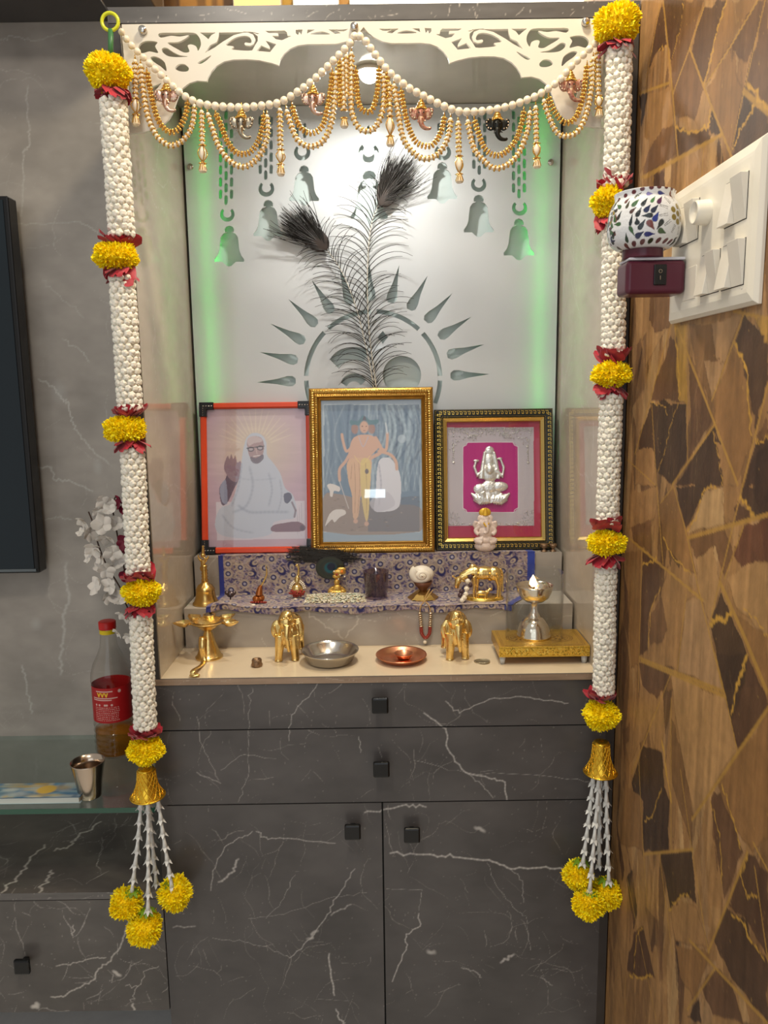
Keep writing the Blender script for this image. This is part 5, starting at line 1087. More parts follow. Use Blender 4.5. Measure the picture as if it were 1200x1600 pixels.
# two small red and gold ornaments with loops
def ornament(name, lb, u0, v0, pts, red, Yo):
    o = thing(name, lb, 'ornament', (at(u0, v0, Yo)[0], Yo, ZC)); return o
Y1 = atz(403, 944, ZC)[1] + .006
o1_ = thing('beaded_ornament', 'small amber and red ornament with a curled gold hook and a white bead', 'ornament', (at(404, 944, Y1)[0], Y1, ZC), 'small beaded ornaments on the cloth')
f = Fig(Y1, (370, 840), 9.2308); MB_ = f
f.e(290, 880, 66, 60, 60).e(340, 870, 60, 56, 60, 20).t([(320, 820), (330, 740), (350, 680)], [56, 40, 22]); dz_ = ZC + .0006 - min(v_[:, 2].min() for v_ in f.mb.v); f.mb.v = [q + [0, 0, dz_] for q in f.mb.v]
blob('body', f.mb, mat('amber_gold', (168, 98, 48), rough=.25, metal=.7), o1_, .0006, 1)
f = Fig(Y1, (370, 840), 9.2308); f.t([(350, 690), (390, 620), (425, 540), (430, 470), (415, 400)], [14, 14, 13, 11, 8]); f.mb.v = [q + [0, 0, dz_] for q in f.mb.v]; f.mb.build('hook', M_gold, o1_)
f = Fig(Y1, (370, 840), 9.2308)
for a in np.linspace(0, 6.28, 18): f.e(310 + 105 * math.cos(a), 930 + 18 * math.sin(a), 18, 16, 18, 60 * math.sin(a) + 10, n=(8, 6))
f.mb.v = [q + [0, 0, dz_] for q in f.mb.v]; f.mb.build('red_beads', M_red, o1_); f = Fig(Y1, (370, 840), 9.2308); f.e(255, 965, 36, 36, 36, -90); f.mb.v = [q + [0, 0, dz_ + .001] for q in f.mb.v]; f.mb.build('white_bead', M_pearl, o1_)
Y2 = atz(465, 936, ZC)[1] + .008
o2_ = thing('beaded_ornament', 'small oval gold ornament edged with pearls and red beads, next to the lying peacock feather', 'ornament', (at(465, 936, Y2)[0], Y2, ZC), 'small beaded ornaments on the cloth')
f = Fig(Y2, (370, 840), 9.2308); f.e(872, 620, 46, 84, 40).e(870, 740, 90, 90, 56); dz_ = ZC + .0006 + 30 / 9.23 * f.k - min(v_[:, 2].min() for v_ in f.mb.v); f.mb.v = [q + [0, 0, dz_] for q in f.mb.v]; blob('body', f.mb, mat('gold_oval', (226, 196, 130), rough=.2, metal=.9), o2_, .0006, 1)
f = Fig(Y2, (370, 840), 9.2308)
for a in np.linspace(.2, 2.94, 14): f.e(875 + 112 * math.cos(a), 680 - 140 * math.sin(a) + 60, 13, 13, 13, -10, n=(8, 6)); f.e(875 + 90 * math.cos(a), 680 - 120 * math.sin(a) + 60, 11, 11, 11, -24, n=(8, 6))
f.mb.v = [q + [0, 0, dz_] for q in f.mb.v]; f.mb.build('pearls', M_pearl, o2_)
f = Fig(Y2, (370, 840), 9.2308); r_ = np.random.default_rng(8)
for i in range(60): a = r_.uniform(0, 6.28); q = r_.random() ** .5; f.e(880 + 118 * q * math.cos(a), 775 + 62 * q * math.sin(a), 17, 15, 15, -50 * (1 - q) - 20, n=(8, 6))
f.mb.v = [q + [0, 0, dz_] for q in f.mb.v]; f.mb.build('red_beads', M_red, o2_)
f = Fig(Y2, (370, 840), 9.2308); f.t([(885, 540), (890, 440), (870, 380), (850, 400)], [18, 16, 13, 12]); f.mb.v = [q + [0, 0, dz_] for q in f.mb.v]; f.mb.build('hook', M_gold, o2_); f = Fig(Y2, (370, 840), 9.2308); f.e(855, 880, 36, 34, 34, -60); f.mb.v = [q + [0, 0, dz_] for q in f.mb.v]; f.mb.build('white_bead', M_pearl, o2_)
Y3 = atz(357, 942, ZC)[1] + .004
o3_ = thing('metal_ornament', 'tiny dark silver ornament with a round head on the left end of the cloth', 'ornament', (at(358, 942, Y3)[0], Y3, ZC + .008))
f = Fig(Y3, (220, 840), 6.6667); f.e(935, 590, 42, 34, 34).e(895, 575, 22, 22, 22).e(975, 575, 20, 20, 20).t([(935, 620), (930, 700)], [8, 7]).e(895, 765, 40, 30, 26, -14).e(870, 780, 20, 20, 20, -20); blob('body', f.mb, mat('dark_silver', (96, 84, 84), rough=.25, metal=.8), o3_, .0007, 1)
# --- marble deity figurine on the upper step
Yg = .2605 + .0125; cg = at(757, 856, Yg); kg = mpp(Yg, 830); f = Fig(Yg, (660, 620), 5.4545); e, t = f.e, f.t
gid = thing('marble_figurine', 'small white marble seated deity with gold crown, in front of the magenta picture', 'idol', (cg[0], Yg, ZS2))
e(535, 1250, 92, 50, 55); e(535, 1200, 88, 40, 52); e(538, 1130, 62, 60, 48); e(535, 1060, 60, 50, 40); e(535, 1020, 38, 40, 34); t([(535, 1030, -30), (548, 1080, -48), (545, 1120, -50), (520, 1135, -50)], [20, 16, 12, 9]); e(492, 1015, 22, 28, 10); e(578, 1015, 22, 28, 10)
for s1 in (-1, 1): t([(535 + s1 * 50, 1060), (535 + s1 * 88, 1080), (535 + s1 * 80, 1040, -10)], [22, 18, 16]); t([(535 + s1 * 50, 1080), (535 + s1 * 82, 1120, -10), (535 + s1 * 60, 1150, -30)], [22, 18, 16]); t([(535 + s1 * 20, 1190, -30), (535 + s1 * 80, 1200, -20), (535 + s1 * 30, 1215, -44)], [26, 26, 20])
dz_ = ZS2 + .0006 - min(v_[:, 2].min() for v_ in f.mb.v); f.mb.v = [q + [0, 0, dz_] for q in f.mb.v]
blob('body', f.mb, mat('pale_marble', (222, 202, 190), rough=.35, noise=.06, nscale=120, bump=.3, bscale=400), gid, .0008, 1)
f = Fig(Yg, (660, 620), 5.4545); f.e(535, 968, 52, 40, 20, 14).t([(535, 990, -10), (537, 925, -6)], [24, 8]).t([(515, 1045, -46), (538, 1075, -54), (560, 1045, -46)], [7, 8, 7]); f.mb.v = [q + [0, 0, dz_] for q in f.mb.v]; blob('crown', f.mb, mat('yellow_gilt', (222, 176, 60), rough=.4, metal=.4), gid, .0008, 1)
# --- two little cups on the right end of the upper step
for u, lb in ((850, 'tiny brown pedestal cup right beside the black and gold frame'), (864, 'tiny brown pedestal cup at the far right end of the upper step')):
    c0 = atz(u, 861, ZS2 - .0005); c0[1] = .285; c0 = at(u, 858, .283); mb = MB().lathe([(r * kg, h * kg) for r, h in [(0, 0), (5.2, 0), (5, 1), (2.4, 3), (2.2, 5), (5.6, 8), (6.2, 12), (5.6, 12), (3, 9), (0, 8.5)]], (c0[0], .283, .1672), 20)
    tag(setorig(mb.build('pedestal_cup', M_tar), (c0[0], .283, .1672)), lb, 'cup', 'tiny cups on the upper step')

# ------------------------------------------------------------------ flower garlands
M_mari = mat('marigold_yellow', vc=True, rough=.6, spec=.2)
M_rib = mat('crimson_petal', (168, 18, 42), rough=.55, noise=.3, nscale=90, sheen=.3)
M_jas = mat('jasmine_white', (238, 232, 218), rough=.4, noise=.04, nscale=200, sss=.15)
M_tub = mat('tuberose_white', (226, 226, 222), rough=.45)
M_leaf = mat('leaf_green', (112, 150, 30), rough=.5, noise=.2, nscale=120)
M_stem = mat('green_stem', (58, 112, 66), rough=.4)
M_ring = mat('yellow_ring', (206, 210, 40), rough=.3)
M_gbell = mat('gold_plastic_bell', (236, 190, 60), rough=.22, metal=.9)
def marigold(name, c, rx, ry, rz, parent, seed=0, n=1500, ragged=.08):
    r = np.random.default_rng(seed); mb = MB(); t, f = sph(16, 10); lump = 1 + .05 * np.sin(t[:, :1] * 5 + seed) + .05 * np.sin(t[:, 2:] * 7 + seed * 2)
    mb.raw(t * lump * np.array([rx, ry, rz]) * .88 + c, f, (250, 216, 12))
    k = np.arange(n) + .5; ph = np.arccos(1 - 2 * k / n); th = math.pi * (1 + 5 ** .5) * k
    D = np.stack([np.cos(th) * np.sin(ph), np.sin(th) * np.sin(ph), np.cos(ph)], 1); D += r.normal(size=D.shape) * .09; D /= np.linalg.norm(D, axis=1)[:, None]
    vs = []; fs = []; cc = []; cols = [lin(q) for q in ((255, 238, 24), (255, 228, 14), (255, 245, 56), (252, 214, 8))]
    lum = 1 + .06 * np.sin(D[:, 0] * 5 + seed) + .06 * np.sin(D[:, 2] * 7 + seed * 2)
    for i in range(n):
        d = D[i]; p = c + d * np.array([rx, ry, rz]) * .84 * lum[i]; L = (.0048 + .0026 * r.random()) * (1 + ragged * r.normal() * 1.5)
        a = np.cross(d, r.normal(size=3)); a /= np.linalg.norm(a) + 1e-9; dd = d + r.normal(size=3) * .28; dd /= np.linalg.norm(dd); w = .0017
        b = len(vs); vs += [p - a * w * .5, p + a * w * .5, p + dd * L * .6 + a * w, p + dd * L * .6 - a * w, p + dd * L + a * w * .45 + d * .0006, p + dd * L - a * w * .45]
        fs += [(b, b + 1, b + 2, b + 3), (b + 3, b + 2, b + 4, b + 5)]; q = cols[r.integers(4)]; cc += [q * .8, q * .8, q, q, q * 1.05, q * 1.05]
    kk = mb.n; mb.v.append(np.array(vs)); mb.c.append(np.array(cc)); mb.f += [tuple(i + kk for i in f_) for f_ in fs]; mb.n += len(vs)
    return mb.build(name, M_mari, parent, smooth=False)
def ribbon(c, r0, up, parent, seed=0, n=9, L=.022):
    r = np.random.default_rng(seed); mb = MB()
    for i in range(n):
        a = 2 * math.pi * (i + r.normal() * .15) / n; ca, sa = math.cos(a), math.sin(a); el = r.uniform(.15, .9) * up; w = r.uniform(.010, .016); l = L * r.uniform(.7, 1.25); tw = r.normal() * .5
        G = np.zeros((6, 5, 3))
        for u in range(6):
            for v in range(5):
                s_ = u / 5; t_ = (v / 4 - .5) * 2; wd = w * math.sin(math.pi * (.12 + .80 * s_)); rad = r0 * .55 + l * s_ * math.cos(el); h = l * s_ * math.sin(el) + (t_ ** 2) * .004 * s_ * up + .0015 * math.sin(t_ * 6 + i)
                tx = t_ * wd; G[u, v] = c + np.array([ca * rad - sa * tx, sa * rad + ca * tx, h + tx * tw])
        mb.grid(G)
    o = mb.build('ribbon_petals', M_rib, parent); return o
def bud_template(u=20, v=8):
    t, f = sph(u, v); th = np.arctan2(t[:, 1], t[:, 0]); s_ = np.hypot(t[:, 0], t[:, 1]); r = 1 + .20 * np.abs(np.cos(2.5 * th)) * s_ - .12 * s_; q = t * r[:, None]; q[:, 2] *= .85; q[:, 2] -= .30 * np.clip(1 - s_ * 3.2, 0, 1) * (t[:, 2] > 0); return q, f
BT, BF = bud_template()
def jasmine(A, B, rad, parent, seed=0, per=9, bud=.0060, step=.0096):
    r = np.random.default_rng(seed); mb = MB(); P = resample([A, B], step); T = (B - A) / np.linalg.norm(B - A); N = np.cross(T, [0, 1, 0]); N /= np.linalg.norm(N); Bn = np.cross(T, N)
    mb.tube([A, B], rad - .004, 16)
    for i, p in enumerate(P):
        for j in range(per):
            a = 2 * math.pi * (j + .5 * (i % 2) + r.normal() * .07) / per; d = N * math.cos(a) + Bn * math.sin(a); d2 = d + r.normal(size=3) * .18; d2 /= np.linalg.norm(d2)
            e1 = np.cross(d2, T); e1 /= np.linalg.norm(e1); e2 = np.cross(d2, e1); k = bud * r.uniform(.86, 1.12); M = np.stack([e1, e2, d2], 1)
            mb.raw(BT * k @ M.T + p + d * (rad - .0035) + T * r.normal() * .0008, BF)
    return mb.build('jasmine_strand', M_jas, parent)
def gbell(c, rt, rb, h, parent):
    mb = MB(); prof = [(rt * .35, h), (rt * .9, h * .98), (rt, h * .85), (rt * 1.08, h * .6), (rt * 1.25, h * .36), (rb * .82, h * .14), (rb, 0.0)]
    s_ = smoothpoly(np.array(prof), 5, False); mb.lathe([tuple(q) for q in s_] + [(q[0] - .0009, q[1]) for q in s_[::-1]], (0, 0, 0), 40)
    def rr(z): return np.interp(z, s_[::-1, 1], s_[::-1, 0])
    for k in range(14):
        for sg in (-1, 1):
            z = np.linspace(.03 * h, .92 * h, 14); a = 2 * math.pi * k / 14 + sg * np.linspace(0, 1.5, 14); R_ = rr(z) + .0004; mb.tube(np.stack([R_ * np.cos(a), R_ * np.sin(a), z], 1), .0008, 5)
    t = np.linspace(0, 2 * math.pi, 41); mb.tube(np.stack([rb * np.cos(t), rb * np.sin(t), t * 0], 1), .0014, 6, cap=False); mb.xf(np.eye(3), c); return mb.build('gold_bell', M_gbell, parent)
def tuberose(A, B, parent, seed=0, n=7):
    r = np.random.default_rng(seed); mb = MB(); P = smoothpoly([A, (A + B) / 2 + np.array([(A[0] - B[0]) * .06, 0, 0]), B], 8, False); P = resample(P, n=n + 1)
    for i in range(n):
        a, b = P[i], P[i + 1] ; d = b - a; L = np.linalg.norm(d); d /= L; e1 = np.cross(d, [0, 1, 0]); e1 /= np.linalg.norm(e1); e2 = np.cross(d, e1); M = np.stack([e1, e2, d], 1)
        mb.tube([a - d * L * .05, a + d * L * .5, a + d * L * 1.02], [.0024, .0032, .0052], 8)
        for k in range(5):
            t = 2 * math.pi * (k + r.random() * .3) / 5; c_, s_ = math.cos(t), math.sin(t); G = np.zeros((4, 3, 3))
            for u in range(4):
                for v in range(3): rd = .0042 + .0050 * (u / 3) ** 1.6; w = (.0028, .0030, .0020, .0004)[u] * (v - 1); G[u, v] = (c_ * rd - s_ * w, s_ * rd + c_ * w, L * .86 + L * .26 * u / 3)
            mb.grid(G @ M.T + a)
    return mb.build('tuberose_strand', M_tub, parent)
GY = -.058
kg_ = mpp(GY, 500)
def garland(name, lb, top, marigs, ribs, tubes, bell_, strands, tass, seed):
    g = thing(name, lb, 'garland', at(*top, GY), 'long hanging flower garlands on either side of the niche')
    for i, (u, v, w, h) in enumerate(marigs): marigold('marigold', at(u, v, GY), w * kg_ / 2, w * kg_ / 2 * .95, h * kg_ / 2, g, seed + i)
    for i, (u, v, d) in enumerate(ribs): ribbon(at(u, v, GY), .016, d, g, seed + i, 12)
    for i, (a, b, r) in enumerate(tubes): jasmine(at(*a, GY), at(*b, GY), r * kg_, g, seed + i)
    c = at(bell_[0], bell_[2], GY); gbell(c, bell_[3] * kg_, bell_[4] * kg_, (bell_[2] - bell_[1]) * kg_, g)
    for i, (a, b, dy) in enumerate(strands): A = at(*a, GY); B = at(*b, GY); B[1] += dy; A[1] += dy * .3; tuberose(A, B, g, seed + i)
    for i, (u, v, r, dy, gu, gv) in enumerate(tass):
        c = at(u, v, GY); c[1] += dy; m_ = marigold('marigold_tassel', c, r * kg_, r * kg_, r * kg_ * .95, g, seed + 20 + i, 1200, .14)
        lf = MB(); q = at(gu, gv, GY); q[1] += dy
        for k in range(9):
            a = 2 * math.pi * k / 9; G = np.zeros((5, 3, 3))
            for s_ in range(5):
                for t_ in range(3): rd = .004 + .013 * s_ / 4; w = .0035 * math.sin(math.pi * (.2 + .7 * s_ / 4)) * (t_ - 1); G[s_, t_] = q + [math.cos(a) * rd - math.sin(a) * w, math.sin(a) * rd + math.cos(a) * w, .003 - .007 * (s_ / 4) ** 2]
            lf.grid(G)
        lf.build('green_calyx', M_leaf, m_)
    return g
gL = garland('flower_garland', 'white jasmine garland with yellow marigolds on the left, hanging from a yellow ring', (172, 20),
    [(168, 113, 66, 50), (181, 401, 66, 42), (196, 670, 65, 44), (222, 924, 62, 44), (228, 1172, 62, 46)],
    [(177, 140, -1), (187, 382, 1), (187, 420, -1), (203, 650, 1), (204, 686, -1), (216, 904, 1), (219, 944, -1), (227, 1150, 1)],
    [((177, 160), (190, 366), 19.5), ((191, 436), (203, 636), 19.2), ((207, 702), (216, 892), 18.8), ((220, 962), (227, 1134), 18.4)],
    (231, 1192, 1243, 15, 29),
    [((222, 1240), (207, 1395), -.006), ((233, 1240), (237, 1412), -.022), ((246, 1240), (270, 1386), -.004), ((229, 1240), (240, 1392), .018)],
    [(199, 1409, 27, -.004, 207, 1392), (231, 1441, 29, -.016, 234, 1414), (272, 1401, 29, .010, 266, 1384)], 10)
t = np.linspace(0, 2 * math.pi, 41); rc_ = at(172, 34, GY); rr_ = 12 * kg_
MB().tube(np.stack([rc_[0] + rr_ * np.cos(t), np.full(41, GY), rc_[2] + rr_ * np.sin(t)], 1), .0027, 10, cap=False).build('hanging_ring', M_ring, gL)
MB().tube([at(173, 46, GY), at(173, 92, GY)], .0042, 10).build('stem', M_stem, gL)
nl = at(168, 21, 0); MB().tube([(nl[0] + .004, -.0008, nl[2]), (nl[0] + .004, GY - .004, nl[2] + .002), (nl[0] + .004, GY - .006, nl[2] + .008)], .0012, 8).build('nail', M_steel, gL)
gR = garland('flower_garland', 'white jasmine garland with yellow marigolds on the right, next to the patterned wall', (966, 14),
    [(965, 37, 68, 56), (952, 316, 52, 48), (955, 585, 62, 40), (947, 848, 62, 38), (939, 1117, 60, 46)],
    [(966, 66, -1), (962, 294, 1), (955, 340, -1), (958, 564, 1), (955, 604, -1), (948, 824, 1), (946, 868, -1), (940, 1092, 1)],
    [((968, 80), (963, 288), 18.6), ((960, 350), (958, 552), 17.8), ((955, 618), (949, 812), 17.6), ((947, 882), (943, 1080), 17.2)],
    (938, 1150, 1206, 14, 28),
    [((928, 1205), (911, 1352), .002), ((935, 1205), (917, 1384), -.018), ((946, 1205), (950, 1376), -.006), ((939, 1205), (940, 1362), .016)],
    [(906, 1375, 25, .014, 911, 1354), (915, 1402, 27, -.018, 917, 1386), (949, 1398, 26, .004, 948, 1378)], 50)
nl = at(958, 12, 0); MB().tube([(nl[0], -.0008, 1.116), (nl[0], GY - .004, 1.118), (nl[0], GY - .004, 1.095)], .0012, 8).build('nail', M_steel, gR)

# ------------------------------------------------------------------ bead hanging (toran)
M_gb = mat('gold_bead', (222, 178, 92), rough=.22, metal=.95)
M_kundan = mat('cut_stone', (222, 202, 170), rough=.15, coat=.6)
TY = -.034; kt_ = mpp(TY, 100)
tor = thing('bead_toran', 'pearl and gold bead door hanging with swags, drops and small elephant-head charms', 'bead hanging', at(553, 46, TY))
sL = smoothpoly([(190,50),(198,62),(208,74),(222,88),(237,103),(252,118),(268,133),(283,146),(295,154),(310,161),(330,165),(352,167),(378,168),(402,166),(425,163),(440,159),(463,145),(489,126),(512,104),(533,83),(546,69),(554,57)], 5, False)
sR = smoothpoly([(562,57),(571,64),(582,80),(595,97),(607,112),(624,126),(641,139),(662,150),(685,162),(712,173),(732,175),(750,174),(767,172),(783,169),(802,164),(821,157),(836,151),(850,143),(862,135),(875,125),(890,107),(904,93),(917,81),(929,69),(940,60)], 5, False)
def tp(u, v, dy=0): q = at(u, v, TY).copy(); q[1] += dy; return q
pm = None; allp = []
for sl, d0, d1 in ((sL, 10.5, 12.6), (sR, 12.6, 11.5)):
    P3 = np.array([tp(*q) for q in sl]); P = resample(P3, 12.15 * kt_); n = len(P)
    for i, p in enumerate(P): allp.append((p, (12.6 if n < 0 else np.interp(i, [0, n * .4, n], [d0, 12.6, d1])) * kt_ / 2))
    MB().tube(P, .0006, 5).build('string', M_cord, tor)
for i, (p, r) in enumerate(allp):
    if pm is None: pm = MB().ell(tor['_o'], .5, 16, 10).build('pearl', M_pearl, tor); pme = pm.data; bpy.data.objects.remove(pm)
    o = bpy.data.objects.new('pearl', pme); COL.objects.link(o); o.parent = tor; o.location = tuple(p - np.array(tor['_o'])); o.scale = (2 * r,) * 3
def ringballs(mb, p, d, rad, br, n=6, ph=0):
    e1 = np.cross(d, [0, 1, .01]); e1 /= np.linalg.norm(e1); e2 = np.cross(d, e1)
    for k in range(n): a = 2 * math.pi * k / n + ph; mb.ell(p + (e1 * math.cos(a) + e2 * math.sin(a)) * rad, br, 6, 4)
def strand(pts, kind, name='bead_swag'):
    P3 = np.array([tp(*q) for q in smoothpoly(pts, 6, False)]) if len(pts) > 2 else np.array([tp(*q) for q in pts]); stp = (7.0 if kind == 'p' else 5.6) * kt_; P = resample(P3, stp); T = np.gradient(P, axis=0); T /= np.linalg.norm(T, axis=1)[:, None]
    mp, mg = MB(), MB()
    for i in range(len(P)):
        if kind == 'p':
            mp.ell(P[i], 3.5 * kt_, 8, 6)
            if i < len(P) - 1: ringballs(mg, (P[i] + P[i + 1]) / 2, T[i], 3.7 * kt_, 1.7 * kt_, 6, i)
        else:
            ringballs(mg, P[i], T[i], 3.2 * kt_, 1.95 * kt_, 6, i * .5); mg.ell(P[i], 2.4 * kt_, 6, 4)
    o = (mp if kind == 'p' else mg).build(name, M_pearl if kind == 'p' else M_gb, tor)
    if kind == 'p': mg.build('gold_spacers', M_gb, o)
    for e in ((P[0], T[0]), (P[-1], -T[-1])):
        if e[0] is P[-1] and name == 'bead_drop': continue
        q = e[0] - e[1] * .003; MB().tube([q, q + [0, 0, 7 * kt_]], [1.7 * kt_, .5 * kt_], 6).build('cap', M_gb, o)
    return o
SW = [([(220,103),(225,150),(233,188),(247,215),(267,228),(287,218),(300,197),(304,166)], 'p'), ([(230,115),(235,142),(243,177),(253,197),(267,207),(280,200),(290,180),(293,162)], 'g'),
 ([(325,179),(331,198),(340,225),(354,247),(369,258),(382,261),(397,253),(409,237),(418,210),(417,182)], 'p'), ([(338,180),(345,195),(354,219),(367,237),(381,241),(394,235),(405,217),(411,195),(412,182)], 'g'),
 ([(448,174),(454,194),(464,218),(478,228),(490,229),(504,222),(514,204),(520,180),(524,140),(525,114)], 'p'), ([(457,168),(462,184),(470,200),(484,208),(496,205),(506,192),(512,166),(517,136),(519,116)], 'g'),
 ([(549,84),(549,130),(549,170),(556,194),(566,204),(576,205),(586,200),(596,180),(600,150),(600,118)], 'p'), ([(556,112),(558,145),(562,166),(570,174),(580,174),(586,160),(590,140),(592,110)], 'g'),
 ([(616,134),(623,183),(630,217),(642,235),(657,247),(670,248),(683,242),(695,227),(702,207),(704,187)], 'p'), ([(627,144),(633,178),(640,203),(650,222),(663,228),(675,227),(685,215),(691,200),(694,185)], 'g'),
 ([(731,190),(737,220),(743,237),(755,250),(768,262),(780,263),(792,258),(803,249),(813,235),(824,205),(828,176)], 'p'), ([(742,190),(750,215),(758,233),(770,242),(783,242),(795,233),(806,219),(814,197),(818,176)], 'g'),
 ([(850,158),(858,183),(871,208),(887,213),(904,204),(917,175),(925,130),(927,92)], 'p'), ([(858,154),(867,175),(883,192),(900,183),(911,150),(917,105)], 'g'),
 ([(531,98),(531,130),(532,165)], 'g'), ([(541,88),(541,120),(541,150)], 'p'), ([(605,116),(606,140),(606,165)], 'g')]
for p, k in SW: strand(p, k)
def drop(u, y0, y1, cage, y2, y3):
    o = strand([(u, y0), (u + 1, y1)], 'p', 'bead_drop'); q = tp(u + 1, y1)
    mb = MB(); 
    for z in (y1 + 3, y2):
        c = tp(u + 1.5, z)
        for k in range(8): a = k * math.pi / 4; mb.tube([c, c + np.array([math.cos(a) * 7, math.sin(a) * 7, -1.5]) * kt_], [1.3 * kt_, .4 * kt_], 5)
    if cage:
        zc_ = (y1 + y2) / 2 + 1; hh = (y2 - y1) / 2
        for k in range(4):
            a = k * math.pi / 2 + .6; mb.tube(smoothpoly([tp(u + 1.5, y1 + 3), tp(u + 1.5, zc_) + np.array([math.cos(a), math.sin(a), 0]) * 8 * kt_, tp(u + 1.5, y2)], 6, False), .9 * kt_, 5)
        MB().ell(tp(u + 1.5, zc_), (5.2 * kt_, 5.2 * kt_, hh * .72 * kt_), 12, 9).build('caged_pearl', M_pearl, o)
    mb.build('gold_filigree', M_gb, o)
    c = tp(u + 2, y3); h = (y3 - y2) * kt_; b = MB().lathe([(0, h), (2.2 * kt_, h), (3.8 * kt_, h * .7), (6 * kt_, h * .25), (6.2 * kt_, h * .12), (4.5 * kt_, 0), (0, 0)], c, 9); b.build('tassel', M_kundan, o, smooth=False)
    b = MB()
    for k in range(9): a = 2 * math.pi * k / 9; b.tube([c + [2.4 * kt_ * math.cos(a), 2.4 * kt_ * math.sin(a), h], c + [6.3 * kt_ * math.cos(a), 6.3 * kt_ * math.sin(a), h * .22]], .7 * kt_, 4)
    b.build('tassel_wires', M_gb, o)
drop(211, 96, 150, True, 178, 197); drop(315, 175, 223, True, 254, 270); drop(437, 172, 230, True, 256, 275); drop(536, 100, 168, False, 184, 200); drop(608, 130, 178, True, 212, 229); drop(716, 192, 240, True, 271, 286); drop(837, 168, 220, True, 246, 263); drop(934, 80, 146, True, 168, 184)
M_chA = mat('antique_silver', (150, 140, 122), rough=.3, metal=.9, noise=.4, nscale=300); M_chR = mat('red_enamel', (150, 60, 58), rough=.3, metal=.5, noise=.3, nscale=300, col2=(200, 170, 140)); M_chD = mat('dark_enamel', (44, 44, 40), rough=.3, metal=.7, noise=.3, nscale=300); M_chP = mat('rose_metal', (170, 112, 98), rough=.3, metal=.85, noise=.3, nscale=300, col2=(214, 196, 176))
for u, v, m_ in ((260, 153, M_chP), (377, 195, M_chA), (489, 158, M_chP), (658, 181, M_chR), (777, 198, M_chD), (892, 137, M_chR)):
    def cf(): f = Fig(TY, (u, v), .80); f.k = kt_; return f
    f = cf(); e, t = f.e, f.t
    e(0, -3, 6, 8, 4.5); e(0, 4, 4.5, 5, 4); e(-9, -3, 6, 8, 1.8, 1, .35); e(9, -3, 6, 8, 1.8, 1, -.35); e(-13, -7, 2.6, 3, 1.5); e(13, -7, 2.6, 3, 1.5); t([(0, 4, -2), (0, 11, -3), (4, 16, -3), (10, 17, -3), (12, 15, -3)], [4.2, 3.2, 2.6, 2, 1.5]); t([(-3, 6, -3), (-5, 10, -5)], [1.4, .6], 6); t([(3, 6, -3), (6, 9, -5)], [1.4, .6], 6)
    o = blob('elephant_head_charm', f.mb, m_, tor, .0010, 1)
    f = cf(); f.e(0, -11, 6.5, 3, 4.5).e(0, -14.5, 4.8, 3, 4).e(0, -18, 3, 2.8, 2.6).e(0, -21.5, 1.5, 2, 1.5).t([(0, -22), (0, -28)], .7, 6)
    for k in range(7): f.e(-6 + k * 2, -9.5 + abs(k - 3) * .6, 1.3, 1.3, 1.3, -4, n=(6, 4))
    f.mb.build('crown', M_gb, o)
    for sx in (-1, 1):
        f = cf()
        for k in range(5): a = R(-60 + k * 40); f.e(sx * (9 + 4.6 * math.cos(a)), -3 - 6 * math.sin(a) * -1, 1.1, 1.1, 1.0, -2, n=(6, 4))
        f.mb.build('ear_studs', M_sb, o)
    f = cf(); f.e(-3, -3, 1.0, 1.0, 1, -4.6, n=(6, 4)).e(3, -3, 1.0, 1.0, 1, -4.6, n=(6, 4)); f.mb.build('eyes', M_blk, o)

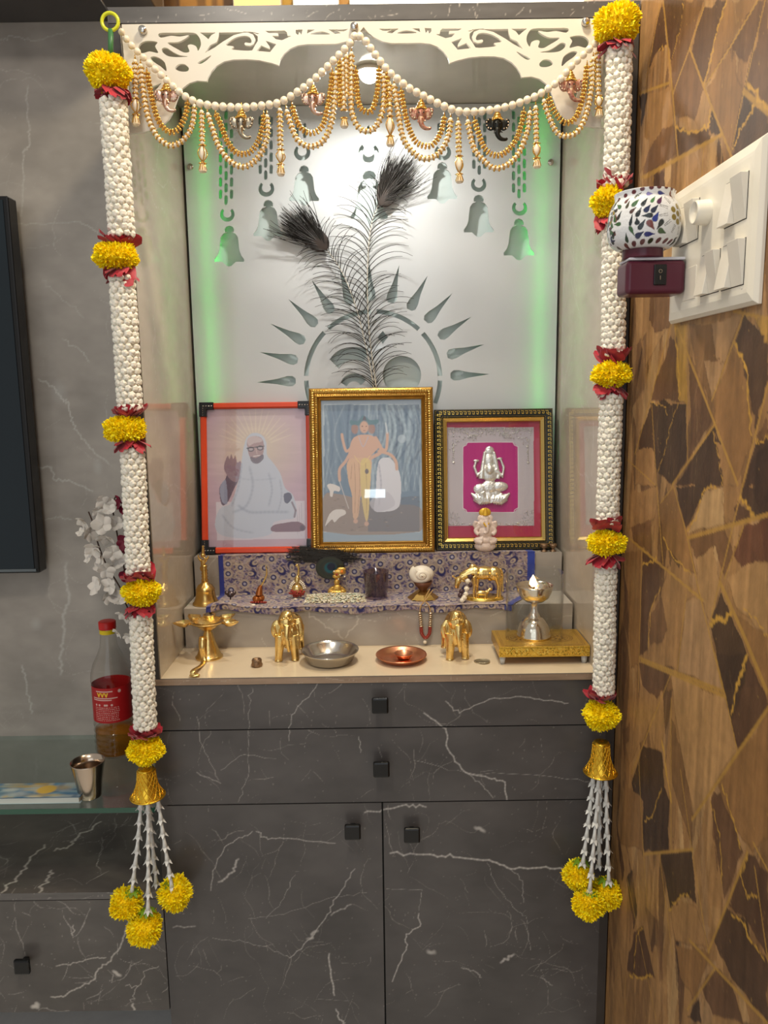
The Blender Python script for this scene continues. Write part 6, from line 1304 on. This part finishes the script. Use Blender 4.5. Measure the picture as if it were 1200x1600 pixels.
# ------------------------------------------------------------------ peacock feathers
M_barb = mat('feather_barb', (34, 30, 26), rough=.5); M_shaft = mat('feather_shaft', (206, 200, 186), rough=.5); M_vane = mat('feather_eye', (40, 28, 20), rough=.6, noise=.4, nscale=60)
FY = .349
def feather(name, lb, shaft, eye, n_b, L, seed, eye_r, eye_rot):
    r = np.random.default_rng(seed); sp_ = smoothpoly(shaft, 10, False); n = len(sp_); base = at(sp_[0][0], sp_[0][1], FY); base = np.array([base[0], FY, ZS2])
    t = thing(name, lb, 'feather', base); k = mpp(FY, 400)
    P = np.array([at(q[0], q[1], FY) for q in sp_]); P0 = np.array([[P[0][0] + .006, FY, ZS2 + .001], P[0]]); PP = np.vstack([resample(P0, n=6)[:-1], P]); MB().tube(PP, np.linspace(.0016, .0005, len(PP)), 6).build('shaft', M_shaft, t)
    mb = MB()
    def barb(p, ang0, ang1, ln, rad, dy=0):
        m_ = 8; q = np.array(p, float); out = [q.copy()]
        for s_ in range(m_): a = ang0 + (ang1 - ang0) * ((s_ + .5) / m_) ** 1.15; q = q + np.array([math.cos(a), -math.sin(a)]) * ln / m_; out.append(q.copy())
        W3 = np.array([at(a[0], a[1], FY) for a in out]); W3[:, 1] += dy * np.linspace(0, 1, len(out)); W3[:, 1] = np.minimum(W3[:, 1], .3600); mb.tube(W3, np.linspace(rad * 1.5, rad * .6, len(out)), 4, cap=False)
    for i in range(n_b):
        f_ = (i / n_b); j = f_ * (n - 2); ji = int(j); p = sp_[ji] + (sp_[ji + 1] - sp_[ji]) * (j - ji); d = sp_[min(ji + 2, n - 1)] - sp_[max(ji - 2, 0)]; th = math.atan2(-d[1], d[0])
        for sd in (-1, 1):
            if r.random() < .06: continue
            ln = L * (.62 + .5 * math.sin(math.pi * min(1, .25 + f_ * .75))) * r.uniform(.75, 1.12); a0 = th + sd * R(r.uniform(22, 38)); a1 = th + sd * R(r.uniform(80, 125) * (1 if f_ > .3 else 1.15))
            barb(p, a0, a1, ln, .00058, r.uniform(-.018, .004))
    # wispy eye
    e = np.array(eye, float); d = e - sp_[-6]; th = math.atan2(-d[1], d[0])
    for i in range(230):
        f_ = r.random(); j = (n - 1) * (.90 + .10 * f_); ji = min(int(j), n - 2); p = sp_[ji] + (sp_[ji + 1] - sp_[ji]) * (j - ji); sp0 = r.uniform(-1, 1)
        ln = eye_r * (2.3 - .75 * abs(sp0)) * r.uniform(.72, 1.12); barb(p, th + sp0 * .75, th + sp0 * .22 + r.normal() * .1, ln, .00055, r.uniform(-.010, .004))
    for i in range(26):
        sd = 1 if i % 2 else -1; j = int((n - 1) * r.uniform(.84, .97)); barb(sp_[j], th + sd * r.uniform(.35, .8), th + sd * r.uniform(.0, .55), eye_r * r.uniform(2.0, 2.9), .0006, r.uniform(-.014, 0))
    mb.build('barbs', M_barb, t)
    ec = at(*e, FY - .001); c_, s_ = math.cos(eye_rot), math.sin(eye_rot); M = np.array([[c_, 0, -s_], [0, 1, 0], [s_, 0, c_]])
    MB().ell(ec, (eye_r * .50 * k, .0012, eye_r * .80 * k), 20, 12, M=M).build('eye', M_vane, t)
feather('peacock_feather', 'upright dark peacock feather with its eye at the top, right one of the crossed pair', [(588, 606), (583, 570), (578, 530), (575, 490), (574, 440), (575, 400), (578, 365), (583, 340), (592, 320), (602, 300)], (606, 297), 38, 70, 3, 33, -.35)
feather('peacock_feather', 'dark peacock feather leaning left with its eye bent over, left one of the crossed pair', [(584, 606), (578, 570), (570, 535), (562, 500), (551, 465), (537, 430), (522, 405), (508, 388), (494, 374)], (491, 372), 34, 64, 4, 33, .95)
# lying feather with a blue-green eye
lf = thing('peacock_feather', 'peacock feather with a blue and green eye lying against the brocade cloth', 'feather', at(515, 900, .258)); r_ = np.random.default_rng(5)
cv = Canvas(-1, 1, -1, 1, .02, (30, 30, 24)); cv.ell((0, 0), .86, .86, (62, 62, 40)); cv.ell((0, 0), .80, .80, (28, 40, 32)); cv.ell((.0, -.02), .62, .62, (44, 44, 34)); cv.ell((.02, 0), .42, .46, (10, 78, 88)); cv.ell((.08, .10), .30, .34, (14, 18, 44))
G = lambda A, B: np.stack([(lambda rr, s_: at(516, 887, .2575)[0] + A * .031 * np.minimum(1, 1 / np.maximum(1e-6, np.hypot(A, B))) ** (np.hypot(A, B) > 1))(0, 0), .2575 - .002 * np.cos(A * 1.2), at(516, 887, .2575)[2] + B * .025 * np.minimum(1, 1 / np.maximum(1e-6, np.hypot(A, B))) ** (np.hypot(A, B) > 1)], -1)
mb = MB(); cv.mesh(mb, G); o = mb.build('eye', mat('iridescent_eye', vc=True, rough=.3, spec=.6), lf)
mb = MB(); ec = at(516, 887, .258)
for i in range(170):
    a = R(r_.uniform(15, 200)); x = r_.uniform(-1, 1); s0 = at(528 + r_.normal() * 22, 872 + r_.normal() * 5, .259); e0 = at(530 - 85 * r_.random() ** .7 + (30 if i % 5 == 0 else 0), 858 + r_.uniform(-4, 22), .2585); e0[1] = .2595; s0[1] = .2600; m_ = (s0 + e0) / 2 + [0, -.002, .006 * r_.random()]; mb.tube(smoothpoly([s0, m_, e0], 4, False), .00055, 4, cap=False)
mb.build('barbs', M_barb, lf)

# ------------------------------------------------------------------ left: television, glass shelf and what stands on it
tvx, tvz0, tvz1 = at(61, 896, .235)[0], at(61, 896, .235)[2], at(6, 305, .235)[2]
tv = thing('television', 'flat black wall television cut off by the left edge of the photo', 'television', (tvx - .5, .27, tvz0))
MB().box(tvx - 1.0, tvx, .238, .275, tvz0, tvz1).build('body', M_black, tv, smooth=False, bevel=.003)
MB().box(tvx - .99, tvx - .010, .2365, .239, tvz0 + .010, tvz1 - .008).build('screen', mat('tv_screen', (22, 34, 42), rough=.12), tv, smooth=False)
MB().box(tvx - .99, tvx - .006, .2355, .238, tvz0 + .004, tvz0 + .0095).build('lower_trim', mat('grey_trim', (96, 104, 108), rough=.3), tv, smooth=False)
MB().box(tvx - .7, tvx - .3, .274, WB - .0008, tvz0 + .15, tvz0 + .45).build('wall_bracket', M_black, tv, smooth=False)
SZ = -.245
shf = MB().box(-1.6, XL - .0015, -.012, WB - .0008, SZ - .010, SZ).build('glass_shelf', pane_mat('shelf_glass', (240, 248, 246), .02, 1.5, .05), smooth=False)
ed = MB().box(-1.6, XL - .0015, -.0126, -.0121, SZ - .010, SZ).build('polished_edge', mat('shelf_edge_green', (36, 84, 66), rough=.1, spec=.8), smooth=False)
tag(shf, 'long clear glass shelf with a green edge on the left wall', 'shelf'); setorig(shf, (-1.0, .14, SZ)); ed.parent = shf; ed.data.transform(Matrix.Translation((1.0, -.14, -SZ)))
# tumbler of steel
cc = atz(136, 1250, SZ); cc[1] += .016; kc = mpp(cc[1], 1220)
mb = MB().lathe([(r * kc, h * kc) for r, h in [(0, 0), (17, 0), (17.5, 1), (18, 8), (20, 26), (23, 44), (25.5, 56), (26, 57.5), (25, 57.5), (22.5, 44), (19, 24), (17, 4), (0, 3)]], (cc[0], cc[1], SZ + .0002), 40)
tag(setorig(mb.build('steel_tumbler', mat('warm_steel', (196, 178, 160), rough=.2, metal=1)), (cc[0], cc[1], SZ)), 'small flared stainless steel tumbler standing on the glass shelf', 'tumbler')
# booklet
xr2 = atz(128, 1252, SZ)[0]; bk = thing('booklet', 'thin book with a blue patterned cover lying on the glass shelf', 'book', (xr2 - .12, .03, SZ))
by0, by1 = .006, .060; cv = Canvas(xr2 - .30, xr2 - .002, by0, by1, .0016, (96, 140, 164)); r_ = np.random.default_rng(12)
for i in range(160): cv.ell((r_.uniform(xr2 - .3, xr2), r_.uniform(by0, by1)), r_.uniform(.004, .022), r_.uniform(.002, .010), [(60, 110, 150), (150, 180, 180), (196, 200, 190), (44, 84, 120), (190, 160, 70)][i % 5], .5, .5)
cv.ell((xr2 - .075, .035), .018, .016, (214, 176, 60), .9)
mb = MB(); mb.box(xr2 - .30, xr2, by0, by1, SZ + .0118, SZ + .0126, col=(60, 100, 130)); cv.mesh(mb, lambda A, B: np.stack([A, B, np.full_like(A, SZ + .0130)], -1)); mb.build('cover', mat('book_cover', vc=True, rough=.25), bk, smooth=False)
MB().box(xr2 - .298, xr2 - .003, by0 + .001, by1 - .001, SZ + .0010, SZ + .0118).build('pages', mat('paper', (212, 216, 210), rough=.7), bk, smooth=False)
MB().box(xr2 - .30, xr2, by0, by1, SZ + .0002, SZ + .0010).build('back_cover', mat('book_back', (176, 196, 200), rough=.4), bk, smooth=False)
# oil bottle
bY = .215; cbt = at(182, 1165, bY); kb2 = mpp(bY, 1080); bx = at(175, 1080, bY)[0]
btl = thing('oil_bottle', 'clear plastic bottle half full of golden oil with a red label and red cap', 'bottle', (bx, bY, SZ))
zc1 = at(167, 970, bY)[2] - SZ; Rb = 30.5 * kb2
prof = [(0, .002), (Rb * .80, 0), (Rb * .96, .006), (Rb, .014)]
for i in range(4): z = .020 + i * .013; prof += [(Rb, z), (Rb * .955, z + .004), (Rb * .955, z + .007), (Rb, z + .011)]
prof += [(Rb * .965, .080), (Rb * .965, .160), (Rb, .165), (Rb * .97, .180), (Rb * .84, .200), (Rb * .62, .218), (Rb * .44, .236), (Rb * .36, zc1 - .026)]
MB().lathe(prof, (bx, bY, SZ + .0002), 48).build('body', pane_mat('bottle_plastic', (250, 249, 246), .05, 1.5, .0), btl)
mb = MB().lathe([(0, .003), (Rb * .78, .003), (Rb * .93, .008), (Rb * .93, .060), (0, .060)], (bx, bY, SZ), 40); mb.build('oil', pane_mat('golden_oil', (250, 206, 124), .05, 1.4, -.02), btl)
MB().lathe([(Rb * .40, zc1 - .026), (Rb * .40, zc1 - .017)], (bx, bY, SZ), 32).build('cap_ring', mat('yellow_plastic', (226, 196, 20), rough=.35), btl)
MB().lathe([(Rb * .42, zc1 - .016), (Rb * .42, zc1 - .001), (Rb * .38, zc1), (0, zc1)], (bx, bY, SZ), 32).build('cap', mat('red_plastic', (200, 30, 24), rough=.35), btl)
cv = Canvas(-math.pi, math.pi, .082, .158, .012, (176, 28, 30), .0006); LW = (232, 200, 190)
for i in range(3): cv.stroke([(-.50 + i * .16, .146), (-.43 + i * .16, .138), (-.36 + i * .16, .146)], .0016 * 6, (236, 190, 40), 0)
cs_ = 1 / Rb
def lab(pts, w, col, al=1):
    'thin label strokes drawn with isotropic width'
    P = np.array([(a, b) for a, b in pts])
    for i in range(len(P) - 1):
        for t_ in np.linspace(0, 1, 14): q = P[i] * (1 - t_) + P[i + 1] * t_; cv.ell(q, w * cs_, w, col, al, .4)
for i in range(3): x = -.42 + i * .20; lab([(x, .1475), (x + .07, .1400), (x + .14, .1475)], .0011, (240, 196, 44))
for z, x0_, x1_ in ((.1365, -.72, .62), (.1325, -.72, .30), (.151, -.5, .35)):
    x = x0_
    while x < x1_: lab([(x, z), (x + .035, z)], .0008, LW, .8); x += .075
for x in (-.55, -.35, -.05, .05, .30): cv.ell((x, .1215), .055, .0022, LW, .8, .3)
for z in np.arange(.088, .116, .0040):
    x = -.62
    while x < .62: lab([(x, z), (x + r_.uniform(.02, .06), z)], .0005, LW, .55); x += r_.uniform(.07, .12)
cv.ell((.72, .150), .08, .0035, LW, .8, .2)
mb = MB(); cv.mesh(mb, lambda A, B: np.stack([bx + np.sin(A) * Rb * .972, bY - np.cos(A) * Rb * .972, SZ + B], -1)); mb.build('label', mat('bottle_label', vc=True, rough=.35), btl)
# blossom spray
sY = .12; ks = mpp(sY, 850)
sp2 = thing('blossom_spray', 'spray of artificial white blossoms with brown twigs and some dark red flowers', 'artificial flowers', (at(215, 1160, sY)[0], sY, SZ))
M_twig = mat('brown_twig', (70, 48, 36), rough=.7); M_pet = mat('white_blossom', (226, 218, 208), rough=.6, sss=.1); M_rp = mat('dark_red_blossom', (120, 24, 50), rough=.6)
def spx(u, v, dy=0): q = at(u, v, sY); q[1] += dy; return q
base = np.array([at(222, 1150, sY)[0], sY, SZ + .0005])
for pts in ([(222, 1000), (190, 930), (160, 885), (143, 850), (134, 825), (123, 806)], [(224, 1000), (205, 950), (186, 880), (175, 840), (165, 800), (166, 782)], [(226, 1010), (215, 930), (200, 860), (188, 820), (184, 790)], [(222, 1020), (205, 980), (190, 945), (166, 925)]):
    MB().tube(smoothpoly([base] + [spx(*q, .01 * i) for i, q in enumerate(pts)], 5, False), .0015, 6).build('twig', M_twig, sp2)
r_ = np.random.default_rng(14)
def blossom(u, v, s_, m_, nm, dy):
    mb = MB(); c = spx(u, v, dy); ax = np.array([r_.normal() * .6, -1, r_.normal() * .6]); ax /= np.linalg.norm(ax); e1 = np.cross(ax, [0, 0, 1]); e1 /= np.linalg.norm(e1); e2 = np.cross(ax, e1); n = 5; ph = r_.random() * 6
    for k in range(n):
        a = 2 * math.pi * k / n + ph; d = e1 * math.cos(a) + e2 * math.sin(a); w_ = np.cross(d, ax); G = np.zeros((6, 5, 3)); L_b = s_ * ks * r_.uniform(.85, 1.15)
        for i in range(6):
            for j in range(5): t_ = i / 5; s2 = (j / 4 - .5) * 2; wd = L_b * .52 * math.sin(math.pi * (.08 + .84 * t_)) ** .8; G[i, j] = c + d * L_b * t_ + w_ * s2 * wd + ax * (L_b * .35 * t_ ** 2 - s2 ** 2 * L_b * .12) * -1 * (-1) + ax * .001 * k
        mb.grid(G)
    mb.ell(c + ax * .001, s_ * ks * .12, 8, 6); mb.build(nm, m_, sp2)
for u, v, s_ in ((126, 818, 11), (138, 834, 12), (122, 835, 8), (160, 786, 12), (150, 800, 10), (172, 798, 9), (163, 818, 13), (178, 818, 11), (150, 855, 13), (166, 840, 12), (160, 868, 12), (176, 862, 12), (140, 872, 9), (182, 880, 12), (152, 888, 10), (166, 892, 13), (150, 916, 13), (172, 914, 12), (163, 936, 9), (184, 938, 13), (192, 962, 11), (186, 985, 9), (196, 1000, 8)): blossom(u, v, s_ * 1.15, M_pet, 'blossom', r_.uniform(-.012, .02))
for u, v in ((182, 788), (190, 800), (188, 850), (194, 862), (192, 905)): blossom(u, v, 12, M_rp, 'red_blossom', .02)

# ------------------------------------------------------------------ right: switchboard and mosaic night lamp
M_sw = mat('switch_white', (232, 226, 212), rough=.3); M_sw2 = mat('switch_face', (224, 218, 206), rough=.35)
pX = WX - .011; swy0, swy1, swz0, swz1 = -.459, -.199, .603, .7825
swb = thing('switchboard', 'white electrical switchboard with rocker switches and a round regulator on the patterned wall', 'switchboard', (WX, (swy0 + swy1) / 2, swz0))
vs = []; 
for i_, t_ in ((0, 0), (0, .004), (.004, .0085), (.014, .0108), (.018, .011)): vs += [(WX - .0003 - t_, swy0 + i_, swz0 + i_), (WX - .0003 - t_, swy1 - i_, swz0 + i_), (WX - .0003 - t_, swy1 - i_, swz1 - i_), (WX - .0003 - t_, swy0 + i_, swz1 - i_)]
fs = [(k * 4 + j, k * 4 + (j + 1) % 4, k * 4 + 4 + (j + 1) % 4, k * 4 + 4 + j) for k in range(4) for j in range(4)] + [(16, 17, 18, 19), (3, 2, 1, 0)]
MB().raw(vs, fs).build('plate', M_sw, swb, smooth=False, bevel=.0006)
def sy(u, v): q = atx(1040 + u / 5, 200 + v / 5, pX - .001); return q[1], q[2]
def rocker(y0, y1, z0, z1, out_low, nm='rocker_switch'):
    'wedge that stands out at its lower or upper end'
    a, b = (.0095, .001) if out_low else (.001, .0095); X_ = pX - .0005
    vs = [(X_, y0, z0), (X_, y1, z0), (X_, y1, z1), (X_, y0, z1), (X_ - a, y0, z0), (X_ - a, y1, z0), (X_ - b, y1, z1), (X_ - b, y0, z1)]
    return MB().raw(vs, [(0, 1, 2, 3), (7, 6, 5, 4), (0, 4, 5, 1), (3, 2, 6, 7), (0, 3, 7, 4), (1, 5, 6, 2)]).build(nm, M_sw2, swb, smooth=False, bevel=.0005)
for (ul, ur, vt, vb) in ((122, 262, 590, 890), (475, 645, 390, 735), (285, 425, 975, 1290), (450, 622, 895, 1240)):
    y1, zt1 = sy(ul, vt); y0, _ = sy(ur, vt); um = (ul + ur) / 2; _, za = sy(um, vt); _, zb1 = sy(um, vb); ym = (y0 + y1) / 2
    MB().box(pX - .0004, pX + .002, y0 - .0008, y1 + .0008, zb1 - .0008, za + .0008).build('switch_gap', M_gap, swb, smooth=False)
    rocker(ym + .0003, y1, zb1, za, True); rocker(y0, ym - .0003, zb1, za, False)
ky, kz = sy(325, 660); MX = np.array([[0, 0, -1], [0, 1, 0], [1, 0, 0]])
MB().lathe([(.0155, 0), (.0155, .004), (.0145, .016), (.0135, .019), (.012, .0175), (0, .0165)], (pX, ky, kz), 32, M=MX).build('regulator_knob', M_sw, swb)
for u, v in ((590, 1250),):
    y_, z_ = sy(u, v); MB().ell((pX, y_, z_), (.0008, .003, .002), 10, 6).build('screw_cap', M_sw2, swb)
y_, z_ = sy(180, 1250); MB().box(pX - .0012, pX + .001, y_ - .022, y_ + .022, .628, .670).build('socket', M_sw2, swb, smooth=False, bevel=.0006)
# night lamp
nY = -.245
def nz(u, v): return at(u, v, nY - .024)
xa, xb = nz(979, 430)[0], pX - .0016; zlo, zhi = nz(1030, 459)[2], nz(1030, 406)[2]
nlp = thing('mosaic_night_lamp', 'plug-in night lamp with a white mosaic glass shade on a maroon plastic base', 'night lamp', (xb, nY, zlo))
M_mar = mat('maroon_plastic', (84, 30, 48), rough=.3)
MB().box(xa, xb, nY - .024, nY + .022, zlo, zhi).build('base', M_mar, nlp, smooth=False, bevel=.006, seg=4)
MB().box(xa + .003, xb - .001, nY - .023, nY + .021, zhi + .0002, zhi + .004).build('pale_trim', mat('pale_trim', (206, 206, 216), rough=.3), nlp, smooth=False, bevel=.0015)
sw_c = nz(1031, 430); sb = MB().box(sw_c[0] - .0085, sw_c[0] + .0085, nY - .0262, nY - .0238, sw_c[2] - .013, sw_c[2] + .014).build('rocker_switch', M_blk, nlp, smooth=False, bevel=.001)
mb = MB(); tt = np.linspace(0, 6.28, 16); mb.tube(np.stack([sw_c[0] + .0022 * np.cos(tt), np.full(16, nY - .0264), sw_c[2] + .005 + .0022 * np.sin(tt)], 1), .0003, 4, cap=False); mb.build('off_mark', M_sb, sb)
MB().box(sw_c[0] - .0003, sw_c[0] + .0003, nY - .0266, nY - .0262, sw_c[2] - .006, sw_c[2] - .001).build('on_mark', M_sb, sb, smooth=False)
gc = at(1008, 352, nY - .010); gc[1] = nY - .004; kn = mpp(nY - .02, 352)
MB().lathe([(0, 0), (31 * kn, 0), (31.5 * kn, 2 * kn), (31 * kn, 16 * kn), (33 * kn, 20 * kn), (0, 20 * kn)], (gc[0], gc[1], zhi + .004), 40).build('neck', M_mar, nlp)
z0g = zhi + .004 + 13 * kn; prof = smoothpoly(np.array([(33, 0), (42, 3), (51, 12), (55.5, 26), (56, 42), (54, 58), (50, 70), (46, 77), (45.5, 82), (46.5, 89)]), 6, False)
hp_ = (prof[:, 1] / 89.0); pr_r = prof[:, 0] * kn; pr_z = prof[:, 1] * kn * .97
cv = Canvas(-math.pi * 448, math.pi * 448, 0, 712, 7, (224, 226, 230)); r_ = np.random.default_rng(21)
cv.C *= (.92 + .16 * r_.random(cv.A.shape))[..., None]
def toA(u, v): h = (865 - v) * 1.0; ph = math.asin(max(-.98, min(.98, (u - 464) / (np.interp(h / 712 * 89, prof[:, 1], prof[:, 0]) * 8)))); return np.array([ph * 448, h])
def tear(u, v, ln, wd, rot, col):
    c = toA(u, v); cr, sr = math.cos(rot), math.sin(rot); ln *= 1.18; wd *= 1.25; P = np.array([(1, 0), (.35, .38), (-.2, .78), (-.7, .8), (-1, .35), (-1, -.35), (-.7, -.8), (-.2, -.78), (.35, -.38)]) * [ln, wd]
    Q = c + P @ np.array([[cr, sr], [-sr, cr]]); cv.fill(smoothpoly(c + (Q - c) * 1.10, 3), (60, 62, 70), .5); cv.fill(smoothpoly(Q, 3), col)
DKc = (34, 42, 46); NV = (40, 48, 84); GR = (60, 96, 60); MRn = (92, 40, 46)
for (u, v, l, w, ro, c) in [(280,245,46,24,.6,(84,92,84)), (405,238,38,22,0,(130,124,180)), (550,230,48,24,-.1,(48,60,130)), (680,215,38,26,1.5,(120,64,56)), (165,290,34,22,.8,(104,70,66)), (165,345,42,20,1.3,(76,74,58)), (245,335,54,28,.8,GR), (335,342,52,26,.9,DKc), (438,312,44,20,.9,(74,124,80)), (520,322,52,26,.9,(84,44,80)), (210,430,42,22,.7,(80,56,52)), (270,460,54,26,1.1,DKc), (365,425,48,30,.9,NV), (450,432,52,28,.8,(44,54,76)), (190,545,62,18,1.4,DKc), (358,515,56,28,3.14,DKc), (465,530,54,32,1.1,(38,58,140)), (250,572,38,28,1.7,DKc), (305,615,58,28,1.0,DKc), (408,632,58,36,-.9,(116,62,58)), (515,628,58,30,-2.1,DKc), (205,685,56,22,-1.1,GR), (160,748,48,22,1.5,(36,56,40)), (290,732,50,32,.5,NV), (405,735,56,28,0,(42,48,112)), (555,706,50,32,-.3,(62,88,56)), (785,762,36,20,.5,DKc), (900,460,30,24,.4,(150,110,110))]: tear(u, v, l, w, ro, c)
for u, v in ((110,240),(160,212),(235,190),(320,168),(420,157),(515,149),(612,146),(700,153),(772,160)): cv.ell(toA(u, v + 6), 36, 27, MRn, 1, .08)
for i, (u, v) in enumerate(((150,845),(190,832),(255,820),(340,808),(430,802),(528,797),(625,798),(700,800),(760,805))): cv.ell(toA(u, v + 6), 40, 28, MRn if i % 4 else (40, 50, 34), 1, .08, .5)
for u, v in ((770,378),(698,432),(834,428),(710,524),(832,524),(776,470),(775,570)): cv.ell(toA(u, v), 44, 38, (138, 118, 34), 1, .08)
c0 = toA(772, 470)
for k in range(12):
    a = k * math.pi / 6 + .2
    for j in range(6):
        d = 160 + j * 17; q = c0 + np.array([math.cos(a) * d * 1.25, math.sin(a) * d])
        for s_ in (-1, 1): cv.ell(q + np.array([-math.sin(a), math.cos(a)]) * s_ * (13 - j), 8, 5, (40, 40, 40), .95, .15, a + s_ * .7)
for k in range(46):
    x = -r_.uniform(440, 1400) ; tear(464 + 448 * math.sin(max(x, -690) / 448), r_.uniform(230, 760), 50, 24, r_.uniform(0, 3.1), [DKc, NV, GR, (116, 62, 58), (138, 118, 34)][k % 5]) if x > -690 else cv.ell((x, r_.uniform(110, 640)), 44, 24, [DKc, NV, GR, (116, 62, 58)][k % 4], 1, .1, r_.uniform(0, 3))
for k in range(8):     # the side and rear pieces of the same pattern
    for s0 in (-1, 1):
        for j in range(9):
            x = s0 * (640 + k * 95); y = 90 + j * 62
            if abs(x) > 1380 or (s0 > 0 and x < 900): continue
            cv.ell((x, y), 34, 18, [DKc, NV, GR, MRn, (138, 118, 34)][(k * 3 + j) % 5], 1, .1, .7 * (j % 3))
n_a, n_p = 300, len(prof)
def shade_map(A, B):
    h = B / 712 * prof[-1, 1]; r__ = np.interp(h, prof[:, 1], pr_r); z__ = np.interp(h, prof[:, 1], pr_z); ph = A / 448; return np.stack([gc[0] + np.sin(ph) * r__, gc[1] - np.cos(ph) * r__, z0g + z__], -1)
mb = MB(); cv.mesh(mb, shade_map); sh_ = mb.build('mosaic_shade', mat('mosaic_glass', vc=True, rough=.18, coat=.4, bump=.3, bscale=300), nlp); so = sh_.modifiers.new('s', 'SOLIDIFY'); so.thickness = .002; so.offset = 1 if False else -1
